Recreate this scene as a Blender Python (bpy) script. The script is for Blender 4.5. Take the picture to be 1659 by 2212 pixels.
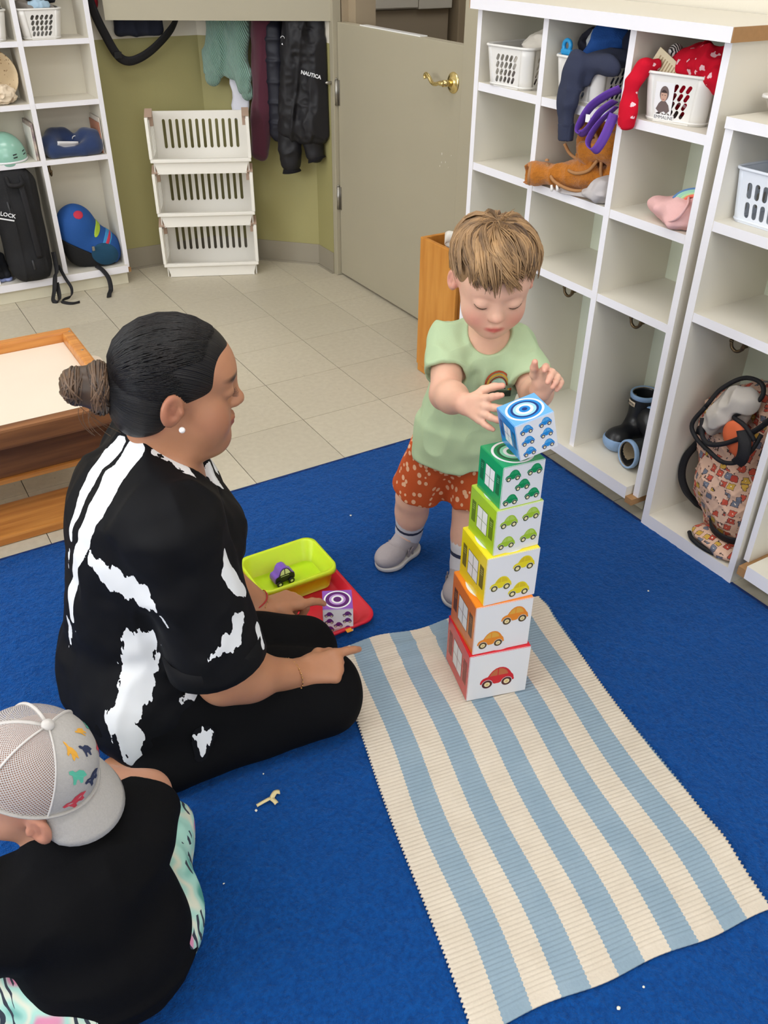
import bpy, bmesh, math, random
import numpy as np
from mathutils import Vector, Matrix
random.seed(7)
SC = bpy.context.scene
COL = SC.collection
for o in list(bpy.data.objects): bpy.data.objects.remove(o)
PI = math.pi

def lin(h):
    if isinstance(h, str):
        h = h.lstrip('#'); h = [int(h[i:i+2], 16)/255 for i in (0, 2, 4)]
    return tuple(c/12.92 if c <= .04045 else ((c+.055)/1.055)**2.4 for c in h)

# ---------------------------------------------------------------- camera
CAM = Vector((-1.13952, -3.61547, 1.41909))
yaw, pitch, roll = 0.549811, 0.598033, 0.012026
Fv = Vector((math.sin(yaw)*math.cos(pitch), math.cos(yaw)*math.cos(pitch), -math.sin(pitch)))
R0 = Vector((math.cos(yaw), -math.sin(yaw), 0)); U0 = R0.cross(Fv)
Rv = R0*math.cos(roll)+U0*math.sin(roll); Uv = U0*math.cos(roll)-R0*math.sin(roll)
cd = bpy.data.cameras.new('camera'); cam = bpy.data.objects.new('camera', cd); COL.objects.link(cam)
cd.sensor_fit = 'HORIZONTAL'; cd.sensor_width = 36; cd.lens = 36*1880.65/1659
cd.clip_start = .02
m = Matrix((Rv, Uv, -Fv)).transposed().to_4x4(); m.translation = CAM
cam.matrix_world = m
SC.camera = cam
# ---------------------------------------------------------------- exposure, world, light
SC.view_settings.view_transform = 'Standard'; SC.view_settings.look = 'None'
SC.view_settings.gamma = 1; SC.view_settings.use_curve_mapping = False
SC.view_settings.exposure = 0.0
W = bpy.data.worlds.new('world'); SC.world = W; W.use_nodes = True
W.node_tree.nodes['Background'].inputs[0].default_value = (.8, .9, 1, 1)
W.node_tree.nodes['Background'].inputs[1].default_value = 1.0
def area(name, loc, target, sx, sy, power, col):
    l = bpy.data.lights.new(name, 'AREA'); l.shape = 'RECTANGLE'; l.size = sx; l.size_y = sy
    l.energy = power; l.color = col
    o = bpy.data.objects.new(name, l); COL.objects.link(o); o.location = loc
    o.rotation_euler = (Vector(target)-Vector(loc)).to_track_quat('-Z', 'Y').to_euler()
    return o
# daylight through the windows of the left wall and of the wall behind the camera
area('window_daylight', (-3.86, -2.2, 1.65), (0, -2.2, 1.1), 2.6, 1.5, 75, (.93, .97, 1))
area('window_daylight', (-.9, -6.36, 1.75), (-.9, 0, 1.1), 3.0, 1.5, 36, (.95, .98, 1))
CEIL_E = 6.6

# ---------------------------------------------------------------- helpers
def nodemat(name):
    m = bpy.data.materials.new(name); m.use_nodes = True
    nt = m.node_tree; b = nt.nodes['Principled BSDF']
    return m, nt, b
def N(nt, t, **kw):
    n = nt.nodes.new(t)
    for k, v in kw.items():
        if k.startswith('i'):
            n.inputs[int(k[1:])].default_value = v
        else: setattr(n, k, v)
    return n
def Lk(nt, a, b): nt.links.new(a, b)
def math_n(nt, op, a, b=None):
    n = nt.nodes.new('ShaderNodeMath'); n.operation = op
    for i, x in enumerate((a, b)):
        if x is None: continue
        if isinstance(x, (int, float)): n.inputs[i].default_value = x
        else: nt.links.new(x, n.inputs[i])
    return n.outputs[0]
def mixc(nt, fac, a, b, blend='MIX'):
    n = nt.nodes.new('ShaderNodeMix'); n.data_type = 'RGBA'; n.blend_type = blend
    for sock, x in ((n.inputs[0], fac), (n.inputs[6], a), (n.inputs[7], b)):
        if isinstance(x, (int, float)): sock.default_value = x
        elif isinstance(x, tuple): sock.default_value = (*x[:3], 1)
        else: nt.links.new(x, sock)
    return n.outputs[2]
MATS = {}
def M(name, col, rough=.55, spec=.4, var=0, vscale=8, bump=0, bscale=60, metal=0, sheen=0, coat=0, stretch=None, col2=None, sss=0):
    if name in MATS: return MATS[name]
    m, nt, b = nodemat(name)
    c = lin(col)
    b.inputs['Base Color'].default_value = (*c, 1)
    b.inputs['Roughness'].default_value = rough
    b.inputs['Specular IOR Level'].default_value = spec
    b.inputs['Metallic'].default_value = metal
    if sheen: b.inputs['Sheen Weight'].default_value = sheen
    if coat: b.inputs['Coat Weight'].default_value = coat; b.inputs['Coat Roughness'].default_value = .15
    if sss:
        b.inputs['Subsurface Weight'].default_value = sss; b.inputs['Subsurface Radius'].default_value = (.012, .005, .003); b.inputs['Subsurface Scale'].default_value = 1
    if var or bump or col2:
        tc = N(nt, 'ShaderNodeTexCoord'); vec = tc.outputs['Object']
        if stretch:
            mp = N(nt, 'ShaderNodeMapping'); mp.inputs['Scale'].default_value = stretch; Lk(nt, vec, mp.inputs[0]); vec = mp.outputs[0]
    if var or col2:
        n = N(nt, 'ShaderNodeTexNoise'); n.inputs['Scale'].default_value = vscale; n.inputs['Detail'].default_value = 5
        Lk(nt, vec, n.inputs['Vector'])
        if col2:
            rp = N(nt, 'ShaderNodeMapRange'); rp.inputs[1].default_value = .35; rp.inputs[2].default_value = .65; Lk(nt, n.outputs['Fac'], rp.inputs[0])
            out = mixc(nt, rp.outputs[0], c, lin(col2))
        else:
            out = mixc(nt, n.outputs['Fac'], tuple(x*(1-var) for x in c), tuple(min(1, x*(1+var)) for x in c))
        Lk(nt, out, b.inputs['Base Color'])
    if bump:
        n2 = N(nt, 'ShaderNodeTexNoise'); n2.inputs['Scale'].default_value = bscale; n2.inputs['Detail'].default_value = 4
        Lk(nt, vec, n2.inputs['Vector'])
        bp = N(nt, 'ShaderNodeBump'); bp.inputs['Strength'].default_value = bump; bp.inputs['Distance'].default_value = .004
        Lk(nt, n2.outputs['Fac'], bp.inputs['Height']); Lk(nt, bp.outputs[0], b.inputs['Normal'])
    MATS[name] = m
    return m

class MB:
    """collects geometry of one mesh object"""
    def __init__(s): s.v = []; s.f = []; s.mi = []; s.sm = []
    def add(s, vs, fs, mi=0, smooth=False):
        o = len(s.v); s.v += [tuple(p) for p in vs]
        for f in fs: s.f.append([i+o for i in f]); s.mi.append(mi); s.sm.append(smooth)
    def box(s, x0, x1, y0, y1, z0, z1, mi=0, bev=0, rot=0, at=(0, 0, 0)):
        bm = bmesh.new(); bmesh.ops.create_cube(bm, size=1)
        for v in bm.verts: v.co = Vector(((x0+x1)/2+v.co.x*(x1-x0), (y0+y1)/2+v.co.y*(y1-y0), (z0+z1)/2+v.co.z*(z1-z0)))
        if bev: bmesh.ops.bevel(bm, geom=bm.edges[:], offset=bev, segments=2, affect='EDGES', profile=.6)
        if rot or at != (0, 0, 0): bmesh.ops.transform(bm, matrix=Matrix.Translation(at) @ Matrix.Rotation(rot, 4, 'Z'), verts=bm.verts[:])
        s.bm(bm, mi)
    def bm(s, bm, mi=0, smooth=False):
        bm.verts.index_update()
        s.add([v.co.copy() for v in bm.verts], [[v.index for v in f.verts] for f in bm.faces], mi, smooth); bm.free()
    def mesh(s, me, M4=None, mi=0, smooth=False):
        vs = [v.co.copy() for v in me.vertices]
        if M4 is not None: vs = [M4 @ v for v in vs]
        s.add(vs, [list(p.vertices) for p in me.polygons], mi, smooth)
    def prism(s, poly, z0, z1, mi=0, M4=None):
        n = len(poly)
        vs = [Vector((x, y, z0)) for x, y in poly]+[Vector((x, y, z1)) for x, y in poly]
        if M4 is not None: vs = [M4 @ v for v in vs]
        fs = [list(range(n))[::-1], list(range(n, 2*n))]+[[i, (i+1) % n, n+(i+1) % n, n+i] for i in range(n)]
        s.add(vs, fs, mi)
    def tube(s, pts, r, seg=10, mi=0, closed=False, cap=True, flat=1.0, up=None):
        pts = [Vector(p) for p in pts]; n = len(pts)
        rs = r if hasattr(r, '__len__') else [r]*n
        T = []
        for i in range(n):
            a = pts[(i-1) % n] if closed or i > 0 else pts[0]; b = pts[(i+1) % n] if closed or i < n-1 else pts[-1]
            T.append((b-a).normalized())
        nv = Vector(up) if up else Vector((0, 0, 1))
        if abs(nv.dot(T[0])) > .95: nv = Vector((1, 0, 0))
        vs = []
        for i in range(n):
            nv = (nv-T[i]*nv.dot(T[i]))
            nv = nv.normalized() if nv.length > 1e-6 else T[i].orthogonal().normalized()
            bn = T[i].cross(nv)
            for k in range(seg):
                a = 2*PI*k/seg
                vs.append(pts[i]+(nv*math.cos(a)*flat+bn*math.sin(a))*rs[i])
            if up: nv = Vector(up)
        fs = []
        for i in range(n if closed else n-1):
            j = (i+1) % n
            for k in range(seg):
                k2 = (k+1) % seg; fs.append([i*seg+k, i*seg+k2, j*seg+k2, j*seg+k])
        if cap and not closed: fs += [list(range(seg))[::-1], [(n-1)*seg+k for k in range(seg)]]
        s.add(vs, fs, mi, True)
    def lathe(s, prof, seg=24, mi=0, M4=None, closed=False):
        vs = []; n = len(prof)
        for k in range(seg):
            a = 2*PI*k/seg
            for r, z in prof: vs.append(Vector((r*math.cos(a), r*math.sin(a), z)))
        if M4 is not None: vs = [M4 @ v for v in vs]
        fs = []
        for k in range(seg):
            k2 = (k+1) % seg
            for i in range(n if closed else n-1):
                j = (i+1) % n
                fs.append([k*n+i, k2*n+i, k2*n+j, k*n+j])
        s.add(vs, fs, mi, True)
    def grid(s, P, mi=0, smooth=True, thick=0):
        """P: array (a,b,3); thick gives it a back side"""
        a, b = P.shape[:2]; vs = [tuple(p) for p in P.reshape(-1, 3)]
        fs = [[i*b+j, (i+1)*b+j, (i+1)*b+j+1, i*b+j+1] for i in range(a-1) for j in range(b-1)]
        if thick:
            du = np.gradient(P, axis=0); dv = np.gradient(P, axis=1); nn = np.cross(du, dv); nn /= np.linalg.norm(nn, axis=2, keepdims=True)+1e-9
            Q = P-nn*thick; o = a*b; vs += [tuple(p) for p in Q.reshape(-1, 3)]
            fs += [[q+o for q in f[::-1]] for f in fs]
            ring = [i*b for i in range(a)]+[(a-1)*b+j for j in range(1, b)]+[i*b+b-1 for i in range(a-2, -1, -1)]+[j for j in range(b-2, 0, -1)]
            fs += [[ring[(i+1) % len(ring)], ring[i], ring[i]+o, ring[(i+1) % len(ring)]+o] for i in range(len(ring))]
        s.add(vs, fs, mi, smooth)
    def make(s, name):
        me = bpy.data.meshes.new(name)
        me.from_pydata([tuple(v) for v in s.v], [], s.f)
        me.polygons.foreach_set('material_index', s.mi); me.polygons.foreach_set('use_smooth', s.sm)
        me.update(); return me

def obj(name, src, mats, parent=None, **props):
    """link ONE mesh object; src is an MB or a mesh in world coordinates (in the parent's when local=1)"""
    local = props.pop('local', 0)
    me = src.make(name) if isinstance(src, MB) else src
    o = bpy.data.objects.new(name, me); COL.objects.link(o)
    for mt in (mats if isinstance(mats, (list, tuple)) else [mats]): me.materials.append(mt)
    if parent is not None:
        if not local: me.transform(world_of(parent).inverted())
        o.parent = parent
    elif not local:
        c = sum((v.co for v in me.vertices), Vector())/max(1, len(me.vertices)); c.z = min(v.co.z for v in me.vertices)
        me.transform(Matrix.Translation(-c)); o.location = c
    tag(o, **props)
    return o
def world_of(o):
    mm = Matrix.Translation(o.location) @ o.rotation_euler.to_matrix().to_4x4()
    return world_of(o.parent) @ mm if o.parent else mm
def tag(o, label=None, cat=None, group=None, kind=None):
    if label: o['label'] = label
    if cat: o['category'] = cat
    if group: o['group'] = group
    if kind: o['kind'] = kind
    return o
def thing(name, label, cat, loc=(0, 0, 0), rz=0, group=None, rot=None, kind=None):
    o = bpy.data.objects.new(name, None); COL.objects.link(o); o.location = loc
    o.rotation_euler = rot if rot else (0, 0, rz); o.empty_display_size = .05
    return tag(o, label, cat, group, kind)
def copy_tree(o, parent=None):
    c = o.copy(); COL.objects.link(c); c.parent = parent
    for ch in list(o.children): copy_tree(ch, c)
    return c
def smooth(o):
    for p in o.data.polygons: p.use_smooth = True
    return o
def spl(pts, n=8, closed=False):
    """Catmull-Rom through pts"""
    P = [np.array(p, float) for p in pts]; m = len(P); out = []
    for i in range(m if closed else m-1):
        p0 = P[(i-1) % m] if closed or i > 0 else 2*P[0]-P[1]; p1 = P[i]; p2 = P[(i+1) % m]
        p3 = P[(i+2) % m] if closed or i < m-2 else 2*P[-1]-P[-2]
        for k in range(n):
            t = k/n; out.append(.5*((2*p1)+(-p0+p2)*t+(2*p0-5*p1+4*p2-p3)*t*t+(-p0+3*p1-3*p2+p3)*t**3))
    if not closed: out.append(P[-1])
    return out
def flat_mesh(loops, ext, name='panel', bev=0):
    """flat plate with holes: first loop is the outline; centred on z=0, thickness 2*ext"""
    cu = bpy.data.curves.new(name, 'CURVE'); cu.dimensions = '2D'; cu.fill_mode = 'BOTH'; cu.extrude = ext; cu.bevel_depth = bev; cu.bevel_resolution = 1
    for lp in loops:
        sp = cu.splines.new('POLY'); sp.points.add(len(lp)-1); sp.use_cyclic_u = True
        for p, q in zip(sp.points, lp): p.co = (q[0], q[1], 0, 1)
    o = bpy.data.objects.new(name, cu); COL.objects.link(o)
    dg = bpy.context.evaluated_depsgraph_get(); me = bpy.data.meshes.new_from_object(o.evaluated_get(dg))
    bpy.data.objects.remove(o); bpy.data.curves.remove(cu); return me
def text_mesh(s, size, ext=.0002, bold=0):
    cu = bpy.data.curves.new('text', 'FONT'); cu.body = s; cu.size = size; cu.extrude = ext; cu.align_x = 'CENTER'; cu.align_y = 'CENTER'; cu.offset = bold; cu.resolution_u = 2
    o = bpy.data.objects.new('text', cu); COL.objects.link(o)
    dg = bpy.context.evaluated_depsgraph_get(); me = bpy.data.meshes.new_from_object(o.evaluated_get(dg))
    bpy.data.objects.remove(o); bpy.data.curves.remove(cu); return me
def frame(o, x, y):
    """matrix with origin o, x axis x, y axis made orthogonal, z = x cross y"""
    x = Vector(x).normalized(); y = Vector(y); y = (y-x*y.dot(x)).normalized(); z = x.cross(y)
    m4 = Matrix((x, y, z)).transposed().to_4x4(); m4.translation = Vector(o); return m4
def nz(P, sc, seed=0):
    """value noise, numpy, -1..1"""
    Q = np.asarray(P, dtype=np.float64)*sc+seed*17.31; I = np.floor(Q).astype(np.int64); f = Q-I; f = f*f*(3-2*f)
    def h(i, j, k):
        x = (i*374761393+j*668265263+k*2147483647+seed*974711) & 0xffffffff
        x = ((x ^ (x >> 13))*1274126177) & 0xffffffff; x = x ^ (x >> 16)
        return (x & 0xffff)/32767.5-1
    i, j, k = I[..., 0], I[..., 1], I[..., 2]; u, v, w = f[..., 0], f[..., 1], f[..., 2]
    a = h(i, j, k)*(1-u)+h(i+1, j, k)*u; b = h(i, j+1, k)*(1-u)+h(i+1, j+1, k)*u
    c = h(i, j, k+1)*(1-u)+h(i+1, j, k+1)*u; d = h(i, j+1, k+1)*(1-u)+h(i+1, j+1, k+1)*u
    return (a*(1-v)+b*v)*(1-w)+(c*(1-v)+d*v)*w

# ---------------------------------------------------------------- signed-distance sculpting
def A(*p): return np.array(p, np.float32)
def rc(a, b, r1, r2=None):
    """tapered capsule"""
    a = np.array(a, np.float32); b = np.array(b, np.float32); r2 = r1 if r2 is None else r2
    ba = b-a; l2 = float(ba@ba)+1e-12; rr = r1-r2
    def fn(P):
        t = np.clip((P-a)@ba/l2, 0, 1)
        return np.linalg.norm(P-a-t[..., None]*ba, axis=-1)-(r1-rr*t)
    return fn
def chain(pts, rs): return [rc(pts[i], pts[i+1], rs[i], rs[i+1]) for i in range(len(pts)-1)]
def ell(c, r, Rm=None):
    c = np.array(c, np.float32); r = np.array(r, np.float32)
    Rm = None if Rm is None else np.array(Rm, np.float32)
    def fn(P):
        q = P-c
        if Rm is not None: q = q@Rm
        k0 = np.linalg.norm(q/r, axis=-1); k1 = np.linalg.norm(q/(r*r), axis=-1)+1e-9
        return k0*(k0-1)/k1
    return fn
def rbox(c, hs, rad, Rm=None):
    c = np.array(c, np.float32); hs = np.array(hs, np.float32)-rad
    Rm = None if Rm is None else np.array(Rm, np.float32)
    def fn(P):
        q = P-c
        if Rm is not None: q = q@Rm
        q = np.abs(q)-hs
        return np.linalg.norm(np.maximum(q, 0), axis=-1)+np.minimum(q.max(-1), 0)-rad
    return fn
def cone(a, b, r1, r2, rnd=.004):
    """flat ended tapered tube"""
    a = np.array(a, np.float32); b = np.array(b, np.float32); ba = b-a; L = float(np.linalg.norm(ba)); ba = ba/L
    def fn(P):
        q = P-a; t = q@ba; rad = np.linalg.norm(q-t[..., None]*ba, axis=-1)-(r1+(r2-r1)*np.clip(t/L, 0, 1)); ax = np.abs(t-L/2)-L/2
        d = np.stack([rad+rnd, ax+rnd], -1)
        return np.linalg.norm(np.maximum(d, 0), axis=-1)+np.minimum(d.max(-1), 0)-rnd
    return fn
def half(p, n):
    """half space: inside where (P-p).n < 0"""
    p = np.array(p, np.float32); n = np.array(n, np.float32); n = n/np.linalg.norm(n)
    return lambda P: (P-p)@n
class Sculpt:
    def __init__(s): s.ops = []
    def u(s, fns, k=.02):
        for f in (fns if isinstance(fns, list) else [fns]): s.ops.append(('u', f, k))
        return s
    def sub(s, f, k=.005): s.ops.append(('s', f, k)); return s
    def inter(s, f, k=.003): s.ops.append(('i', f, k)); return s
    def disp(s, f): s.ops.append(('d', f, 0)); return s
    def copy(s): t = Sculpt(); t.ops = list(s.ops); return t
    @staticmethod
    def comb(op, d, e, k):
        if op == 's': e = -e
        if op == 'u':
            h = np.maximum(k-np.abs(d-e), 0); return np.minimum(d, e)-h*h/(4*k)
        h = np.maximum(k-np.abs(d-e), 0); return np.maximum(d, e)+h*h/(4*k)
    def eval(s, P):
        d = np.full(P.shape[:-1], 9., np.float32)
        for op, f, k in s.ops: d = d+f(P) if op == 'd' else s.comb(op, d, f(P), k)
        return d
    def build(s, name, lo, hi, h):
        B = 8; lo = np.array(lo, np.float32); hi = np.array(hi, np.float32)
        nb = np.ceil((hi-lo)/(h*B)).astype(int)+1; n = nb*B
        ib = np.stack(np.meshgrid(*[np.arange(q) for q in nb], indexing='ij'), -1).reshape(-1, 3)
        cen = (lo+(ib*B+(B-1)/2)*h).astype(np.float32); rad = h*B*.87
        dc = np.full(len(cen), 9., np.float32); each = []
        for op, f, k in s.ops:
            e = f(cen); each.append(e); dc = dc+e if op == 'd' else s.comb(op, dc, e, k)
        act = np.abs(dc) < rad*1.6+.012; ia = ib[act]
        loc = np.stack(np.meshgrid(*[np.arange(B)]*3, indexing='ij'), -1).reshape(-1, 3)
        D = np.empty(tuple(n), np.float32)
        Dv = D.reshape(nb[0], B, nb[1], B, nb[2], B).transpose(0, 2, 4, 1, 3, 5)
        Dv[...] = np.where(dc < 0, -1, 1).reshape(tuple(nb))[..., None, None, None]
        P = (lo+(ia[:, None, :]*B+loc[None])*h).astype(np.float32)
        d = np.full(P.shape[:2], 9., np.float32)
        for (op, f, k), e in zip(s.ops, each):
            e = e[act]; mk = (e > -(k+2*h+rad)*1.8) if op == 'i' else (np.ones(len(e), bool) if op == 'd' else e < (k+2*h+rad)*1.8)
            if not mk.any(): continue
            v = f(P[mk]); d[mk] = d[mk]+v if op == 'd' else s.comb(op, d[mk], v, k)
        Dv[ia[:, 0], ia[:, 1], ia[:, 2]] = d.reshape(-1, B, B, B)
        return nets(D, lo, h, name)
def nets(D, lo, h, name):
    S = D < 0; n = np.array(D.shape)
    c = [S[i:n[0]-1+i, j:n[1]-1+j, k:n[2]-1+k] for i in (0, 1) for j in (0, 1) for k in (0, 1)]
    allv = c[0].copy(); anyv = c[0].copy()
    for q in c[1:]: allv &= q; anyv |= q
    cells = np.argwhere(anyv & ~allv)
    idx = np.full(tuple(n-1), -1, np.int32); idx[tuple(cells.T)] = np.arange(len(cells))
    offs = np.array([(i, j, k) for i in (0, 1) for j in (0, 1) for k in (0, 1)])
    vals = np.stack([D[tuple((cells+o).T)] for o in offs], 1)
    acc = np.zeros((len(cells), 3)); cnt = np.zeros(len(cells))
    for a in range(8):
        for b in range(a+1, 8):
            if abs(offs[a]-offs[b]).sum() != 1: continue
            va, vb = vals[:, a], vals[:, b]; mk = (va < 0) != (vb < 0)
            t = np.where(mk, va/np.where(mk, va-vb, 1), 0)
            acc += np.where(mk[:, None], offs[a]+t[:, None]*(offs[b]-offs[a]), 0); cnt += mk
    V = lo+(cells+acc/cnt[:, None])*h
    F = []
    for ax in range(3):
        b1, b2 = [(1, 2), (2, 0), (0, 1)][ax]
        sl0 = [slice(1, q-1) for q in n]; sl1 = list(sl0); sl0[ax] = slice(0, n[ax]-1); sl1[ax] = slice(1, n[ax])
        s0, s1 = S[tuple(sl0)], S[tuple(sl1)]
        e = np.argwhere(s0 != s1); base = e+1; base[:, ax] -= 1
        ins = S[tuple(base.T)]
        e1 = np.zeros(3, int); e1[b1] = 1; e2 = np.zeros(3, int); e2[b2] = 1
        q = np.stack([idx[tuple((base-a).T)] for a in (e1+e2, e2, 0*e1, e1)], 1)
        q[~ins] = q[~ins][:, ::-1]; F.append(q)
    F = np.concatenate(F); F = F[(F >= 0).all(1)]
    me = bpy.data.meshes.new(name)
    me.vertices.add(len(V)); me.vertices.foreach_set('co', V.astype(np.float32).ravel())
    me.loops.add(len(F)*4); me.loops.foreach_set('vertex_index', F.astype(np.int32).ravel())
    me.polygons.add(len(F)); me.polygons.foreach_set('loop_start', np.arange(0, len(F)*4, 4, dtype=np.int32))
    me.polygons.foreach_set('use_smooth', np.ones(len(F), bool))
    me.update(calc_edges=True); return me
def verts(me):
    a = np.empty(len(me.vertices)*3, np.float32); me.vertices.foreach_get('co', a); return a.reshape(-1, 3)
def attr(me, name, vals):
    at = me.attributes.new(name, 'FLOAT', 'POINT'); at.data.foreach_set('value', np.asarray(vals, np.float32).ravel())
def attr_out(nt, name):
    n = N(nt, 'ShaderNodeAttribute'); n.attribute_name = name; return n.outputs['Fac']
# ---------------------------------------------------------------- materials of the room
T = .3048
m_tile, nt, b = nodemat('vinyl_tile')
tc = N(nt, 'ShaderNodeTexCoord'); oi = N(nt, 'ShaderNodeObjectInfo')
mp = N(nt, 'ShaderNodeVectorMath', operation='ADD'); Lk(nt, tc.outputs['Object'], mp.inputs[0])
cx = N(nt, 'ShaderNodeCombineXYZ'); Lk(nt, math_n(nt, 'MULTIPLY', oi.outputs['Random'], 40.), cx.inputs[0]); Lk(nt, cx.outputs[0], mp.inputs[1])
n1 = N(nt, 'ShaderNodeTexNoise'); n1.inputs['Scale'].default_value = 55; n1.inputs['Detail'].default_value = 6; Lk(nt, mp.outputs[0], n1.inputs['Vector'])
n2 = N(nt, 'ShaderNodeTexNoise'); n2.inputs['Scale'].default_value = 5; n2.inputs['Detail'].default_value = 3; Lk(nt, mp.outputs[0], n2.inputs['Vector'])
st = N(nt, 'ShaderNodeMapping'); st.inputs['Scale'].default_value = (110, 34, 30); st.inputs['Rotation'].default_value = (0, 0, .6); Lk(nt, mp.outputs[0], st.inputs[0])
n3 = N(nt, 'ShaderNodeTexNoise'); n3.inputs['Scale'].default_value = 1; Lk(nt, st.outputs[0], n3.inputs['Vector'])
r3 = N(nt, 'ShaderNodeMapRange'); r3.inputs[1].default_value = .68; r3.inputs[2].default_value = .78; Lk(nt, n3.outputs['Fac'], r3.inputs[0])
c = mixc(nt, n1.outputs['Fac'], lin('b9b09c'), lin('d3cbb8'))
c = mixc(nt, math_n(nt, 'MULTIPLY', n2.outputs['Fac'], .35), c, lin('bdb49f'))
c = mixc(nt, math_n(nt, 'MULTIPLY', r3.outputs[0], .45), c, lin('8d8473'))
hv = N(nt, 'ShaderNodeHueSaturation'); Lk(nt, c, hv.inputs['Color']); Lk(nt, math_n(nt, 'ADD', math_n(nt, 'MULTIPLY', oi.outputs['Random'], .1), .95), hv.inputs['Value'])
Lk(nt, hv.outputs[0], b.inputs['Base Color']); b.inputs['Roughness'].default_value = .42; b.inputs['Specular IOR Level'].default_value = .4
m_joint = M('tile_joint', '4a4236', .9)
m_wall_w = M('wall_white_paint', 'ded7c8', .7, bump=.08, bscale=220)
m_green = M('wall_olive_paint', 'a19a68', .6, bump=.08, bscale=220, var=.04, vscale=3)
m_base = M('grey_rubber_base', '989080', .55)
m_door = M('door_putty_paint', 'aca48f', .5, bump=.06, bscale=300, var=.03, vscale=4)
m_brass = M('polished_brass', 'e6d193', .24, metal=1)
m_steel = M('dull_steel', 'a9a6a0', .35, metal=1)
m_white = M('white_melamine', 'e2dccf', .45, var=.02, vscale=5)
m_back = M('cubby_back_greenish', 'd9decb', .5); m_back2 = M('cubby_back_cream', 'dcd5c4', .5)
m_edge = M('white_edge_banding', 'edebf1', .4)
m_brown = M('raw_particle_board', 'a67d52', .8, var=.15, vscale=90)
m_bronze = M('aged_bronze', '6b5b45', .35, metal=.9)
m_ceil = M('ceiling_white', 'eeeae2', .9)
m_hall = M('hall_taupe', '8d8172', .8)
m_tan = M('tan_jamb', 'a7967d', .6)
m_plinth = M('painted_plinth', 'd6d0bb', .6, var=.03)

# ---------------------------------------------------------------- floor, carpet
mb = MB(); mb.box(-3.8, 2.6, -6.3, .75, -.12, -.0025)
floor = obj('floor', mb, m_joint, kind='structure')
mb = MB(); mb.box(-T/2+.001, T/2-.001, -T/2+.001, T/2-.001, -.0025, 0, bev=.0008)
tile_me = mb.make('floor_tile'); tile_me.materials.append(m_tile)
fw = world_of(floor).inverted()
for i in range(-12, 6):
    for j in range(-14, 3):
        x, y = (i+.5)*T, (j+.5)*T
        if x < -2.2 or (x > .95 and y < -1): continue
        if y < -1.9 and x < .25: continue
        if y > .65: continue
        o = bpy.data.objects.new('floor_tile', tile_me); COL.objects.link(o); o.parent = floor; o.location = fw @ Vector((x, y, 0))
m_carpet, nt, b = nodemat('blue_carpet')
tc = N(nt, 'ShaderNodeTexCoord')
n1 = N(nt, 'ShaderNodeTexNoise'); n1.inputs['Scale'].default_value = 130; n1.inputs['Detail'].default_value = 3; Lk(nt, tc.outputs['Object'], n1.inputs['Vector'])
n2 = N(nt, 'ShaderNodeTexNoise'); n2.inputs['Scale'].default_value = 7; n2.inputs['Detail'].default_value = 4; Lk(nt, tc.outputs['Object'], n2.inputs['Vector'])
n4 = N(nt, 'ShaderNodeTexNoise'); n4.inputs['Scale'].default_value = 420; n4.inputs['Detail'].default_value = 2; Lk(nt, tc.outputs['Object'], n4.inputs['Vector'])
rr = N(nt, 'ShaderNodeMapRange'); rr.inputs[1].default_value = .3; rr.inputs[2].default_value = .7; Lk(nt, n1.outputs['Fac'], rr.inputs[0])
c = mixc(nt, rr.outputs[0], lin('033473'), lin('0b4d97'))
c = mixc(nt, math_n(nt, 'MULTIPLY', n2.outputs['Fac'], .6), c, lin('07438a'))
Lk(nt, c, b.inputs['Base Color']); b.inputs['Roughness'].default_value = .95; b.inputs['Specular IOR Level'].default_value = .1
b.inputs['Sheen Weight'].default_value = .25; b.inputs['Sheen Tint'].default_value = (.3, .55, 1, 1)
bp = N(nt, 'ShaderNodeBump'); bp.inputs['Strength'].default_value = .9; bp.inputs['Distance'].default_value = .006
Lk(nt, math_n(nt, 'ADD', n1.outputs['Fac'], math_n(nt, 'MULTIPLY', n4.outputs['Fac'], .5)), bp.inputs['Height']); Lk(nt, bp.outputs[0], b.inputs['Normal'])
CZ = .006
xs = np.concatenate([np.linspace(-3.2, -1.65, 12)[:-1], np.linspace(-1.65, .557, 300)])
ys = np.concatenate([np.linspace(-5.2, -3.35, 12)[:-1], np.linspace(-3.35, -1.525, 250)])
G = np.stack(np.meshgrid(xs, ys, indexing='ij'), -1); Z = CZ-.0022+.0016*nz(np.dstack([G, 0*G[..., :1]]), 70, 3)+.0012*nz(np.dstack([G, 0*G[..., :1]]), 150, 5)
mb = MB(); mb.grid(np.dstack([G, Z]), thick=0)
carpet = thing('carpet', 'large bright blue carpet covering the floor in front of the cubbies', 'carpet', (-1, -3, 0))
obj('carpet_pile', mb, m_carpet, carpet)
mb = MB()
mb.box(-3.2, .559, -1.527, -1.519, .0003, CZ-.001, bev=.0015); mb.box(.552, .56, -5.2, -1.519, .0003, CZ-.001, bev=.0015)
obj('binding', mb, M('carpet_binding', '0d2c63', .9), carpet)

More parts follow.
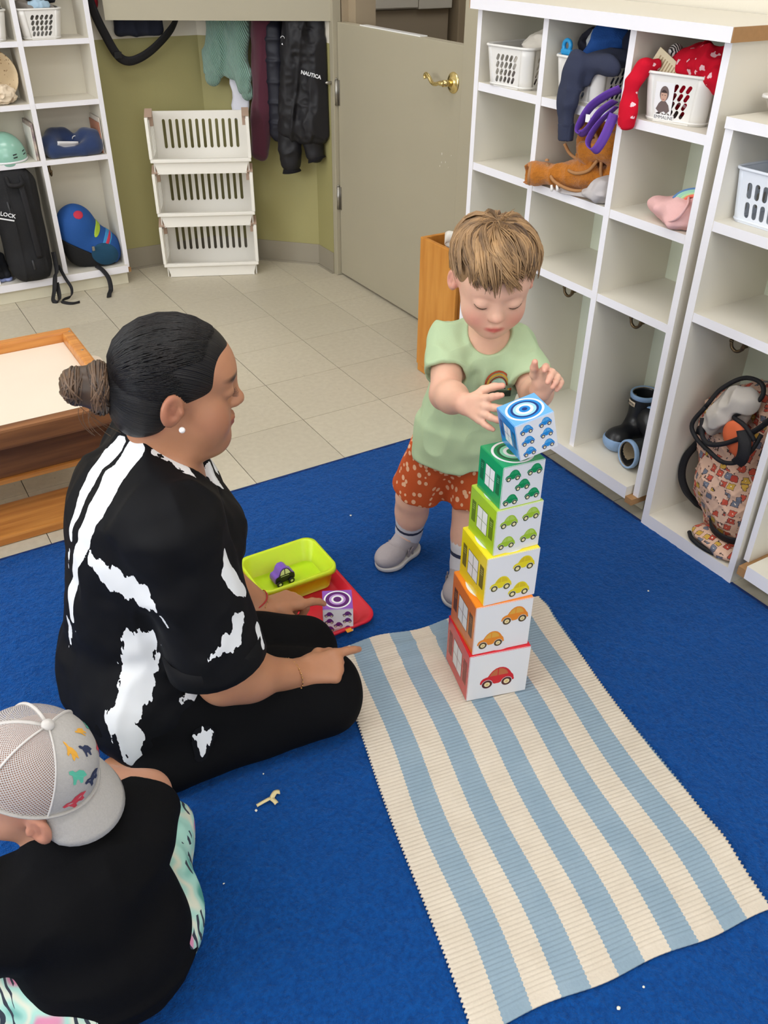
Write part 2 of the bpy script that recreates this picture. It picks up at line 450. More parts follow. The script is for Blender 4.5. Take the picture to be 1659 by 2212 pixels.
# ---------------------------------------------------------------- walls
GZ = .985
def wall(name, a, c, th, z1=2.75, split=True, z0=0):
    """vertical wall from a to c (seen face on the left of a->c)"""
    a, c = Vector((*a, 0)), Vector((*c, 0)); d = (c-a); L = d.length; f = frame(a, d, (0, 0, 1)); mb = MB()
    def seg(u0, u1, w0, w1, mi):
        b2 = bmesh.new(); bmesh.ops.create_cube(b2, size=1)
        for v in b2.verts: v.co = f @ Vector(((u0+u1)/2+v.co.x*(u1-u0), (w0+w1)/2+v.co.y*(w1-w0), -th/2+v.co.z*th))
        mb.bm(b2, mi)
    if split: seg(0, L, z0, GZ, 1); seg(0, L, GZ, z1, 0)
    else: seg(0, L, z0, z1, 0)
    return obj(name, mb, [m_wall_w, m_green], kind='structure')
WA, WB_, WC, WD = (-3.8, .60), (.42, .565), (.80, .187), (.80, .035)
wall('wall_back', WA, WB_, .12); wall('wall_diagonal', WB_, WC, .1); wall('wall_corner', WC, WD, .1)
def baseb(name, a, c, h=.1):
    a, c = Vector((*a, 0)), Vector((*c, 0)); f = frame(a, c-a, (0, 0, 1)); L = (c-a).length; mb = MB()
    mb.prism([(0, 0), (L, 0), (L, h), (0, h)], 0, .004, M4=f); mb.prism([(0, 0), (L, 0), (L, .008), (0, .008)], .004, .012, M4=f)
    obj(name, mb, m_base, kind='structure')
baseb('baseboard_back', (-.08, WA[1]-.0305), WB_); baseb('baseboard_diagonal', WB_, WC); baseb('baseboard_corner', WC, WD)
# right wall: left of y=-1.0 solid, above the door a lintel
mb = MB(); mb.box(.84, .97, -6.3, -.99, 0, 2.75); mb.box(.84, .97, -.99, .05, 2.06, 2.75); mb.box(.84, .97, .05, .75, 0, 2.75)
obj('wall_right', mb, m_wall_w, kind='structure')
mb = MB(); mb.box(.80, .84, .003, .035, 0, 2.1, bev=.003)
obj('trim_1', mb, m_door, kind='structure')
mb = MB(); mb.box(.80, .84, -1.0, -.925, 0, 2.1, bev=.003)
obj('trim_2', mb, m_door, kind='structure')
mb = MB(); mb.box(.80, .84, -1.0, .035, 2.03, 2.1, bev=.003)
obj('trim_3', mb, m_door, kind='structure')
mb = MB(); mb.box(.845, .97, .0, .05, 0, 2.06); mb.box(.875, .97, -.06, 0, 0, 2.06)
obj('trim_4', mb, m_tan, kind='structure')
mb = MB(); mb.box(.845, .97, -.99, -.93, 0, 2.06); mb.box(.875, .97, -.93, -.89, 0, 2.06)
obj('trim_5', mb, m_hall, kind='structure')
mb = MB(); mb.box(2.5, 2.6, -2.4, 1.6, 0, 2.75); mb.box(.97, 2.6, 1.5, 1.6, 0, 2.75); mb.box(.97, 2.6, -2.4, -2.3, 0, 2.75); mb.box(.97, 2.6, -2.3, 1.5, 2.65, 2.75)
obj('wall_hall', mb, m_hall, kind='structure')
mb = MB(); mb.box(.98, 2.5, -2.3, 1.5, -.1, 0)
obj('floor_hall', mb, M('hall_floor', '857a68', .6), kind='structure')
# cabinet in the hall behind the half door
HC = 1.022
hc = thing('hall_cabinet', 'taupe cabinet with pale drawers seen over the half door', 'cabinet', (1.7, 1.15, 0))
mb = MB(); mb.box(1.0, 2.005, .90, 1.45, 0, HC-.002, bev=.004); obj('body', mb, M('taupe_laminate', 'a39581', .6), hc)
for x0, x1, dz in ((1.0, 1.785, .004), (1.79, 2.005, -.004)):
    mb = MB(); mb.box(x0, x1, .87, .8995, HC+.004+dz, HC+.15, bev=.004); obj('drawer', mb, M('pale_laminate', 'd6d0c4', .5), hc)
mb = MB(); mb.box(1.0, 2.005, .9005, 1.45, HC, HC+.16); obj('drawer_case', mb, M('pale_laminate', 'd6d0c4', .5), hc)
mb = MB(); mb.box(2.03, 2.12, .84, 1.49, 0, 2.64, bev=.006); mb.box(2.125, 2.45, .87, 1.49, 0, 2.64, bev=.006); obj('trim_6', mb, m_tan, kind='structure')
# left and front walls with windows, ceiling
def windowed(name, fixed, axis, a0, a1, w0, w1, s0, s1, t):
    mb = MB(); lo, hi = fixed, fixed+t
    for (p0, p1, q0, q1) in ((a0, w0, 0, 2.75), (w1, a1, 0, 2.75), (w0, w1, 0, s0), (w0, w1, s1, 2.75)):
        if axis == 'x': mb.box(lo, hi, p0, p1, q0, q1)
        else: mb.box(p0, p1, lo, hi, q0, q1)
    obj(name, mb, m_wall_w, kind='structure')
windowed('wall_left', -3.8, 'x', -6.3, .6, -3.5, -.9, .9, 2.4, -.12)
windowed('wall_front', -6.3, 'y', -3.8, .84, -2.4, .6, 1.0, 2.5, -.12)
def window(name, axis, fixed, a0, a1, s0, s1):
    mb = MB(); w = .05
    for (p0, p1, q0, q1) in ((a0, a0+w, s0, s1), (a1-w, a1, s0, s1), (a0, a1, s0, s0+w), (a0, a1, s1-w, s1), ((a0+a1)/2-w/2, (a0+a1)/2+w/2, s0, s1)):
        if axis == 'x': mb.box(fixed-.08, fixed-.02, p0, p1, q0, q1)
        else: mb.box(p0, p1, fixed-.08, fixed-.02, q0, q1)
    obj(name, mb, m_edge, kind='structure')
window('window_1', 'x', -3.8, -3.5, -.9, .9, 2.4); window('window_2', 'y', -6.3, -2.4, .6, 1.0, 2.5)
mb = MB(); mb.box(-3.9, .97, -6.4, .75, 2.75, 2.85); obj('ceiling', mb, m_ceil, kind='structure')
m_lamp, nt, b = nodemat('lamp_diffuser'); b.inputs['Emission Color'].default_value = (1, .985, .955, 1); b.inputs['Emission Strength'].default_value = CEIL_E; b.inputs['Base Color'].default_value = (.9, .9, .9, 1)
for k, (x, y) in enumerate([(-2.4, -1.0), (-.5, -1.0), (-2.4, -2.9), (-.5, -2.9), (-2.4, -4.8), (-.5, -4.8)]):
    r = thing('ceiling_light', ['white ceiling light panel above the sand table, left', 'white ceiling light panel above the half door side', 'white ceiling light panel by the left window, middle row', 'white ceiling light panel above the blue carpet', 'white ceiling light panel in the far left corner behind the camera', 'white ceiling light panel behind the camera, right'][k], 'ceiling light', (x, y, 2.70), group='ceiling panels')
    mb = MB(); mb.box(-.62, .62, -.32, .32, .01, .049, bev=.004); obj('housing', mb, m_edge, r, local=1)
    mb = MB(); mb.box(-.59, .59, -.29, .29, .0, .0095); obj('diffuser', mb, m_lamp, r, local=1)

r = thing('ceiling_light', 'added unseen light panel brightening the hall beyond the half door', 'ceiling light', (1.75, -.4, 2.6), group='ceiling panels')  # unseen lamp, added to brighten the hall seen over the half door
mb = MB(); mb.box(-.32, .32, -.62, .62, .01, .049, bev=.004); obj('housing', mb, m_edge, r, local=1)  # housing of the added unseen hall light
mb = MB(); mb.box(-.29, .29, -.59, .59, .0, .0095); obj('diffuser', mb, m_lamp, r, local=1)

# ---------------------------------------------------------------- half door
def leaf(name, label, f, L, h, side):
    """door leaf in a frame: x along, y up, z out of the seen face"""
    return
DZ0, DZ1 = .012, 1.066
d1 = thing('door_1', 'closed putty coloured lower half door with brass lever', 'door', (.84, -.45, 0), kind='structure')
mb = MB(); mb.box(.82, .862, -.918, -.001, DZ0, DZ1, bev=.002); obj('door_panel', mb, m_door, d1)
mb = MB(); mb.box(.825, .858, -.62, -.18, DZ1, DZ1+.004, bev=.001); obj('edge_glare', mb, M('white_glare_strip', 'f6f6f4', .15), d1, label='painted white daylight glare on the door top')  # white strip painted in for the daylight glare on the door's top edge
mb = MB()
rose = frame((.82, -.85, .945), (0, 1, 0), (0, 0, 1)); 
rose = frame((.82, -.85, .945), (0, -1, 0), (0, 0, 1))
mb.lathe([(0, .012), (.012, .012), (.018, .011), (.022, .006), (.029, .006), (.034, .003), (.035, 0)], 32, M4=rose)
rs = obj('rose', mb, m_brass, d1)
mb = MB(); mb.tube([rose @ Vector(p) for p in ((0, 0, .01), (0, 0, .045))], [.011, .011], 16)
mb.tube([rose @ Vector(p) for p in spl([(0.008, 0, .045), (-.015, 0.0, .05), (-.04, -.006, .05), (-.062, -.004, .049), (-.085, .012, .048), (-.105, .02, .046), (-.116, .012, .044), (-.112, .003, .044)], 5)], [.0105]*5+[.0085]*8+[.0075]*10+[.0065]*13, 12, flat=.8)
obj('lever', mb, m_brass, d1)
for zc in (.80, .36):
    mb = MB(); mb.tube([(.812, .001, zc-.05), (.812, .001, zc+.05)], .007, 12); mb.tube([(.812, .001, zc+.05), (.812, .001, zc+.058)], [.005, .002], 10)
    mb.box(.8165, .8195, -.016, .002, zc-.05, zc+.05)
    obj('hinge', mb, m_steel, d1)
mb = MB(); mb.box(.8185, .8215, -.918, -.905, .60, .68); obj('strike_plate', mb, m_steel, d1)
mb = MB(); mb.lathe([(0, .030), (.004, .028), (.007, .022), (.0085, .014), (.006, .009), (.005, 0)], 16, M4=frame((.7995, .022, .838), (0, 1, 0), (0, 0, 1)) @ Matrix.Rotation(PI, 4, 'Y')); obj('latch_knob', mb, m_steel, d1)
mb = MB()
for x, y, s in ((-.80, .70, .004), (-.825, .675, .003), (-.80, .67, .003), (-.79, .655, .003), (-.845, .66, .002), (-.86, .705, .002)):
    mb.box(.8192, .8203, x-s/2, x+s/2, y-s, y+s)
obj('paint_chips', mb, M('chipped_white', 'dcd8cc', .8), d1)
# upper half, swung open in front of the coats
a = Vector((.812, .012, 0)); e = Vector((-.015, .432, 0)); f2 = frame(a, a-e, (0, 0, 1)); L = (a-e).length
d2 = thing('door_2', 'open upper half door leaf at the top edge, hiding the coats', 'door', (.4, .22, 1.07), kind='structure')
mb = MB(); mb.prism([(-L, 1.068), (0, 1.068), (0, 2.02), (-L, 2.02)], -.042, 0, M4=f2); obj('door_panel', mb, m_door, d2)
mb = MB(); mb.tube([(.805, -.002, 1.2), (.805, -.002, 1.3)], .007, 12); obj('hinge', mb, m_steel, d2)

# ---------------------------------------------------------------- cubby furniture
def panel(mb, x0, x1, y0, y1, z0, z1, front):
    """a board; the face towards `front` ('-x' or '-y') gets slot 1"""
    vs = [(x, y, z) for x in (x0, x1) for y in (y0, y1) for z in (z0, z1)]
    fs = {'-x': [0, 1, 3, 2], '+x': [4, 6, 7, 5], '-y': [0, 4, 5, 1], '+y': [2, 3, 7, 6], '-z': [0, 2, 6, 4], '+z': [1, 5, 7, 3]}
    o = len(mb.v); mb.v += vs
    for k, f in fs.items(): mb.f.append([i+o for i in f]); mb.mi.append(1 if k == front else 0); mb.sm.append(False)
def board(name, root, *a, front='-x', mats=None, **kw):
    mb = MB(); panel(mb, *a, front); return obj(name, mb, mats or [m_white, m_edge], root, **kw)
def hook(root, x, y, z, d=(-1, 0, 0)):
    """double bronze hook screwed under a shelf or on a panel: plate top at z"""
    d = Vector(d); f = frame((x, y, z), d.cross((0, 0, 1)), (0, 0, 1)); f2 = f
    mb = MB(); mb.tube([f @ Vector(p) for p in spl([(0, .012, -.002), (0, -.005, -.004), (0, -.024, -.010), (0, -.033, -.024), (0, -.027, -.038), (0, -.014, -.043)], 5)], [.0055]*10+[.0042]*16, 8)
    mb.lathe([(0, .006), (.004, .004), (.0055, 0), (.004, -.004), (0, -.006)], 10, M4=f @ Matrix.Translation((0, -.012, -.043)))
    mb.box(-.008, .008, -.016, .02, -.004, .001)
    n = len(mb.v)-0
    for i in range(n-24 if n >= 24 else 0, n): pass
    bv = mb.v[-8:]; mb.v[-8:] = [tuple(f @ Vector(v)) for v in bv]
    return obj('coat_hook', mb, m_bronze, root, label='aged bronze coat hook')
BX = .808
c1 = thing('cubby_unit', 'tall white cubby cabinet with three columns, nearest the door, behind the boy', 'cabinet', (.68, -1.78, 0))
Y0, Y1 = -2.232, -1.335
t = .02
board('side_panel', c1, .55, BX, Y1-t, Y1, .1, 1.213); board('side_panel', c1, .55, BX, Y0, Y0+t, .072, 1.213)
for y in (-1.632, -1.945): board('divider', c1, .55, BX, y-.01, y+.01, .1, 1.213)
board('back_panel', c1, BX, BX+.008, Y0, Y1, .06, 1.213, mats=[m_back, m_back])
board('top_board', c1, .528, .835, Y0-.012, Y1+.01, 1.2135, 1.243, label='white top board with bare brown end')
board('end_grain', c1, .5285, .834, Y0-.015, Y0-.0125, 1.214, 1.2425, mats=[m_brown, m_brown])
board('end_grain', c1, .5285, .834, Y1+.0105, Y1+.014, 1.214, 1.2425, mats=[m_brown, m_brown])
cols = [(Y0+t, -1.955), (-1.935, -1.642), (-1.622, Y1-t)]
for (a0, a1) in cols:
    for zt in (1.028, .806, .582): board('shelf', c1, .552, BX, a0, a1, zt-.022, zt)
board('bottom_board', c1, .528, BX, Y0+.028, Y1, .062, .1); board('end_grain', c1, .529, .6, Y0+.002, Y0+.0275, .052, .071, mats=[m_brown, m_brown])
board('plinth', c1, .605, BX, Y0+.02, Y1-.02, .001, .061, mats=[m_plinth, m_plinth])
for (y, z) in ((-2.075, .56), (-1.80, .56)): hook(c1, .615, y, z-.022, (0, 1, 0))
c2 = thing('cubby_unit', 'lower white cubby cabinet with one wide column holding the quilted bag', 'cabinet', (.68, -2.42, 0))
Y0, Y1 = -2.577, -2.258
board('side_panel', c2, .552, BX, Y1-.022, Y1, .001, 1.05); board('side_panel', c2, .552, BX, Y0, Y0+.018, .001, 1.05)
board('back_panel', c2, BX, BX+.008, Y0, Y1, .001, 1.05, mats=[m_back, m_back])
board('top_board', c2, .548, .835, Y0, Y1, 1.0505, 1.074)
for zt in (.856, .637): board('shelf', c2, .554, BX, Y0+.018, Y1-.022, zt-.023, zt)
board('bottom_board', c2, .552, BX, Y0+.018, Y1-.022, .001, .042)
hook(c2, .625, -2.395, .61-.022, (0, 1, 0))
c3 = thing('cubby_unit', 'white cubby cabinet with bare brown board ends at the right edge', 'cabinet', (.68, -2.9, 0))
Y0, Y1 = -3.45, -2.588
board('side_panel', c3, .562, BX, Y1-.016, Y1, .085, 1.2); board('side_panel', c3, .562, BX, Y0, Y0+.016, .085, 1.2)
board('back_panel', c3, BX, BX+.008, Y0, Y1, .06, 1.2, mats=[m_back, m_back])
board('top_board', c3, .54, .835, Y0, Y1, 1.2005, 1.23)
board('divider', c3, .562, BX, -3.03, -3.01, .1, 1.2)
for (a0, a1) in ((Y0+.016, -3.03), (-3.01, Y1-.016)):
    for zt in (.98, .76, .5): board('shelf', c3, .564, BX, a0, a1, zt-.02, zt)
board('bottom_board', c3, .528, BX, Y0, Y1-.036, .062, .1); board('end_grain', c3, .53, BX-.01, Y1-.0355, Y1-.012, .06, .0845, mats=[m_brown, m_brown])
board('plinth', c3, .66, BX, Y0, Y1-.05, .001, .061, mats=[m_plinth, m_plinth])
# left cabinet
cl = thing('cubby_unit', 'white cubby cabinet in the upper left corner, holding backpacks', 'cabinet', (-.6, .5, 0))
YF, YB = .39, .562
X1 = -.084
board('side_panel', cl, X1-.02, X1, YF, YB, .075, 1.3, front='-y'); board('side_panel', cl, -1.28, -1.26, YF, YB, .075, 1.3, front='-y')
board('back_panel', cl, -1.28, X1, YB, YB+.006, .06, 1.3, front='-y', mats=[m_back2, m_back2])
for x in (-.371, -.66, -.955): board('divider', cl, x-.01, x+.01, YF, YB, .09, 1.3, front='-y')
xc = [(-1.26, -.965), (-.945, -.67), (-.65, -.381), (-.361, X1-.02)]
for (a0, a1) in xc:
    for zt in (1.012, .788, .570): board('shelf', cl, a0, a1, YF+.002, YB, zt-.02, zt, front='-y')
board('bottom_board', cl, -1.28, X1-.012, YF-.02, YB, .058, .0895, front='-y'); board('end_grain', cl, X1-.0115, X1+.003, YF-.01, YF+.12, .055, .0745, front='-y', mats=[m_brown, m_brown])
board('plinth', cl, -1.28, X1-.015, YF+.0, YB, .001, .0575, front='-y', mats=[m_plinth, m_plinth])
board('top_board', cl, -1.3, X1+.01, YF-.02, YB, 1.3005, 1.33, front='-y')
hook(cl, -.345, .45, .535, (0, -1, 0))
# ---------------------------------------------------------------- striped rug
RZ = .012
m_rug, nt, b = nodemat('striped_cotton')
u_ = attr_out(nt, 'u'); tc = N(nt, 'ShaderNodeTexCoord')
par = math_n(nt, 'MODULO', math_n(nt, 'FLOOR', u_), 2.)
n1 = N(nt, 'ShaderNodeTexNoise'); n1.inputs['Scale'].default_value = 14; n1.inputs['Detail'].default_value = 5; Lk(nt, tc.outputs['Object'], n1.inputs['Vector'])
n2 = N(nt, 'ShaderNodeTexNoise'); n2.inputs['Scale'].default_value = 260; Lk(nt, tc.outputs['Object'], n2.inputs['Vector'])
cr = mixc(nt, n1.outputs['Fac'], lin('c9bcaa'), lin('dfd4c4')); bl = mixc(nt, n1.outputs['Fac'], lin('8399a9'), lin('98abb8'))
c = mixc(nt, par, cr, bl); c = mixc(nt, math_n(nt, 'MULTIPLY', n2.outputs['Fac'], .25), c, mixc(nt, .5, c, (.02, .03, .05)))
Lk(nt, c, b.inputs['Base Color']); b.inputs['Roughness'].default_value = .95; b.inputs['Specular IOR Level'].default_value = .1
bp = N(nt, 'ShaderNodeBump'); bp.inputs['Strength'].default_value = .25; bp.inputs['Distance'].default_value = .002; Lk(nt, n2.outputs['Fac'], bp.inputs['Height']); Lk(nt, bp.outputs[0], b.inputs['Normal'])
FL, FR, NR, NL = A(-.462, -2.274), A(.078, -2.376), A(-.106, -3.236), A(-.676, -3.138)
nu, nv = 133, 661
U, V = np.meshgrid(np.linspace(0, 1, nu), np.linspace(0, 1, nv), indexing='ij')
P2 = ((1-U)*(1-V))[..., None]*FL+(U*(1-V))[..., None]*FR+(U*V)[..., None]*NR+((1-U)*V)[..., None]*NL
wx = .55; ex = np.minimum(U, 1-U); ev = np.minimum(V, 1-V)
P2 = P2+(.0022*np.sin(V*110*2*PI)*np.clip(1-ex/.012, 0, 1)*np.sign(U-.5))[..., None]*A(1, -.2)
P2 = P2+(.008*np.sin(V*9+U)*np.clip(1-ex/.5, 0, 1)*np.where(U > .5, 1, .6))[..., None]*A(1, -.2)*.6
P2 = P2+(.006*np.sin(U*17+1)*np.clip(1-ev/.08, 0, 1)*np.where(V < .5, 1, .5))[..., None]*A(-.2, -1)
rib = np.where(ev > .021, np.abs(np.sin(V*110*PI))**.8, .5+.3*np.sin(U*330))*.0016
wr = .010*np.exp(-((V-.045-.03*U)/.014)**2)*np.exp(-((U-.42)/.2)**2)+.006*np.exp(-((V-.10-.02*U)/.016)**2)*np.exp(-((U-.28)/.15)**2)+.009*np.exp(-((V-.84)/.05)**2)*np.clip((U-.82)/.18, 0, 1)+.008*np.exp(-((V-.05)/.03)**2)*np.clip((U-.85)/.15, 0, 1)
Zr = RZ-.0022+rib+wr*.9
mb = MB(); mb.grid(np.dstack([P2, Zr])[::-1], thick=.004)
me = mb.make('woven_rug'); w = np.array([v.co[:] for v in me.vertices])
uv = np.concatenate([U[::-1].ravel(), U[::-1].ravel()])*11; vv = np.concatenate([V[::-1].ravel()]*2)
attr(me, 'u', uv+.07*np.sin(vv*13)+.03*np.sign(np.sin(vv*110*2*PI))*.5)
obj('striped_rug', me, m_rug, label='cream and light blue striped ribbed cotton rug under the block tower', cat='rug')

# ---------------------------------------------------------------- nesting blocks
def car_poly():
    P = [(0, .235), (.005, .30), (.03, .37), (.08, .42), (.15, .45), (.215, .465), (.27, .57), (.34, .665), (.43, .735), (.53, .765), (.63, .755), (.72, .715), (.80, .64), (.86, .555), (.905, .47), (.95, .42), (.975, .35), (.985, .28), (1.0, .25), (.99, .215), (.95, .2)]
    P += [(.78+.165*math.cos(a), .19+.165*math.sin(a)) for a in np.linspace(.1, PI-.1, 10)]
    P += [(.55, .17), (.42, .17)]
    P += [(.21+.165*math.cos(a), .19+.165*math.sin(a)) for a in np.linspace(.1, PI-.1, 10)]
    return P
def circ(x, y, r, n=20): return [(x+r*math.cos(2*PI*k/n), y+r*math.sin(2*PI*k/n)) for k in range(n)]
WIN1 = [(.265, .475), (.49, .475), (.49, .715), (.42, .69), (.355, .635), (.30, .56)]
WIN2 = [(.52, .475), (.81, .475), (.77, .58), (.71, .655), (.64, .7), (.57, .72), (.52, .72)]
def add_poly(mb, poly, M4, mi):
    mb.add([M4 @ Vector((x, y, 0)) for x, y in poly], [list(range(len(poly)))], mi)
def print_cars(mb, M4, cars, w):
    """mat slots: 0 body, 1 window, 2 tyre, 3 hub, 4 centre"""
    for cx_, cy_ in cars:
        def L(z): return M4 @ Matrix.Translation((cx_-w/2, cy_-w*.42, z)) @ Matrix.Scale(w, 4)
        add_poly(mb, car_poly(), L(.0002), 0)
        add_poly(mb, WIN1, L(.0004), 1); add_poly(mb, WIN2, L(.0004), 1)
        for x in (.21, .78):
            add_poly(mb, circ(x, .19, .15), L(.0004), 2); add_poly(mb, circ(x, .19, .085), L(.0006), 3); add_poly(mb, circ(x, .19, .045), L(.0008), 4)
def print_window(mb, M4, s):
    """slots: 0 white pane, 1 line, 2 shutter, 3 slat line"""
    def R(x0, x1, y0, y1, z, mi): add_poly(mb, [(x0*s, y0*s), (x1*s, y0*s), (x1*s, y1*s), (x0*s, y1*s)], M4 @ Matrix.Translation((0, 0, z)), mi)
    R(-.2, .2, -.26, .26, .0002, 1); R(-.185, .185, -.245, .245, .0003, 0)
    R(-.006, .006, -.245, .245, .0005, 1); R(-.185, .185, -.006, .006, .0005, 1)
    for sx in (-1, 1):
        a, b2 = sorted((sx*.26, sx*.41)); R(a, b2, -.22, .25, .0002, 2)
        for k in range(3): R(a+.035, b2-.035, .16-.045*k, .168-.045*k, .0004, 3)
def print_rings(mb, M4, s, radii):
    for k, (r, mi) in enumerate(radii): add_poly(mb, circ(0, 0, r*s, 48), M4 @ Matrix.Translation((0, 0, .0002+k*.00012)), mi)
CREAM = 'e9dcae'
def block(cname, label, loc, size, h, rz, cars, cw, cols, rot=None):
    """cols: side, top, body, window, tyre, shutter, ring dark, ring light"""
    r = thing('nesting_block', label, 'block', loc, rz, 'cardboard nesting blocks', rot=rot)
    s = size; side, top, body, win, tyre, shut, rd, rl = cols
    gl = dict(rough=.22, spec=.5, coat=.3)
    mats = [M('print_white', 'e0e0e4', .3, coat=.2), M(cname+'_side', side, **gl), M(cname+'_top', top, **gl)]
    bm = bmesh.new(); bmesh.ops.create_cube(bm, size=1)
    for v in bm.verts: v.co = Vector((v.co.x*s, v.co.y*s, (v.co.z+.5)*h))
    bmesh.ops.bevel(bm, geom=bm.edges[:], offset=.0012, segments=2, affect='EDGES')
    mb = MB(); bm.verts.index_update(); mb.v = [v.co.copy() for v in bm.verts]
    for f in bm.faces:
        n = f.normal; mb.f.append([v.index for v in f.verts]); mb.sm.append(False)
        mb.mi.append(1 if abs(n.x) > .95 else 2 if n.z > .95 else 0)
    bm.free(); obj('box_body', mb, mats, r, local=1)
    mb = MB(); f = frame((-s/2, -s/2, 0), (1, 0, 0), (0, 0, 1))
    print_cars(mb, f, [(x*s, y*h) for x, y in cars], cw*s)
    obj('printed_cars', mb, [M(cname+'_car', body, .3), M(cname+'_carwin', win, .3), M(cname+'_tyre', tyre, .3), M('hub_'+cname, CREAM, .3), M(cname+'_tyre2', 'd8b97a' if cname in ('red', 'orange') else CREAM, .3)], r, local=1)
    for x_, d_ in ((-s/2, -1), (s/2, 1)):
        mb = MB(); print_window(mb, frame((x_, 0, h*.5), (0, d_, 0), (0, 0, 1)), s)
        obj('printed_window', mb, [M('pane_white', 'f0f1f3', .25), M(cname+'_line', shut, .3), M(cname+'_shutter', shut, .3), M(cname+'_slat', rl, .3)], r, local=1)
    mb = MB(); f = frame((0, 0, h), (1, 0, 0), (0, 1, 0))
    print_rings(mb, f, s, [(.455, 0), (.40, 1), (.33, 2), (.275, 3), (.205, 0), (.135, 1), (.065, 2)])
    obj('printed_rings', mb, [M('pane_white', 'f0f1f3', .25), M(cname+'_ring', body, .25), M(cname+'_ring_dark', rd, .25), M(cname+'_ring_light', rl, .25)], r, local=1)
    return r
block('red', 'largest red block with one red car, bottom of the tower', (-.2001, -2.5262, .0135), .1383, .1308, -.2806, [(.49, .45)], .57, ('d3202c', 'd3202c', 'c81d2a', 'b9643c', '4a1a1c', '8a2a22', '8a1a1c', 'e8787a'))
block('orange', 'orange block with two orange cars, second from the bottom', (-.2013, -2.5246, .1444), .1271, .1288, -.2438, [(.70, .71), (.31, .28)], .48, ('e8801c', 'f08a2a', 'e08420', 'd9a03c', '4c3a1c', '6b4216', '8a4a12', 'f6c084'))
block('yellow', 'yellow block with three yellow cars, middle of the tower', (-.1949, -2.5266, .2733), .1165, .1194, -.1861, [(.71, .76), (.30, .43), (.67, .22)], .42, ('f2dc12', 'f6e432', 'e2cf1c', 'd3b91c', '4d4a1e', '6f6a1a', '8a7d10', 'f8f09a'))
block('lime', 'lime green block with four light green cars', (-.1907, -2.5261, .3928), .1030, .1057, -.1348, [(.28, .72), (.75, .78), (.27, .25), (.75, .3)], .385, ('a4cc2a', 'bcd84a', '9cbf2c', 'aecb5a', '3f4a1e', '5f7d1c', '5f7d1c', 'd9ec9a'))
block('green', 'dark green block with five green cars, under the blue block', (-.1908, -2.5294, .4986), .0904, .0925, -.136, [(.25, .78), (.76, .82), (.5, .51), (.24, .2), (.76, .24)], .37, ('12a05c', '2aa86e', '128a50', '2a9a62', '1c3a2a', '0c6a3e', '0c5a36', '8ad8b0'))
Rb = Matrix(((.9453, .2133, -.247), (-.2088, .9769, .0446), (.2508, .0094, .968)))
cb = Vector((-.1897, -2.5601, .6592)); base = cb-Rb @ Vector((0, 0, .0385))
block('blue', 'blue block with six blue cars, tilted on top of the tower under the boy\'s hand', base, .077, .077, 0, [(.27, .81), (.27, .5), (.27, .19), (.75, .82), (.75, .52), (.75, .21)], .34, ('1c8ad8', '6ab0ea', '2486d0', '58a6e0', '16305c', '14508e', '1c3a7a', '9ad0f4'), rot=Rb.to_euler())
# ---------------------------------------------------------------- trays
def tray(root, x0, x1, y0, y1, z0, h, flare, rad, lip, t, mat, name, drop=.006):
    """open tray: rounded rectangle rising to a rolled rim (world coords)"""
    cx_, cy_ = (x0+x1)/2, (y0+y1)/2
    def loop(off, z, rr):
        hx, hy = (x1-x0)/2+off, (y1-y0)/2+off; out = []
        for qx, qy, a0 in ((1, 1, 0), (-1, 1, PI/2), (-1, -1, PI), (1, -1, 1.5*PI)):
            for k in range(9):
                a = a0+k*PI/16; out.append((cx_+qx*(hx-rr)+rr*math.cos(a), cy_+qy*(hy-rr)+rr*math.sin(a), z))
        return out
    prof = [(-flare, z0, rad), (-flare+.004, z0, rad), (0, z0+h, rad+.008), (lip, z0+h+.002, rad+lip), (lip+.001, z0+h-drop, rad+lip), (lip-.001, z0+h-drop, rad+lip), (t, z0+h-.001, rad+t), (-flare+.002+t, z0-t+.001, rad), (-flare, z0-t+.001, rad)]
    mb = MB(); L = [loop(*p) for p in prof]; n = len(L[0])
    for a in range(len(L)-1):
        o = len(mb.v); mb.add(L[a]+L[a+1], [[k, (k+1) % n, n+(k+1) % n, n+k] for k in range(n)], 0, True)
    mb.add(L[0], [list(range(n))]); mb.add(L[-1], [list(range(n))[::-1]])
    me = mb.make(name); bm = bmesh.new(); bm.from_mesh(me); bmesh.ops.remove_doubles(bm, verts=bm.verts[:], dist=1e-5); bm.to_mesh(me); bm.free()
    return obj(name, me, mat, root)
m_red = M('red_plastic', 'd01f33', .35, spec=.5)
m_lime = M('lime_plastic', 'c8e024', .35, spec=.5, sss=.35)
rt = thing('serving_tray', 'red plastic tray on the carpet between woman and boy', 'tray', (-.5, -2.09, CZ))
tray(rt, -.72, -.322, -2.242, -1.925, CZ+.003, .017, .02, .03, .008, .0025, m_red, 'tray_body', .005)
bn = thing('storage_bin', 'shallow lime green plastic bin standing in the red tray', 'bin', (-.43, -2.0, CZ))
tray(bn, -.535, -.338, -2.080, -1.935, .0125, .060, .011, .022, .007, .002, m_lime, 'bin_body', .012)
block('purple', 'purple block with seven purple cars, alone on the red tray', (-.4008, -2.203, .0115), .0712, .0711, -.4628, [(.2, .79), (.8, .79), (.2, .5), (.8, .51), (.5, .34), (.21, .17), (.8, .17)], .31, ('8a44b0', '8f50b8', '5c1f6e', '6e2a80', '3d1450', '5c1f6e', '5c1f6e', 'b78ad0'))
mb = MB()
mb.box(-.407, -.392, -2.262, -2.247, .0255, .0268, rot=0); obj('tray_sticker', mb, M('orange_paper', 'f0a030', .7), rt)
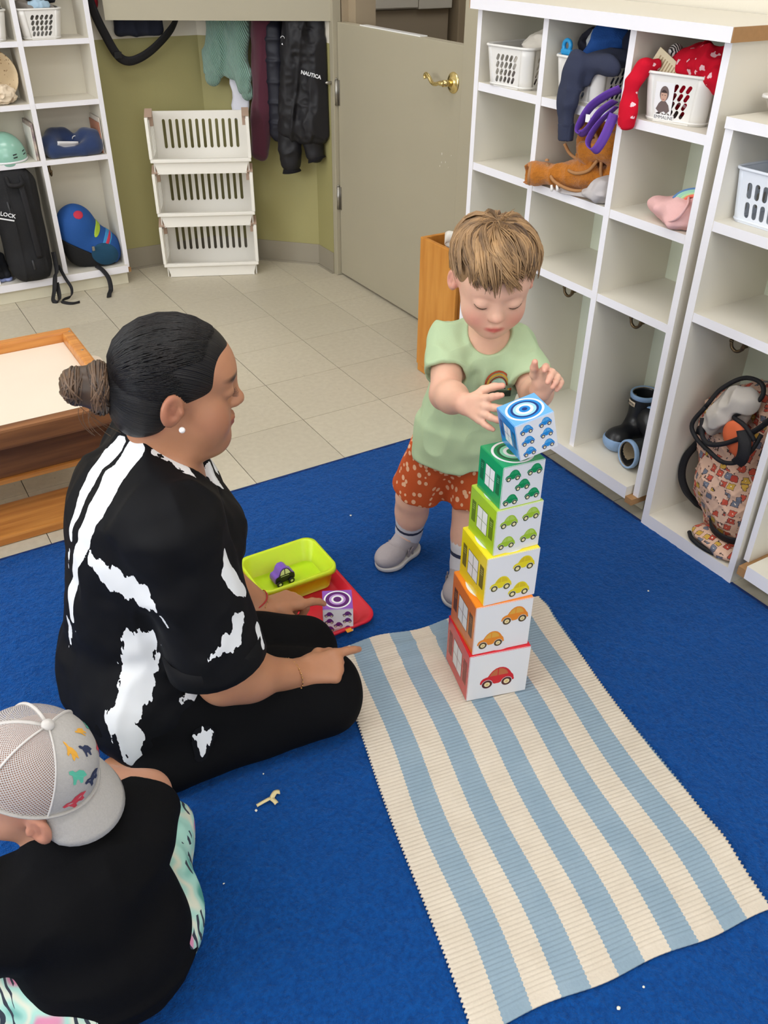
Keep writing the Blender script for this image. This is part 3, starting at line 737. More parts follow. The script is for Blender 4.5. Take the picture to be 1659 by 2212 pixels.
# toy car in the bin
tc_ = thing('toy_car', 'small purple wooden toy car with black wheels in the lime bin', 'toy car', (-.4485, -1.995, .0135), .05)
s = .058; P = [(x*s-s/2, y*s) for x, y in [(0, .2), (.0, .38), (.05, .5), (.2, .55), (.3, .8), (.4, .9), (.6, .9), (.72, .8), (.84, .58), (.97, .5), (1, .36), (.99, .2), (.9, .15), (.1, .15)]]
mb = MB(); mb.prism(P, -.015, .015, M4=frame((0, 0, 0), (1, 0, 0), (0, 0, 1)))
me = mb.make('car_body'); bm = bmesh.new(); bm.from_mesh(me); bmesh.ops.bevel(bm, geom=bm.edges[:], offset=.0012, segments=2, affect='EDGES'); bm.to_mesh(me); bm.free()
obj('car_body', me, M('purple_paint', '7a52b8', .35), tc_, local=1)
mb = MB(); f = frame((0, -.0152, 0), (1, 0, 0), (0, 0, 1)); add_poly(mb, [(x*.93, y*.93+.002) for x, y in P], f @ Matrix.Translation((0, 0, .0002)), 0)
for q in ([(.27, .56), (.33, .76), (.42, .84), (.48, .84), (.48, .56)], [(.52, .56), (.52, .84), (.6, .84), (.68, .76), (.78, .56)], [(.3, .5), (.7, .5), (.7, .47), (.3, .47)]):
    add_poly(mb, [(x*s-s/2, y*s) for x, y in q], f @ Matrix.Translation((0, 0, .0004)), 1)
obj('side_print', mb, [M('black_paint', '1c1a20', .4), M('pale_print', 'd8d4b8', .4)], tc_, local=1)
for x in (-.0165, .0165):
    for yy in (-1, 1):
        f = frame((x, yy*.0155, .0085), (1, 0, 0), (0, 0, 1)) if yy < 0 else frame((x, yy*.0155, .0085), (-1, 0, 0), (0, 0, 1))
        mb = MB(); mb.lathe([(0, .004), (.004, .004), (.0045, .005), (.0075, .005), (.0085, .004), (.0085, 0)], 20, M4=f)
        wl = obj('wheel', mb, M('black_paint', '1c1a20', .4), tc_, local=1)
        mb = MB(); mb.lathe([(0, .0052), (.0035, .005), (.004, .0045)], 16, M4=f); obj('hubcap', mb, M('pale_print', 'd8d4b8', .4), wl, local=1)
# ---------------------------------------------------------------- carpet litter
mb = MB()
for pts, w in (([(-.787, -2.585), (-.765, -2.585), (-.7565, -2.583)], .0072), ([(-.7565, -2.5855), (-.744, -2.577), (-.735, -2.579)], .010), ([(-.7565, -2.583), (-.7535, -2.595), (-.752, -2.601)], .009)):
    p = [np.array(q) for q in spl([(*q, 0) for q in pts], 6)]; rows = []
    for i, q in enumerate(p):
        d = p[min(i+1, len(p)-1)]-p[max(i-1, 0)]; d /= np.linalg.norm(d); n = np.array([-d[1], d[0], 0]); t = i/(len(p)-1)
        rows.append([q+n*w/2+A(0, 0, CZ+.003+.003*math.sin(t*3)), q+A(0, 0, CZ+.0045+.003*math.sin(t*3)), q-n*w/2+A(0, 0, CZ+.003+.003*math.sin(t*3))])
    mb.grid(np.array(rows)[::-1], thick=.0008)
obj('wood_chip', mb, M('yellowish_paper', 'd9c795', .8, var=.15, vscale=200), label='torn cream paper scrap lying on the blue carpet', cat='scrap')
for k, (x, y, s) in enumerate([(-.148, -1.815, .0035), (.342, -2.495, .003), (-.792, -2.593, .003), (-.744, -2.521, .002), (-.904, -2.704, .002), (-.396, -3.217, .003), (-.453, -3.221, .004)]):
    lab = ['tiny white crumb on the carpet between red tray and boy', 'tiny white crumb on the carpet before the right cubbies', 'tiny white crumb beside the paper scrap', 'tiny crumb on carpet above the paper scrap', 'tiny crumb on carpet by the child in the cap', 'tiny pale crumb on carpet past the near rug end', 'tiny tan crumb on carpet near the bottom edge'][k]
    bm = bmesh.new(); bmesh.ops.create_icosphere(bm, subdivisions=1, radius=s)
    for v in bm.verts: v.co = Vector((v.co.x*random.uniform(.6, 1.3), v.co.y*random.uniform(.6, 1.2), v.co.z*.6))+Vector((x, y, CZ+.001))
    mb = MB(); mb.bm(bm); obj('crumb', mb, M('crumb_white', 'e6e0cf', .9), label=lab, cat='crumb', group='crumbs on the carpet')
# ---------------------------------------------------------------- wooden sensory table
m_oak = M('orange_varnished_wood', 'd49149', .4, stretch=(4, 60, 60), vscale=1, col2='b97434', coat=.15)
m_oakd = M('worn_brown_wood', '8a5a34', .55, stretch=(3, 50, 50), vscale=1, col2='6a4226')
m_lam = M('cream_laminate', 'e6d8c6', .4, var=.04, vscale=6)
tb = thing('sand_table', 'low wooden children\'s table with cream inset top, behind the woman', 'table', (-1.1, -1.2, 0))
X0, X1, YA, YB2, ZT = -1.62, -.638, -1.485, -.893, .35
for n_, a in (('back_rail', (X0, X1, YB2-.034, YB2, ZT-.10, ZT)), ('front_rail', (X0, X1, YA, YA+.034, ZT-.055, ZT)), ('end_rail', (X0, X0+.034, YA+.0345, YB2-.0345, ZT-.10, ZT)), ('end_rail', (X1-.034, X1, YA+.0345, YB2-.0345, ZT-.10, ZT))):
    mb = MB(); mb.box(*a, bev=.007); obj(n_, mb, m_oakd if n_ == 'front_rail' else m_oak, tb)
mb = MB(); mb.box(X0+.0345, X1-.0345, YA+.0345, YB2-.0345, ZT-.045, ZT-.032); obj('inset_top', mb, m_lam, tb)
mb = MB(); mb.box(X0+.04, X1-.04, -1.40, -1.38, .17, ZT-.046, bev=.002); obj('front_panel', mb, m_oakd, tb)
mb = MB(); mb.box(X0+.04, X1-.04, -1.41, -1.379, .155, .1695, bev=.003); obj('lower_rail', mb, m_oak, tb)
for y in (-1.44, -.95):
    for x in (X0+.03, X1-.03):
        mb = MB(); mb.box(x-.02, x+.02, y-.02, y+.02, .031, ZT-.101, bev=.004); obj('leg', mb, m_oak, tb)
mb = MB(); mb.box(X0, X1-.01, -1.462, -1.29, .001, .030, bev=.008); obj('foot_board', mb, m_oak, tb)
mb = MB(); mb.box(X0, X1-.01, -1.0, -.9, .001, .030, bev=.008); obj('foot_board', mb, m_oak, tb)
P = [(-.66, -1.37), (-.572, -1.37), (-.572, -.945)]+[(-.597+.025*math.cos(a), -.945+.035*math.sin(a)) for a in np.linspace(.2, PI/2, 6)]+[(-.66, -.91)]
mb = MB(); mb.prism(P, .228, .2485); obj('side_shelf', mb, m_lam, tb, label='cream laminated board with rounded corner')
for q in ((-.648, -.93, ZT), (-.652, -1.09, ZT)):
    mb = MB(); mb.lathe([(0, .0006), (.004, .0004), (.0042, 0)], 10, M4=Matrix.Translation(q)); obj('screw', mb, m_steel, tb)
# ---------------------------------------------------------------- wooden divider box by the door
wb = thing('magazine_box', 'orange wooden divider box open at the top, between door and cubby', 'box', (.66, -1.2, 0))
x0, x1, y0, y1, H = .553, .775, -1.30, -1.075, .505
m_wbx = M('honey_wood', 'd08f40', .45, stretch=(12, 12, 1.5), vscale=3, col2='c07c30')
mb = MB(); mb.box(x0, x0+.016, y0, y1, .03, H, bev=.003); mb.box(x0+.004, x0+.016, y0+.004, y1-.004, .002, .03); obj('front_board', mb, m_wbx, wb)
mb = MB(); mb.box(x0+.0165, x1, y1-.016, y1, .002, H, bev=.002); obj('side_board', mb, m_wbx, wb)
mb = MB(); mb.box(x0+.0165, x1, y0, y0+.016, .002, H, bev=.002); obj('side_board', mb, m_wbx, wb)
mb = MB(); mb.box(x1-.016, x1, y0+.0165, y1-.0165, .002, H, bev=.002); obj('back_board', mb, m_wbx, wb)
mb = MB(); mb.box(x0+.0165, x1-.0165, -1.196, -1.186, .03, H-.006); obj('partition', mb, m_wbx, wb)
mb = MB(); mb.box(x0+.0165, x1-.0165, y0+.0165, y1-.0165, .03, .045); obj('base_board', mb, m_wbx, wb)
# white looped strap resting in it
mb = MB(); pts = spl([(.60, -1.245, .47), (.585, -1.215, .505), (.572, -1.20, .525), (.575, -1.215, .54), (.60, -1.25, .535), (.64, -1.27, .52), (.66, -1.28, .46)], 6)
rows = [[np.array(p)+A(0, 0, .018), np.array(p), np.array(p)-A(0, 0, .018)] for p in pts]; mb.grid(np.array(rows), thick=.003)
obj('looped_band', mb, M('white_felt', 'dcd6cc', .9), label='white looped band sticking out of the wooden divider box', cat='band')
# white board edge between box and cubby
mb = MB(); mb.box(.60, .775, -1.332, -1.316, .002, .66, bev=.002); obj('white_board', mb, m_edge, label='narrow white board standing between wooden box and cubby', cat='board')
# ---------------------------------------------------------------- patterned cloth materials
def spotted(name, base, spot, scale, size, rough=.9, noise=None, bump=.2):
    m, nt, b = nodemat(name); tc = N(nt, 'ShaderNodeTexCoord')
    vo = N(nt, 'ShaderNodeTexVoronoi'); vo.inputs['Scale'].default_value = scale; vo.inputs['Randomness'].default_value = .75; Lk(nt, tc.outputs['Object'], vo.inputs['Vector'])
    d = vo.outputs['Distance']
    if noise:
        n = N(nt, 'ShaderNodeTexNoise'); n.inputs['Scale'].default_value = noise; Lk(nt, tc.outputs['Object'], n.inputs['Vector'])
        d = math_n(nt, 'ADD', d, math_n(nt, 'MULTIPLY', math_n(nt, 'SUBTRACT', n.outputs['Fac'], .5), .5))
    f = math_n(nt, 'LESS_THAN', d, size)
    Lk(nt, mixc(nt, f, lin(base), lin(spot)), b.inputs['Base Color']); b.inputs['Roughness'].default_value = rough; b.inputs['Specular IOR Level'].default_value = .15
    n2 = N(nt, 'ShaderNodeTexNoise'); n2.inputs['Scale'].default_value = 400; Lk(nt, tc.outputs['Object'], n2.inputs['Vector'])
    bp = N(nt, 'ShaderNodeBump'); bp.inputs['Strength'].default_value = bump; bp.inputs['Distance'].default_value = .002; Lk(nt, n2.outputs['Fac'], bp.inputs['Height']); Lk(nt, bp.outputs[0], b.inputs['Normal'])
    return m
m_redprint = spotted('red_snow_print', 'c4142c', 'eec6cc', 42, .25, noise=130)
m_quilt, nt, b = nodemat('quilted_car_print'); tc = N(nt, 'ShaderNodeTexCoord')
vo = N(nt, 'ShaderNodeTexVoronoi', distance='CHEBYCHEV'); vo.inputs['Scale'].default_value = 44; vo.inputs['Randomness'].default_value = .45; Lk(nt, tc.outputs['Object'], vo.inputs['Vector'])
nn = N(nt, 'ShaderNodeTexNoise'); nn.inputs['Scale'].default_value = 160; Lk(nt, tc.outputs['Object'], nn.inputs['Vector'])
dd = math_n(nt, 'ADD', vo.outputs['Distance'], math_n(nt, 'MULTIPLY', math_n(nt, 'SUBTRACT', nn.outputs['Fac'], .5), .3))
sp = N(nt, 'ShaderNodeSeparateColor'); Lk(nt, vo.outputs['Color'], sp.inputs[0])
cr = N(nt, 'ShaderNodeValToRGB'); cr.color_ramp.interpolation = 'CONSTANT'
for i, (p, h) in enumerate([(0, 'c4513c'), (.35, 'c9a040'), (.6, '6f7484'), (.85, 'b5402f')]):
    e = cr.color_ramp.elements[i] if i < 2 else cr.color_ramp.elements.new(p); e.position = p; e.color = (*lin(h), 1)
Lk(nt, sp.outputs[0], cr.inputs[0])
c = mixc(nt, math_n(nt, 'LESS_THAN', dd, .37), lin('d8b39d'), lin('4a3a38')); c = mixc(nt, math_n(nt, 'LESS_THAN', dd, .32), c, cr.outputs[0])
c = mixc(nt, math_n(nt, 'LESS_THAN', dd, .07), c, lin('e8dcc8'))
Lk(nt, c, b.inputs['Base Color']); b.inputs['Roughness'].default_value = .8
m_blackweb = M('black_webbing', '17161a', .7, bump=.3, bscale=500)
m_plastic = M('white_plastic', 'e6e3df', .35, spec=.5)
def capsule(cx_, cy_, L, w, ang, n=5):
    a = math.radians(ang); d = (L-w)/2; P = []
    for s in (1, -1):
        for k in range(n+1):
            t = -PI/2+PI*k/n if s > 0 else PI/2+PI*k/n; P.append((w/2*math.cos(t+PI/2)*1, s*0+w/2*math.sin(t+PI/2)+s*d))
    return [(cx_+x*math.cos(a)-y*math.sin(a), cy_+x*math.sin(a)+y*math.cos(a)) for x, y in P]
def basket(label, loc, rz, w, d, h, flare, r, style='oval', mat=None, group=None):
    """open plastic basket, pierced walls; front face towards local -y"""
    mat = mat or m_plastic
    root = thing('plastic_basket', label, 'basket', loc, rz, group)
    def side(L, style):
        loops = [[(-L/2, 0), (L/2, 0), (L/2, h), (-L/2, h)]]
        if style == 'oval':
            n = max(2, int((L-.012)/.0145)); x0 = -(n-1)*.0145/2
            for row in range(4):
                yc = h*.2+row*h*.178
                for k in range(n):
                    x = x0+k*.0145+(row-1.5)*.002
                    if abs(x) < L/2-.006: loops.append(capsule(x, yc, .0185, .0088, -26))
        else:
            n = max(2, int((L-.01)/.020))
            for row in range(2):
                for k in range(n): loops.append(capsule(-(n-1)*.01+k*.020, h*(.27+.36*row), h*.3, .0125, 0))
        return flat_mesh(loops, .0009)
    def place(me, k):
        L = (w if k % 2 == 0 else d)-2*r; out = []
        for v in me.vertices:
            s, y, z = v.co; f = flare*y/h; hx, hy = w/2+f, d/2+f
            if k % 2 == 0: p = (s*(hx-r)/(w/2-r), -hy-z); p = p if k == 0 else (-p[0], -p[1])
            else: p = (hx+z, s*(hy-r)/(d/2-r)); p = p if k == 1 else (-p[0], -p[1])
            out.append((p[0], p[1], y))
        return out, [list(q.vertices) for q in me.polygons]
    mb = MB()
    mw, md = side(w-2*r, style), side(d-2*r, style)
    for k in range(4): mb.add(*place(mw if k % 2 == 0 else md, k))
    for q, (sx, sy) in enumerate(((1, 1), (-1, 1), (-1, -1), (1, -1))):
        rows = []
        for z in np.linspace(0, h, 6):
            f = flare*z/h; rows.append([((sx*(w/2+f-r)+r*math.cos(q*PI/2+t)), (sy*(d/2+f-r)+r*math.sin(q*PI/2+t)), z) for t in np.linspace(0, PI/2, 7)])
        mb.grid(np.array(rows), thick=.0012)
    def ring(off, z):
        out = []
        for q, (sx, sy) in enumerate(((1, 1), (-1, 1), (-1, -1), (1, -1))):
            for t in np.linspace(0, PI/2, 6): out.append((sx*(w/2+off-r)+r*math.cos(q*PI/2+t), sy*(d/2+off-r)+r*math.sin(q*PI/2+t), z))
        return out
    obj('basket_wall', mb, mat, root, local=1)
    mb = MB(); mb.tube(ring(flare+.0015, h), .0036, 8, closed=True, up=(0, 0, 1)); obj('rim', mb, mat, root, local=1)
    mb = MB(); mb.prism([p[:2] for p in ring(0, 0)], 0.0002, .003); obj('basket_base', mb, mat, root, local=1)
    mb = MB(); mb.tube(ring(.001, .006), .0025, 6, closed=True, up=(0, 0, 1)); obj('base_band', mb, mat, root, local=1)
    return root
def soft(name, prims, mat, lo, hi, h=.004, k=.02, fold=(.006, 22, 1), label=None, cat='cloth', group=None, parent=None, subs=(), fine=None):
    s = Sculpt()
    for p in prims: s.u(p, k)
    for p in subs: s.sub(p, .006)
    a, sc, sd = fold
    if a: s.disp(lambda P: a*(np.abs(nz(P, sc, sd))*2-.8+.5*nz(P, sc*2.3, sd+3)).astype(np.float32))
    if fine: s.disp(lambda P: fine[0]*nz(P, fine[1], 9).astype(np.float32))
    me = s.build(name, lo, hi, h)
    if parent is not None: return obj(name, me, mat, parent)
    return obj(name, me, mat, label=label, cat=cat, group=group)
def ribbon(pts, w, t, up, n=8):
    p = spl(pts, n); rows = []
    for i, q in enumerate(p):
        d = p[min(i+1, len(p)-1)]-p[max(i-1, 0)]; d /= np.linalg.norm(d)+1e-9; u = np.array(up if not callable(up) else up(i/(len(p)-1)), float); u -= d*(u@d); u /= np.linalg.norm(u)+1e-9
        rows.append([q+u*w/2, q+u*w/6, q-u*w/6, q-u*w/2])
    mb = MB(); mb.grid(np.array(rows), thick=t); return mb
# ---------------------------------------------------------------- baskets on the top row
G1 = 'pierced white baskets in the cubbies'
basket('white basket with white cloth, first cubby from the door', (.632, -1.468, 1.0285), math.radians(-82), .150, .155, .103, .010, .028, group=G1)
b2 = basket('white basket under the navy sweatshirt and purple strap', (.650, -1.752, 1.0285), math.radians(-88), .150, .165, .103, .010, .028, group=G1)
b3 = basket('white basket of red cloth with a child\'s photo on its front', (.658, -2.058, 1.0285), math.radians(-77), .152, .162, .103, .010, .030, group=G1)
f = frame(world_of(b3) @ Vector((-.022, -.0895, .052)), world_of(b3).to_3x3() @ Vector((1, 0, 0)), world_of(b3).to_3x3() @ Vector((0, -.09, 1)))
def poly_part(name, shapes, mats, parent, M4):
    mb = MB()
    for k, (poly, mi) in enumerate(shapes): add_poly(mb, poly, M4 @ Matrix.Translation((0, 0, .0004*k)), mi)
    return obj(name, mb, mats, parent)
mb = MB(); mb.prism([(-.024, -.018), (-.018, -.034), (-.006, -.028), (.004, -.034), (.014, -.030), (.022, -.036), (.024, .034), (-.024, .034)], -.0006, 0, M4=f); obj('photo_tag', mb, M('photo_paper', 'eae8ea', .4), b3)
f2 = f @ Matrix.Translation((0, -.002, .0003))
poly_part('photo_print', [([(-.018, -.022), (-.012, -.010), (-.006, -.004), (.006, -.004), (.014, -.012), (.018, -.024), (.010, -.030), (.004, -.026), (-.008, -.030)], 0), ([(x*1.0, y+.012) for x, y in [(-.011+.0*k, 0) for k in range(0)]+[(.0115*math.cos(a), .0165*math.sin(a)) for a in np.linspace(0, 2*PI, 24)[:-1]]], 0),
    ([(.0085*math.cos(a), .008+.0125*math.sin(a)) for a in np.linspace(0, 2*PI, 24)[:-1]], 1), ([(.0085*math.cos(a), .008+.0125*math.sin(a)) for a in np.linspace(.5, PI-.5, 10)], 2),
    ([(-.0052, .0085), (-.002, .0085), (-.002, .0098), (-.0052, .0098)], 2), ([(.002, .0085), (.0052, .0085), (.0052, .0098), (.002, .0098)], 2), ([(-.003, -.0005), (.003, -.0005), (.002, .001), (-.002, .001)], 3)], [M('print_hood', '6a5a58', .5), M('print_skin', 'c8a08c', .5), M('print_dark', '3a2a28', .5), M('print_lip', 'a8605c', .5)], b3, f2)
f3 = frame(world_of(b3) @ Vector((-.018, -.0842, .0105)), world_of(b3).to_3x3() @ Vector((1, 0, 0)), world_of(b3).to_3x3() @ Vector((0, -.09, 1)))
mb = MB(); mb.prism([(-.026, -.0065), (.026, -.0065), (.026, .0065), (-.026, .0065)], -.0006, .0004, M4=f3); nm = obj('name_label', mb, M('label_white', 'eeecec', .4), b3)
mb = MB(); mb.mesh(text_mesh('EMMALINE', .0105), f3 @ Matrix.Translation((0, 0, .0006))); obj('label_text', mb, M('ink_grey', '55555a', .6), nm)
f3 = frame((.5605, -1.455, 1.0375), (0.10, -1, 0), (-.09, 0, 1))
mb = MB(); mb.prism([(-.011, -.004), (.011, -.004), (.011, .004), (-.011, .004)], -.0006, .0004, M4=f3); obj('name_label', mb, M('label_white', 'eeecec', .4), [o for o in bpy.data.objects if o.name == 'plastic_basket'][0])
soft('white_cloth', [ell((.655, -1.50, 1.125), (.05, .055, .035)), ell((.67, -1.53, 1.14), (.045, .04, .035)), ell((.65, -1.47, 1.075), (.05, .05, .04))], M('white_cotton', 'e6dfd4', .9), (.57, -1.58, 1.03), (.75, -1.39, 1.2), label='crumpled white cloth in the first basket from the door', fold=(.008, 26, 4))
soft('grey_cloth', [rbox((.64, -1.47, 1.048), (.05, .045, .012), .008)], M('grey_brown_cloth', '7d7470', .9), (.56, -1.54, 1.03), (.72, -1.40, 1.08), label='grey folded cloth at the bottom of the first basket', fold=(.004, 30, 2))
# clothes of the second basket
navy = M('navy_fleece', '30354a', .95, bump=.3, bscale=500)
s = Sculpt().u([ell((.62, -1.83, 1.137), (.055, .06, .020)), ell((.585, -1.80, 1.135), (.03, .035, .014)), ell((.565, -1.86, 1.125), (.016, .045, .024)), ell((.555, -1.80, 1.105), (.010, .03, .03))], .02)
def flatx(fn, x0, kx):
    def g(P):
        Q = P.copy(); Q[..., 0] = (Q[..., 0]-x0)*kx+x0; return fn(Q)/kx**.5
    return g
for q in chain([(.545, -1.772, 1.134), (.535, -1.771, 1.10), (.533, -1.768, 1.04), (.533, -1.772, .99)], [.022, .026, .027, .026]): s.u(flatx(q, .533, 1.8), .02)
s.disp(lambda P: (.004*(np.abs(nz(P, 24, 6))*2-.8)+.002*np.sin(P[..., 1]*160+3*nz(P, 9, 2))*np.clip((1.1-P[..., 2])*30, 0, 1)).astype(np.float32))
sw = thing('sweatshirt', 'navy sweatshirt draped over the second basket, one sleeve hanging down', 'sweatshirt', (.6, -1.8, 1.12))
obj('sweatshirt_body', s.build('sweatshirt_body', (.49, -1.92, .94), (.70, -1.72, 1.18), .0035), navy, sw)
s = Sculpt()
s.u(flatx(cone((.533, -1.771, .985), (.533, -1.776, .942), .0265, .024), .533, 1.7), .01)
s.disp(lambda P: (.0009*np.sin(P[..., 1]*900)).astype(np.float32)); obj('cuff', s.build('cuff', (.49, -1.82, .91), (.58, -1.73, 1.01), .003), navy, sw)
soft('fleece_jacket', [ell((.645, -1.755, 1.165), (.04, .035, .045)), ell((.625, -1.745, 1.135), (.03, .035, .03)), ell((.66, -1.79, 1.16), (.03, .03, .04))], M('royal_blue_fleece', '1c4a8e', .95, bump=.4, bscale=300), (.57, -1.84, 1.06), (.72, -1.69, 1.2115), label='royal blue fleece on top of the second basket', cat='jacket', fold=(.006, 24, 11))
soft('dark_garment', [ell((.68, -1.845, 1.16), (.05, .035, .045)), ell((.69, -1.86, 1.12), (.05, .03, .06))], M('midnight_cloth', '151a30', .95), (.61, -1.91, 1.05), (.76, -1.79, 1.2115), label='very dark blue garment at the back right of the second basket', cat='garment', fold=(.006, 22, 5))
soft('charcoal_shirt', [ell((.655, -1.69, 1.145), (.035, .022, .03)), ell((.675, -1.70, 1.165), (.035, .03, .025))], M('charcoal_navy', '23232e', .9), (.60, -1.735, 1.10), (.73, -1.648, 1.21), label='charcoal garment at the left of the second basket', cat='garment', fold=(.007, 30, 3))
soft('grey_shirt', [ell((.64, -1.724, 1.145), (.022, .014, .04)), ell((.66, -1.735, 1.18), (.03, .02, .02))], M('pale_grey_knit', 'b4b6b4', .9), (.59, -1.77, 1.09), (.71, -1.69, 1.2115), label='pale grey garment beside the royal blue fleece', cat='garment', fold=(.006, 30, 8))
soft('basket_filling', [rbox((.655, -1.752, 1.075), (.062, .046, .038), .015)], M('mixed_blue_cloth', '394a78', .95, col2='9aa4b4', vscale=30), (.57, -1.83, 1.03), (.74, -1.67, 1.13), label='blue and grey clothes filling the second basket', cat='clothes', fold=(.004, 26, 2))
pc = thing('pacifier_clip', 'bright blue plastic ring toy on the rim of the second basket', 'toy', (.585, -1.683, 1.128))
m_cy = M('cyan_plastic', '2a9ad8', .3)
mb = MB(); mb.tube([(.585+0*a, -1.683+.013*math.cos(a), 1.152+.013*math.sin(a)) for a in np.linspace(0, 2*PI, 20)[:-1]], .0055, 8, closed=True); obj('ring', mb, m_cy, pc)
mb = MB(); mb.box(.578, .592, -1.704, -1.665, 1.128, 1.146, bev=.006); obj('clip_body', mb, m_cy, pc)
ps = thing('tote_strap', 'purple webbing straps hanging in loops below the second basket', 'strap', (.55, -1.9, .96))
m_pur = M('purple_webbing', '6a42a8', .75, bump=.2, bscale=600)
obj('strap', ribbon([(.548, -1.932, 1.085), (.530, -1.905, 1.068), (.520, -1.865, 1.035), (.518, -1.838, .99), (.522, -1.838, .972), (.526, -1.860, .985), (.528, -1.893, 1.03), (.538, -1.928, 1.06)], .026, .002, lambda t: (-.75 if t < .5 else -.6, -.25, .8-.4*t)), m_pur, ps)
obj('strap', ribbon([(.546, -1.930, 1.045), (.528, -1.897, 1.005), (.517, -1.88, .965), (.517, -1.888, .945), (.520, -1.906, .945), (.528, -1.922, .98), (.540, -1.931, 1.03)], .024, .002, lambda t: (-.6, -.5+t*1.1, .45)), m_pur, ps)
mb = MB(); mb.box(-.007, .007, -.0012, 0, -.009, .009, at=(.5165, -1.867, 1.012), rot=-1.4); obj('sewn_label', mb, M('label_white', 'eeecec', .4), ps)
# clothes of the third basket
soft('red_print_cloth', [ell((.65, -2.06, 1.145), (.05, .055, .045)), ell((.64, -2.115, 1.15), (.05, .045, .045)), ell((.615, -2.16, 1.135), (.025, .025, .03)), ell((.665, -2.075, 1.09), (.06, .055, .06)), ell((.68, -2.15, 1.17), (.03, .035, .03))], m_redprint, (.55, -2.21, 1.03), (.76, -1.96, 1.2115), label='red cloth with white winter print heaped in the third basket', fold=(.009, 24, 21))
soft('red_print_sleeve', [flatx(q, .545, 1.6) for q in chain([(.60, -2.005, 1.142), (.555, -1.990, 1.137), (.538, -1.978, 1.10), (.534, -1.974, 1.055), (.534, -1.977, 1.035)], [.012, .014, .016, .018, .019])+[cone((.534, -1.975, 1.05), (.534, -1.978, 1.008), .019, .0215)]], m_redprint, (.49, -2.03, .98), (.64, -1.93, 1.18), label='red printed sleeve hanging left of the third basket', cat='sleeve', fold=(.003, 26, 2), h=.003)
f = frame((.592, -2.03, 1.138), (.12, -1, -.30), (.35, -.30, 1))
bk = thing('card_packet', 'cream printed card packet stuck in the third basket', 'packet', (.59, -2.03, 1.10))
mb = MB(); mb.prism([(-.05, -.03), (.06, -.012), (.058, .012), (-.045, .030)], -.004, .004, M4=f); obj('card', mb, M('cream_card', 'dccfae', .7), bk)
mb = MB()
for k in range(9):
    x = -.035+k*.008; mb.prism([(x, -.016), (x+.003, -.016), (x+.004, .016-.0012*k), (x+.001, .016-.0012*k)], .0042, .0046, M4=f)
obj('printed_lines', mb, M('ink_brown', 'a89470', .7), bk)
mz, nt, b = nodemat('zebra_cloth'); tc = N(nt, 'ShaderNodeTexCoord'); wv = N(nt, 'ShaderNodeTexWave'); wv.inputs['Scale'].default_value = 55; wv.inputs['Distortion'].default_value = 4; Lk(nt, tc.outputs['Object'], wv.inputs[0])
Lk(nt, mixc(nt, math_n(nt, 'GREATER_THAN', wv.outputs['Fac'], .5), lin('1c1a1c'), lin('d8d4d0')), b.inputs['Base Color']); b.inputs['Roughness'].default_value = .9
soft('striped_cloth', [ell((.625, -2.012, 1.150), (.022, .016, .036))], mz, (.58, -2.05, 1.09), (.67, -1.96, 1.205), label='black and white striped cloth behind the cream card packet', fold=(.004, 40, 2), h=.003)
# ---------------------------------------------------------------- second row: jacket, hat, pink bag
fl = M('orange_fleece', 'b9701f', 1, bump=.9, bscale=260, var=.25, vscale=120, sheen=.3); trim = M('tan_binding', 'a8794e', .8); lining = M('brown_lining', '7a5a40', .9)
jk = thing('fleece_jacket', 'orange brown teddy fleece jacket with tan binding, stuffed in the middle cubby', 'jacket', (.62, -1.8, .807))
s = Sculpt().u([ell((.66, -1.80, .850), (.085, .10, .043)), ell((.665, -1.735, .925), (.045, .035, .05)), ell((.665, -1.880, .92), (.05, .042, .085)), ell((.60, -1.775, .86), (.035, .06, .03)), rc((.625, -1.80, .850), (.525, -1.665, .838), .034, .029), rc((.62, -1.86, .93), (.585, -1.80, .915), .034, .024), ell((.69, -1.82, .96), (.04, .06, .05))], .018)
s.sub(rc((.535, -1.68, .838), (.48, -1.61, .834), .022, .026), .004); s.sub(rc((.60, -1.808, .915), (.54, -1.77, .91), .014, .017), .004)
s.disp(lambda P: (.0055*(np.abs(nz(P, 24, 16))*2-.8)+.0016*nz(P, 150, 2)).astype(np.float32)); s.inter(half((0, 0, .8075), (0, 0, -1)), .002)
obj('fleece_body', s.build('fleece_body', (.46, -1.93, .80), (.77, -1.60, 1.02), .0035), fl, jk)
def torus_part(name, c, ax, R, r, mat, parent, sq=1.0):
    f = frame(c, Vector(ax).orthogonal(), Vector(ax).cross(Vector(ax).orthogonal())); mb = MB()
    mb.tube([f @ Vector((R*math.cos(a), R*sq*math.sin(a), 0)) for a in np.linspace(0, 2*PI, 28)[:-1]], r, 8, closed=True); return obj(name, mb, mat, parent)
torus_part('cuff_binding', (.524, -1.664, .838), (-.1, .135, .0), .0275, .0048, trim, jk, .95)
torus_part('cuff_binding', (.581, -1.795, .914), (-.75, .5, 0), .0185, .0045, trim, jk, .9)
s = Sculpt().u(rc((.575, -1.733, .84), (.535, -1.68, .838), .022, .023)).sub(rc((.552, -1.70, .838), (.49, -1.62, .836), .016, .021), .003); obj('cuff_lining', s.build('cuff_lining', (.49, -1.76, .80), (.61, -1.64, .88), .003), lining, jk)
for pts in ([(.60, -1.700, .915), (.605, -1.72, .893), (.60, -1.76, .886), (.585, -1.79, .893)], [(.60, -1.77, .975), (.605, -1.81, .955), (.60, -1.845, .91), (.598, -1.86, .862), (.62, -1.875, .835)], [(.575, -1.72, .868), (.565, -1.76, .864), (.562, -1.80, .862), (.572, -1.835, .875), (.59, -1.845, .90)], [(.545, -1.70, .868), (.535, -1.745, .835), (.548, -1.81, .822), (.58, -1.86, .83)]):
    mb = MB(); mb.tube(spl(pts, 6), .0045, 8); obj('edge_binding', mb, trim, jk)
mb = MB()
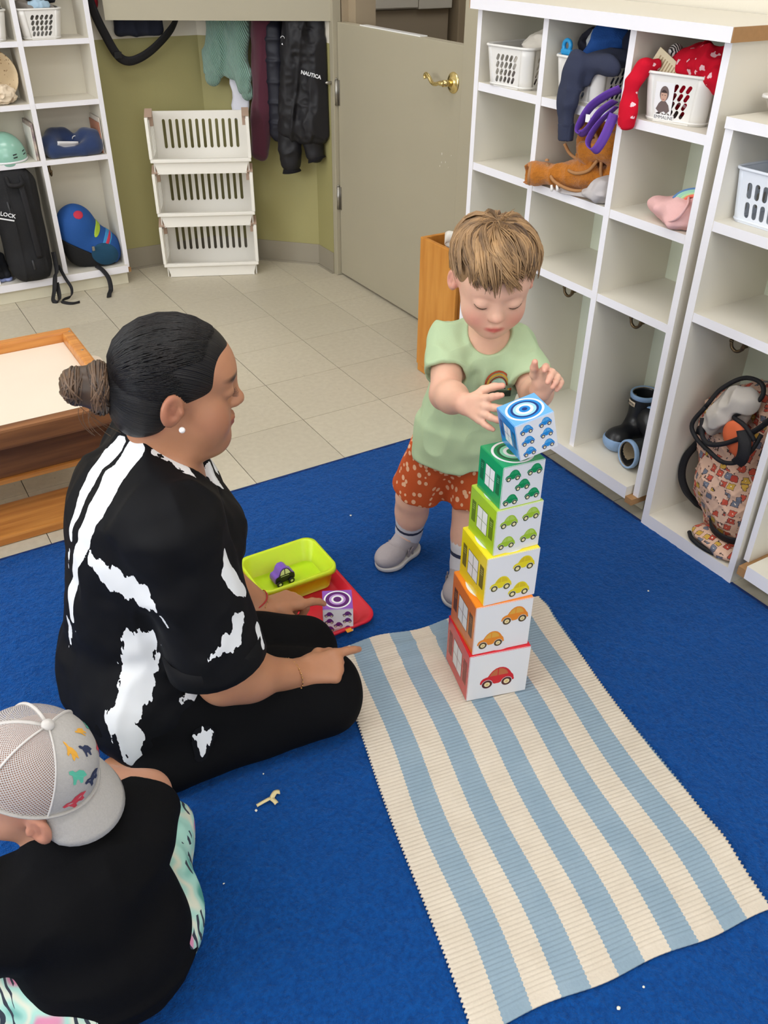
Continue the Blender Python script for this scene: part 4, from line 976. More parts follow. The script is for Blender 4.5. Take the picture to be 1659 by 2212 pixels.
for k in range(3): mb.lathe([(0, .006), (.005, .004), (.006, 0)], 10, M4=Matrix.Translation((.548, -1.695-.008*k, .875-.012*k)))
obj('snap', mb, trim, jk)
ht = thing('cloth_hat', 'pale grey cloth hat with white toggles under the orange jacket', 'hat', (.58, -1.88, .807))
soft('hat_cloth', [ell((.59, -1.895, .840), (.05, .036, .032)), ell((.565, -1.875, .825), (.035, .04, .014))], M('pale_grey_cotton', 'b6b0b0', .9), (.51, -1.935, .808), (.66, -1.81, .89), fold=(.004, 30, 2), parent=ht, h=.003)
obj('chin_strap', ribbon([(.56, -1.855, .818), (.548, -1.81, .816), (.545, -1.775, .813), (.55, -1.755, .812)], .014, .002, (.6, 0, .8)), M('pale_grey_cotton', 'b6b0b0', .9), ht)
for q in ((.535, -1.765, .817), (.533, -1.745, .813)):
    mb = MB(); mb.tube([(q[0], q[1], q[2]-.006), (q[0], q[1], q[2]), (q[0], q[1]+.004, q[2]+.010)], [.003, .0045, .003], 8); obj('toggle', mb, m_plastic, ht)
pk = thing('pink_bag', 'pale pink soft bag with a rainbow patch, right cubby of the third row', 'bag', (.62, -2.13, .807))
m_pink = M('pale_pink_cotton', 'dfb0ae', .85, bump=.15, bscale=300)
soft('bag_cloth', [ell((.62, -2.15, .842), (.07, .062, .034)), ell((.60, -2.095, .838), (.04, .05, .022)), ell((.64, -2.185, .875), (.05, .025, .045)), ell((.585, -2.165, .822), (.045, .04, .016))], m_pink, (.51, -2.211, .8075), (.71, -2.03, .94), fold=(.005, 24, 31), parent=pk, h=.0035)
mb = MB(); mb.tube(spl([(.545, -2.15, .822), (.54, -2.185, .84), (.56, -2.19, .868), (.59, -2.165, .875)], 6), .006, 8, flat=.5); obj('handle_loop', mb, m_pink, pk)
for r_, h in ((.050, '5a7fb0'), (.043, '9ccdb4'), (.036, '9ccdb4'), (.029, 'b8d6a0'), (.02, 'e8745c')):
    mb = MB(); f = frame((.600, -2.172, .878), (.35, -1, .2), (.55, 0, .83)); mb.tube([f @ Vector((r_*math.cos(a), r_*.55*math.sin(a)-.008, .002)) for a in np.linspace(.2, PI-.2, 16)], .0042, 6); obj('rainbow_band', mb, M('rainbow_'+h, h, .8), pk)
# ---------------------------------------------------------------- boots
m_blk = M('black_rubber', '1b1c20', .35, spec=.5); m_lbl = M('light_blue_rubber', '8ba9cf', .45); m_shear = M('cream_lining', 'b3a184', 1, bump=.5, bscale=300)
def boot(label, loc, rot, bend=0):
    r = thing('rain_boot', label, 'boot', loc, rot=rot, group='black rubber boots in the cubby')
    s = Sculpt().u([rc((0, -.026, .034), (0, -.108, .028), .034, .032), rc((0, -.024, .05), (0, -.022, .18), .037, .041), ell((0, -.12, .03), (.034, .035, .028))], .035)
    s.inter(half((0, 0, .158), (0, -.06, 1)), .002); s.inter(half((0, 0, .004), (0, 0, -1)), .002); s.sub(rc((0, -.024, .085), (0, -.021, .20), .031, .0365), .004)
    obj('upper', s.build('upper', (-.06, -.18, -.01), (.06, .04, .18), .003), m_blk, r, local=1)
    s = Sculpt().u([rc((0, -.026, .034), (0, -.108, .032), .038, .036), ell((0, -.12, .03), (.038, .039, .03))], .03).inter(half((0, 0, .024), (0, .12, 1)), .002).inter(half((0, 0, 0), (0, 0, -1)), .002)
    obj('sole', s.build('sole', (-.06, -.18, -.01), (.06, .04, .05), .003), m_lbl, r, local=1)
    f = Matrix.Translation((0, -.022, .1575)) @ Matrix.Rotation(math.radians(3.4), 4, 'X')
    mb = MB(); mb.lathe([(.0412, -.012), (.0425, -.011), (.0425, 0), (.041, .002), (.0365, .002), (.0365, -.01)], 28, M4=f); obj('top_band', mb, m_lbl, r, local=1)
    mb = MB(); mb.lathe([(.0364, .0), (.0335, -.02), (.0305, -.07), (0, -.075)], 24, M4=f); obj('lining', mb, m_shear, r, local=1)
    return r
# lying boot: shaft along the shelf towards the opening, foot across it, pointing back
sh_ = Vector((-.92, .12, .06)).normalized(); tz_ = Vector((.10, .80, .55)); tz_ = (tz_-sh_*tz_.dot(sh_)).normalized(); BRm = Matrix((tz_.cross(sh_)*-1, -tz_, sh_)).transposed()
BRm = Matrix(((-tz_).cross(sh_), -tz_, sh_)).transposed(); BR = BRm.to_euler(); BP = Vector((.598, -2.122, .146))-BRm @ Vector((0, -.022, .158))
b1 = boot('black rubber boot with light blue trim standing upright in the cubby', (.773, -2.012, .101), (0, 0, math.radians(-84)))
f = frame((0, -.0625, .128), (1, 0, 0), (0, -.12, 1)); rows = [[(.0425*math.sin(a), -.022-.0425*math.cos(a), z) for z in (.122, .137)] for a in np.linspace(-.75, .05, 8)]
mb = MB(); mb.grid(np.array(rows), thick=-.0006); lb_ = obj('boot_label', mb, M('cream_label', 'e0cdb4', .6), b1, local=1)
a = -.35; f = frame((.0433*math.sin(a), -.022-.0433*math.cos(a), .1295), (math.cos(a), math.sin(a), 0), (0, 0, 1)); mb = MB(); mb.mesh(text_mesh('HUNTER', .008), f); obj('label_text', mb, M('ink_dark', '2a2422', .6), lb_, local=1)
boot('black rubber boot with light blue trim lying on its side', BP, BR)
# ---------------------------------------------------------------- quilted bag
qb = thing('quilted_bag', 'beige quilted bag printed with cars, black straps, slumped in the right cubby', 'bag', (.66, -2.44, .043))
s = Sculpt().u([ell((.69, -2.395, .31), (.075, .118, .13)), ell((.665, -2.435, .19), (.085, .10, .11)), ell((.68, -2.475, .12), (.09, .065, .075)), ell((.71, -2.45, .42), (.06, .08, .06)), rbox((.70, -2.46, .09), (.07, .07, .045), .03)], .04)
s.sub(ell((.62, -2.41, .40), (.05, .062, .07), Matrix.Rotation(.3, 3, 'X')), .012)
s.disp(lambda P: (-.0035*np.exp(-(np.abs(np.sin((P[..., 1]*.85+P[..., 2]*.5)*75))*5)**2)-.0035*np.exp(-(np.abs(np.sin((P[..., 2]*.85-P[..., 1]*.5)*75))*5)**2)+.005*nz(P, 18, 4)).astype(np.float32)); s.inter(half((0, 0, .0435), (0, 0, -1)), .004); s.inter(half((0, -2.555, 0), (0, -1, 0)), .004); s.inter(half((0, -2.284, 0), (0, 1, 0)), .006); s.inter(half((.80, 0, 0), (1, 0, 0)), .004)
obj('quilted_body', s.build('quilted_body', (.52, -2.58, .03), (.82, -2.26, .53), .004), m_quilt, qb)
s = Sculpt().u([ell((.632, -2.40, .40), (.02, .05, .065), Matrix.Rotation(.35, 3, 'X')), ell((.60, -2.385, .385), (.022, .03, .055), Matrix.Rotation(.5, 3, 'X')), ell((.62, -2.43, .45), (.03, .04, .03))], .02).disp(lambda P: (.008*(np.abs(nz(P, 26, 14))*2-.8)).astype(np.float32))
obj('fleece_lining', s.build('fleece_lining', (.55, -2.50, .29), (.70, -2.31, .52), .0035), M('pale_grey_fleece', 'b9b2ab', .95), qb)
s = Sculpt().u(ell((.592, -2.462, .365), (.016, .05, .042), Matrix.Rotation(.75, 3, 'X'))).disp(lambda P: (.003*nz(P, 30, 4)).astype(np.float32)); obj('orange_lining', s.build('orange_lining', (.55, -2.54, .29), (.64, -2.39, .45), .003), M('orange_nylon', 'd9683e', .6), qb)
for pts, r_ in (([(.597, -2.345, .40), (.586, -2.325, .345), (.580, -2.35, .318), (.574, -2.40, .306), (.572, -2.45, .298), (.576, -2.49, .318), (.585, -2.512, .36), (.60, -2.515, .40)], .0058), ([(.597, -2.345, .40), (.62, -2.36, .45), (.64, -2.40, .492), (.64, -2.45, .50), (.63, -2.47, .475), (.615, -2.45, .435), (.60, -2.43, .41), (.588, -2.465, .41), (.582, -2.49, .405), (.585, -2.512, .385)], .0058), ([(.588, -2.35, .372), (.576, -2.37, .335), (.571, -2.40, .325), (.574, -2.44, .345), (.58, -2.485, .385)], .0065)):
    mb = MB(); mb.tube(spl(pts, 6), r_, 8); obj('black_binding', mb, m_blackweb, qb)
obj('shoulder_strap', ribbon([(.66, -2.305, .26), (.638, -2.292, .21), (.630, -2.298, .16), (.628, -2.325, .125), (.634, -2.36, .105), (.65, -2.38, .09)], .02, .003, (-.5, .5, .2)), m_blackweb, qb)
obj('shoulder_strap', ribbon([(.585, -2.50, .40), (.592, -2.52, .43), (.60, -2.54, .47)], .014, .004, (.3, -.4, .2)), m_blackweb, qb)
obj('side_web', ribbon([(.578, -2.478, .40), (.568, -2.50, .375), (.566, -2.505, .34), (.572, -2.49, .315)], .03, .003, (.3, -.8, -.2)), m_blackweb, qb)
obj('bottom_band', ribbon([(.612, -2.43, .105), (.585, -2.465, .098), (.582, -2.51, .095), (.60, -2.55, .10)], .022, .004, (-.3, 0, 1)), m_blackweb, qb)
mb = MB(); mb.box(.586, .60, -2.362, -2.34, .322, .345, bev=.005); obj('buckle', mb, M('black_plastic', '151518', .4), qb)
soft('loose_flap', [ell((.60, -2.475, .062), (.045, .075, .017)), ell((.585, -2.52, .055), (.03, .035, .012))], m_quilt, (.53, -2.555, .0435), (.67, -2.38, .10), fold=(.003, 30, 3), parent=qb, h=.0035)
mb = MB(); mb.tube(spl([(.575, -2.405, .052), (.558, -2.43, .052), (.554, -2.47, .05), (.560, -2.51, .05), (.575, -2.55, .052)], 6), .006, 8); obj('black_binding', mb, m_blackweb, qb)
# ---------------------------------------------------------------- second unit: slotted basket, top basket, bin
sb_ = basket('white slotted basket with blue paper inside, right cubby', (.690, -2.413, .8565), math.radians(-90), .245, .19, .115, .009, .022, style='slot', mat=M('cool_white_plastic', 'dfe4ee', .4))
mb = MB(); mb.box(.62, .70, -2.50, -2.40, .8605, .869, bev=.002); obj('blue_booklet', mb, M('booklet_blue', '3a5ea0', .5), label='blue booklet lying in the slotted basket', cat='booklet')
tp = thing('shallow_basket', 'small white shallow basket on top of the low cubby unit', 'basket', (.68, -2.40, 1.0745))
tray(tp, .625, .755, -2.53, -2.275, 1.0775, .036, .016, .02, .006, .002, m_plastic, 'basket_body', .004)
mb = MB(); mb.tube(spl([(.69, -2.281, 1.11), (.69, -2.30, 1.155), (.69, -2.36, 1.17), (.69, -2.45, 1.17), (.69, -2.51, 1.155), (.69, -2.524, 1.11)], 6), .006, 8, flat=.5); obj('basket_handle', mb, m_plastic, tp)
mb = MB(); mb.box(.66, .72, -2.46, -2.34, 1.079, 1.125, bev=.004); obj('yellow_box', mb, M('yellow_card', 'd0a040', .7), label='yellow card box in the shallow basket', cat='box')
bt = thing('floor_bin', 'white plastic bin under the right edge cubby', 'bin', (.63, -2.8, .001))
mb = MB(); mb.box(.60, .655, -3.2, -2.625, .0015, .052, bev=.012); obj('bin_body', mb, M('pale_green_white', 'd6d8cc', .5), bt)
mb = MB(); mb.box(.597, .655, -3.2, -2.622, .0525, .058, bev=.002); obj('bin_lid', mb, m_plastic, bt)
# ---------------------------------------------------------------- white stacking crates
m_crate = M('ivory_plastic', 'f2eee6', .4, spec=.5); m_taupe = M('taupe_plastic', 'b79c8a', .5)
def crate(label, z):
    r = thing('stacking_crate', label, 'crate', (.276, .282, z), math.atan2(-.40, .916), 'white stacking crates')
    D = .195
    def bx(name, *a, mat=m_crate, bev=.003):
        mb = MB(); mb.box(*a, bev=bev); return obj(name, mb, mat, r, local=1)
    mb = MB(); mb.prism([(-.193, 0), (.193, 0), (.208, .052), (-.208, .052)], 0, .004, M4=frame((0, .012, .001), (1, 0, 0), (0, 0, 1))); obj('front_wall', mb, m_crate, r, local=1)
    bx('front_lip', -.220, .220, -.008, .012, .052, .067)
    bx('crate_floor', -.195, .195, .0125, D-.006, .001, .005, bev=0)
    loops = [[(-.208, .002), (.208, .002), (.208, .231), (-.208, .231)]]+[capsule(-.162+k*.0295, .135, .125, .0135, 0) for k in range(12)]
    mb = MB(); mb.mesh(flat_mesh(loops, .002), frame((0, D, 0), (1, 0, 0), (0, 0, 1))); obj('back_wall', mb, m_crate, r, local=1)
    for s in (-1, 1):
        loops = [[(.013, .002), (D-.003, .002), (D-.003, .231), (.05, .231), (.013, .226)]]+[capsule(.05+k*.027, .13, .12, .0125, 0) for k in range(5)]
        mb = MB(); mb.mesh(flat_mesh(loops, .0018), frame((s*.2075, 0, 0), (0, 1, 0), (0, 0, 1))); obj('side_wall', mb, m_crate, r, local=1)
        a, b2 = sorted((s*.2085, s*.222)); bx('side_flange', a, b2, -.010, .012, .0675, .238, bev=.002)
        mb = MB(); P = [(.004, .2385), (.060, .264), (.060, .196), (.036, .196), (.030, .2385)]; f = frame((s*.228 if s > 0 else -.198, 0, 0), (0, 1, 0), (0, 0, 1))
        a, b2 = sorted((s*.192, s*.223)); mb.prism(P, a, b2, M4=frame((0, 0, 0), (0, 1, 0), (0, 0, 1))); obj('connector', mb, m_taupe, r, local=1, label='taupe plastic stacking connector')
        a, b2 = sorted((s*.193, s*.1965)); bx('foot', a, b2, .006, .012, -.0002, .02, bev=0)
    return r
crate('bottom white slotted crate of the stack, standing on the floor', .0005); crate('middle white slotted crate of the stack', .2335); crate('top white slotted crate of the stack', .4665)
# ---------------------------------------------------------------- coats behind the open door leaf
def knit(name, col, sc):
    m, nt, b = nodemat(name); b.inputs['Base Color'].default_value = (*lin(col), 1); b.inputs['Roughness'].default_value = .95; b.inputs['Specular IOR Level'].default_value = .1; b.inputs['Sheen Weight'].default_value = .3
    a = attr_out(nt, 'rib'); w = math_n(nt, 'SINE', math_n(nt, 'MULTIPLY', a, sc))
    bp = N(nt, 'ShaderNodeBump'); bp.inputs['Strength'].default_value = .8; bp.inputs['Distance'].default_value = .004; Lk(nt, w, bp.inputs['Height']); Lk(nt, bp.outputs[0], b.inputs['Normal'])
    Lk(nt, mixc(nt, math_n(nt, 'MULTIPLY', math_n(nt, 'ADD', w, 1.), .5), tuple(x*.82 for x in lin(col)), lin(col)), b.inputs['Base Color']); return m
def wallflat(fn, off, k=1.8):
    """flatten against the diagonal wall: squeeze along its normal about the plane x+y = off"""
    n = A(.7071, .7071, 0); o = off*.7071
    return lambda P: fn(P+((P@n-o)*(k-1))[..., None]*n)/k**.4
m_mint = knit('mint_knit', '8fb5a6', 900)
sw = thing('knit_sweater', 'mint green ribbed sweater hanging behind the open door leaf', 'sweater', (.49, .39, .76))
s = Sculpt()
for q in chain([(.455, .425, 1.22), (.455, .425, 1.05), (.442, .435, .92), (.437, .44, .855)], [.05, .050, .046, .043]): s.u(wallflat(q, .878, 1.5), .015)
for q in chain([(.535, .345, 1.22), (.525, .352, 1.0), (.512, .362, .90)], [.05, .046, .044]): s.u(wallflat(q, .872, 1.3), .015)
for q in chain([(.512, .362, .90), (.530, .345, .84), (.536, .338, .80)], [.044, .038, .033]): s.u(wallflat(q, .872, 1.3), .012)
s.u(wallflat(rc((.50, .385, 1.2), (.492, .39, .85), .035, .03), .882, 1.6), .008)
s.disp(lambda P: (.010*(np.abs(nz(P*A(1, 1, .35), 20, 5))*2-.7)).astype(np.float32))
me = s.build('knit_body', (.36, .25, .73), (.63, .52, 1.27), .004); V = verts(me); attr(me, 'rib', (V[:, 0]-V[:, 1])*.7071+V[:, 2]*.35)
obj('knit_body', me, m_mint, sw)
for pts, r in (([(.437, .441, .858), (.430, .447, .828)], [.041, .036]), ([(.536, .338, .80), (.541, .333, .768)], [.030, .027])):
    s = Sculpt().u(wallflat(rc(*pts, *r), .876, 1.4)); me = s.build('cuff', (.36, .25, .70), (.63, .52, .92), .0035); V = verts(me); attr(me, 'rib', (V[:, 0]-V[:, 1])*.9); obj('cuff', me, m_mint, sw)
wc = thing('white_smock', 'white garment hem hanging below the mint sweater', 'garment', (.53, .385, .68))
mb = MB(); rows = [[(x+.006*math.sin(z*60+j), .9185-x-.002*math.sin(j*2.), z) for j, x in enumerate(np.linspace(.500+.012*(z-.66)*0, .556, 9))] for z in np.linspace(1.1, .655, 16)]; mb.grid(np.array(rows), thick=.003); obj('hem', mb, M('cool_white_cotton', 'd9d9e4', .9), wc)
mr = thing('fleece_coat', 'maroon fleece coat hanging between the mint sweater and the black jackets', 'coat', (.58, .29, .47))
s = Sculpt()
for q in chain([(.612, .262, 1.25), (.603, .272, 1.0), (.588, .286, .72), (.567, .305, .53)], [.040, .044, .050, .042]): s.u(wallflat(q, .872, 1.4), .015)
s.disp(lambda P: (.006*(np.abs(nz(P*A(1, 1, .25), 22, 9))*2-.7)+.004*nz(P, 45, 3)*np.clip((.56-P[..., 2])*25, 0, 1)).astype(np.float32)); obj('coat_body', s.build('coat_body', (.48, .18, .46), (.70, .38, 1.28), .0045), M('maroon_fleece', '4f2030', .95, bump=.25, bscale=400, sheen=.3), mr)
m_blkj = M('black_nylon', '1d1c20', .55, spec=.35); m_navyj = M('navy_nylon', '1b1c28', .55)
tn = lambda u, w, z: ((.987-w*1.4142)/2+u*.7071, (.987-w*1.4142)/2-u*.7071, z)   # along the wall, off the wall, height
def uvw(P): return np.stack([(P[..., 0]-P[..., 1])*.7071, .987*.7071-(P[..., 0]+P[..., 1])*.7071, P[..., 2]], -1)
def inw(fn): return lambda P: fn(uvw(P))
j1 = thing('puffer_jacket', 'dark navy quilted jacket hanging left of the black logo jacket', 'jacket', tn(.29, .09, .58))
s = Sculpt().u([inw(rbox((.285, .075, .82), (.04, .038, .235), .035)), inw(rc((.28, .05, 1.0), (.28, .045, 1.25), .04, .035))], .02)
s.disp(lambda P: (-.006*np.exp(-(np.sin(P[..., 2]*38)*3.5)**2)+.006*(np.abs(nz(P, 20, 2))-.4)).astype(np.float32)); obj('jacket_body', s.build('jacket_body', (.50, .10, .55), (.75, .35, 1.27), .005), m_navyj, j1)
j2 = thing('logo_jacket', 'black hooded jacket with white lettering, hanging next to the door frame', 'jacket', tn(.42, .1, .45))
s = Sculpt().u([inw(rbox((.435, .088, .80), (.112, .052, .20), .045)), inw(ell((.45, .10, .66), (.10, .062, .085))), inw(rc((.41, .088, 1.0), (.40, .062, 1.3), .070, .05)), inw(rc((.49, .085, .98), (.47, .06, 1.2), .04, .03)), inw(rc((.385, .12, 1.05), (.345, .13, .72), .028, .045)), inw(ell((.35, .115, .655), (.05, .045, .05)))], .03)
s.disp(lambda P: (.008*(np.abs(nz(P*A(1, 1, .6), 16, 4))*2-.7)+.004*(np.abs(nz(P, 34, 7))*2-.7)-.006*np.exp(-((uvw(P)[..., 0]-.40-.16*(P[..., 2]-.8))/.006)**2)).astype(np.float32))
s.inter(half((0, .03, 0), (0, -1, .02)), .004); s.inter(half((.796, 0, 0), (1, 0, 0)), .006)
obj('jacket_body', s.build('jacket_body', (.55, .0, .54), (.90, .36, 1.34), .0045), m_blkj, j2)
s = Sculpt()
for q in chain([(.345, .095, .62), (.342, .10, .56), (.343, .10, .50)], [.050, .050, .044]): s.u(inw(q), .01)
for q in chain([(.445, .085, .60), (.455, .085, .54)], [.046, .040]): s.u(inw(q), .01)
s.disp(lambda P: (.006*(np.abs(nz(P, 26, 4))*2-.7)).astype(np.float32)); obj('sleeve_ends', s.build('sleeve_ends', (.55, .02, .44), (.85, .36, .66), .004), m_blkj, j2)
m_ribk = M('black_rib_knit', '16151a', .95)
for c0, c1 in (((.343, .10, .497), (.346, .10, .455)), ((.457, .085, .55), (.464, .085, .512))):
    mb = MB(); mb.tube([tn(*c0), tn(*c0[:2], (c0[2]+c1[2])/2), tn(*c1)], [.036, .034, .044], 20); obj('knit_cuff', mb, m_ribk, j2)
f = frame(tn(.470, .150, .868), (.7071, -.7071, -.20), (0, 0, 1)); mb = MB(); mb.mesh(text_mesh('NAUTICA', .0205, .0012, .0006), f); obj('logo_lettering', mb, M('white_print', 'e6e6ea', .6), j2)
f = frame(tn(.396, .148, .889), (.7071, -.7071, -.20), (0, 0, 1)); mb = MB(); mb.mesh(text_mesh('CA', .0205, .0012, .0006), f); obj('logo_lettering', mb, M('white_print', 'e6e6ea', .6), j2)
f = frame(tn(.355, .163, 1.0), (.7071, -.7071, -.1), (0, 0, 1)); mb = MB(); mb.tube([f @ Vector((.009*math.cos(a), .011*math.sin(a), 0)) for a in np.linspace(.3, PI-.2, 10)], .0012, 6); mb.prism([(-.004, -.02), (.003, -.022), (.0, -.014)], 0, .001, M4=f); obj('chest_emblem', mb, M('white_print', 'e6e6ea', .6), j2)
# dark bag with its strap behind the far end of the leaf
sb2 = thing('duffel_bag', 'dark navy bag with black shoulder strap hanging behind the open door leaf', 'bag', (.15, .53, .9))
s = Sculpt().u(rbox((.15, .532, 1.14), (.105, .032, .145), .028)).disp(lambda P: (.006*(np.abs(nz(P, 18, 4))*2-.7)).astype(np.float32)); obj('bag_body', s.build('bag_body', (.0, .46, .95), (.30, .60, 1.32), .005), M('ink_navy_canvas', '1c2030', .85), sb2)
obj('shoulder_strap', ribbon([(-.055, .50, 1.18), (-.035, .50, 1.09), (-.005, .50, 1.01), (.032, .50, .935), (.072, .50, .908), (.13, .50, .918), (.20, .50, .955), (.28, .50, 1.02), (.33, .505, 1.09)], .036, .004, lambda t: (.2, -.3, 1)), m_blackweb, sb2)
mb = MB(); mb.box(.018, .05, .488, .4975, .92, .945, bev=.002); obj('strap_slider', mb, M('black_plastic', '151518', .4), sb2)
soft('red_jacket', [ell((-.035, .53, 1.20), (.035, .04, .11))], M('crimson_cloth', '9c1626', .85), (-.079, .46, 1.06), (.02, .59, 1.34), label='crimson garment hanging beside the left cabinet', cat='garment', fold=(.006, 20, 3))
soft('pink_jacket', [ell((-.068, .50, 1.20), (.012, .03, .10))], M('blush_cloth', 'd6b4b0', .9), (-.0825, .44, 1.06), (-.04, .56, 1.34), label='pale pink garment beside the crimson one', cat='garment', fold=(.004, 20, 3), h=.003)
# ---------------------------------------------------------------- left cabinet contents
basket('white basket of clothes on the upper shelf of the left cabinet', (-.275, .474, 1.0125), 0, .140, .140, .105, .014, .026, group=G1)
basket('white basket cut off by the left frame edge, upper left shelf', (-.485, .474, 1.0125), 0, .140, .140, .105, .014, .026, group=G1)
soft('grey_clothes', [ell((-.30, .475, 1.118), (.05, .05, .028)), ell((-.25, .47, 1.112), (.05, .05, .02))], M('warm_grey_cloth', '8d8680', .95), (-.37, .40, 1.05), (-.19, .56, 1.16), label='grey clothes in the left cabinet basket', cat='clothes', fold=(.008, 30, 2))
soft('blue_cloth', [ell((-.265, .432, 1.128), (.045, .018, .018))], M('pale_blue_cloth', 'a9c4d8', .9), (-.33, .395, 1.09), (-.20, .47, 1.16), label='pale blue cloth on the left cabinet basket', fold=(.006, 40, 2), h=.003)
soft('black_cloth', [ell((-.24, .47, 1.155), (.06, .05, .028))], M('black_cotton', '1e1f24', .95), (-.32, .40, 1.11), (-.16, .54, 1.20), label='black cloth on top of the left cabinet basket', fold=(.006, 30, 5))
soft('dark_cloth', [ell((-.455, .47, 1.130), (.05, .06, .032))], M('black_cotton', '1e1f24', .95), (-.53, .39, 1.07), (-.384, .55, 1.19), label='dark cloth on the basket cut off by the frame edge', fold=(.006, 30, 7))
# woven sun hat seen from its opening
m_straw = spotted('woven_straw', 'd9c3a0', '8a6a48', 70, .16, noise=60)
hs = thing('straw_hat', 'cream patterned sun hat standing on edge in the left cabinet', 'hat', (-.495, .47, .789))
f = Matrix.Translation((-.488, .475, .886)) @ Matrix.Rotation(math.radians(78), 4, 'X')
mb = MB(); mb.lathe([(.0, -.065), (.045, -.063), (.072, -.045), (.084, -.01), (.093, .018), (.096, .026), (.092, .024), (.080, -.008), (.068, -.040), (.042, -.056), (0, -.058)], 40, M4=f); obj('hat_body', mb, m_straw, hs)
s = Sculpt().u(ell((-.475, .425, .825), (.055, .03, .032))).disp(lambda P: (.012*(np.abs(nz(P, 55, 5))*2-.7)).astype(np.float32)); obj('ruffled_lining', s.build('ruffled_lining', (-.56, .37, .790), (-.40, .48, .88), .003), M('cream_ruffle', 'e2d0b8', .9), hs)
# mint helmet
hm = thing('helmet', 'mint green child\'s helmet with dark slits on the left cabinet shelf', 'helmet', (-.505, .47, .571))
s = Sculpt().u([ell((-.505, .470, .585), (.086, .082, .098))]).inter(half((0, 0, .578), (0, -.05, -1)), .006).sub(ell((-.505, .47, .56), (.075, .072, .08)), .004)
obj('shell', s.build('shell', (-.61, .37, .55), (-.40, .565, .70), .0035), M('mint_gloss', '8fbfae', .2, spec=.5, coat=.4), hm)
mb = MB(); mb.tube([(-.505+.083*math.cos(a), .470+.079*math.sin(a), .579+.004*math.sin(a)) for a in np.linspace(0, 2*PI, 40)[:-1]], .005, 8, closed=True, up=(0, 0, 1)); obj('edge_band', mb, m_edge, hm)
for (ax, z) in ((-.62, .612), (-.62, .600), (-1.25, .605), (-1.25, .594)):
    mb = MB(); P = [(-.505+r*math.cos(a), .470+.955*r*math.sin(a), z+.012*(a-ax)) for a in np.linspace(ax-.10, ax+.10, 6) for r in [.086*math.sqrt(max(.05, 1-((z-.585)/.098)**2))+.0008]]; mb.tube(P, .0022, 6); obj('vent_slit', mb, M('slit_black', '20262a', .5), hm)
bk2 = thing('picture_book', 'thin picture book standing beside the helmet against the divider', 'book', (-.39, .46, .571))
mb = MB(); mb.box(-.394, -.385, .40, .545, .5715, .715); obj('cover', mb, M('book_cover_mix', '6c5a68', .6, col2='c8b8a8', vscale=28), bk2)
mb = MB(); mb.box(-.3975, -.3945, .402, .54, .5715, .700); obj('pages', mb, M('paper_white', 'e4e0d8', .8), bk2)
# navy neck pillow
npil = thing('neck_pillow', 'navy blue travel neck pillow with white tag on the left cabinet shelf', 'pillow', (-.23, .46, .571))
s = Sculpt().u(chain([(-.315, .425, .600), (-.318, .46, .615), (-.29, .50, .632), (-.25, .515, .630), (-.215, .50, .615)], [.034, .036, .038, .036, .028]), .02).u(chain([(-.19, .49, .612), (-.165, .47, .628), (-.143, .45, .620), (-.150, .42, .606), (-.19, .412, .598)], [.028, .038, .040, .036, .028]), .02).u(rc((-.31, .415, .592), (-.20, .412, .590), .020, .022), .02)
s.disp(lambda P: (.003*nz(P, 26, 3)).astype(np.float32)).inter(half((0, 0, .5715), (0, 0, -1)), .004).inter(half((-.1045, 0, 0), (1, 0, 0)), .004)
obj('pillow_body', s.build('pillow_body', (-.37, .37, .56), (-.09, .57, .69), .0035), M('navy_velour', '24365e', .95, bump=.2, bscale=300, sheen=.4), npil)
mb = MB(); rows = [[(x, .404-.0+.01*math.sin(k*1.3), z) for k, z in enumerate(np.linspace(.602, .640-.10*(x+.30), 5))] for x in np.linspace(-.30, -.215, 7)]; mb.grid(np.array(rows), thick=-.002); obj('care_tag', mb, M('silver_white_tag', 'd8d6da', .4), npil)
mb = MB(); mb.tube([(-.208+.012*math.cos(a), .47, .628+.012*math.sin(a)) for a in np.linspace(.2, PI, 8)], .002, 6); obj('snap_loop', mb, M('silver_white_tag', 'd8d6da', .4), npil)
for k, (x, h, c_) in enumerate(((-.1095, .140, 'd8cfc4'), (-.1145, .122, 'b07860'))):
    mb = MB(); mb.box(x-.0015, x+.0015, .41, .55, .5715, .5715+h); obj('card_sheet', mb, M('card_'+c_, c_, .7), label=['tall pale card standing at the right of the navy pillow', 'lower brown printed card beside the navy pillow'][k], cat='card')
# black backpack
m_pack = M('black_pack_cloth', '1a1a1d', .8, bump=.35, bscale=350)
bp_ = thing('backpack', 'tall black backpack with hanging straps in the left cabinet', 'backpack', (-.50, .42, .09))
s = Sculpt().u([rbox((-.505, .44, .325), (.092, .085, .228), .07), rbox((-.515, .385, .27), (.075, .055, .17), .05), ell((-.51, .375, .16), (.075, .055, .075))], .03)
s.disp(lambda P: (.0035*nz(P, 16, 4)-.004*np.exp(-((P[..., 0]+.545+.12*(P[..., 2]-.3)**2)/.004)**2)-.004*np.exp(-((P[..., 0]+.452-.1*(P[..., 2]-.3)**2)/.004)**2)).astype(np.float32)); s.inter(half((0, 0, .0905), (0, 0, -1)), .01); s.inter(half((-.3825, 0, 0), (1, 0, 0)), .004); s.inter(half((0, .56, 0), (0, 1, 0)), .004)
obj('pack_body', s.build('pack_body', (-.63, .29, .08), (-.37, .575, .57), .0045), m_pack, bp_)
mb = MB(); mb.tube(spl([(-.535, .375, .525), (-.53, .345, .50), (-.485, .345, .50), (-.48, .375, .525)], 6), .009, 8); obj('top_handle', mb, m_blackweb, bp_)
obj('front_strap', ribbon([(-.487, .353, .50), (-.484, .335, .42), (-.482, .322, .30), (-.478, .322, .2)], .026, .004, (1, 0, 0)), m_blackweb, bp_)
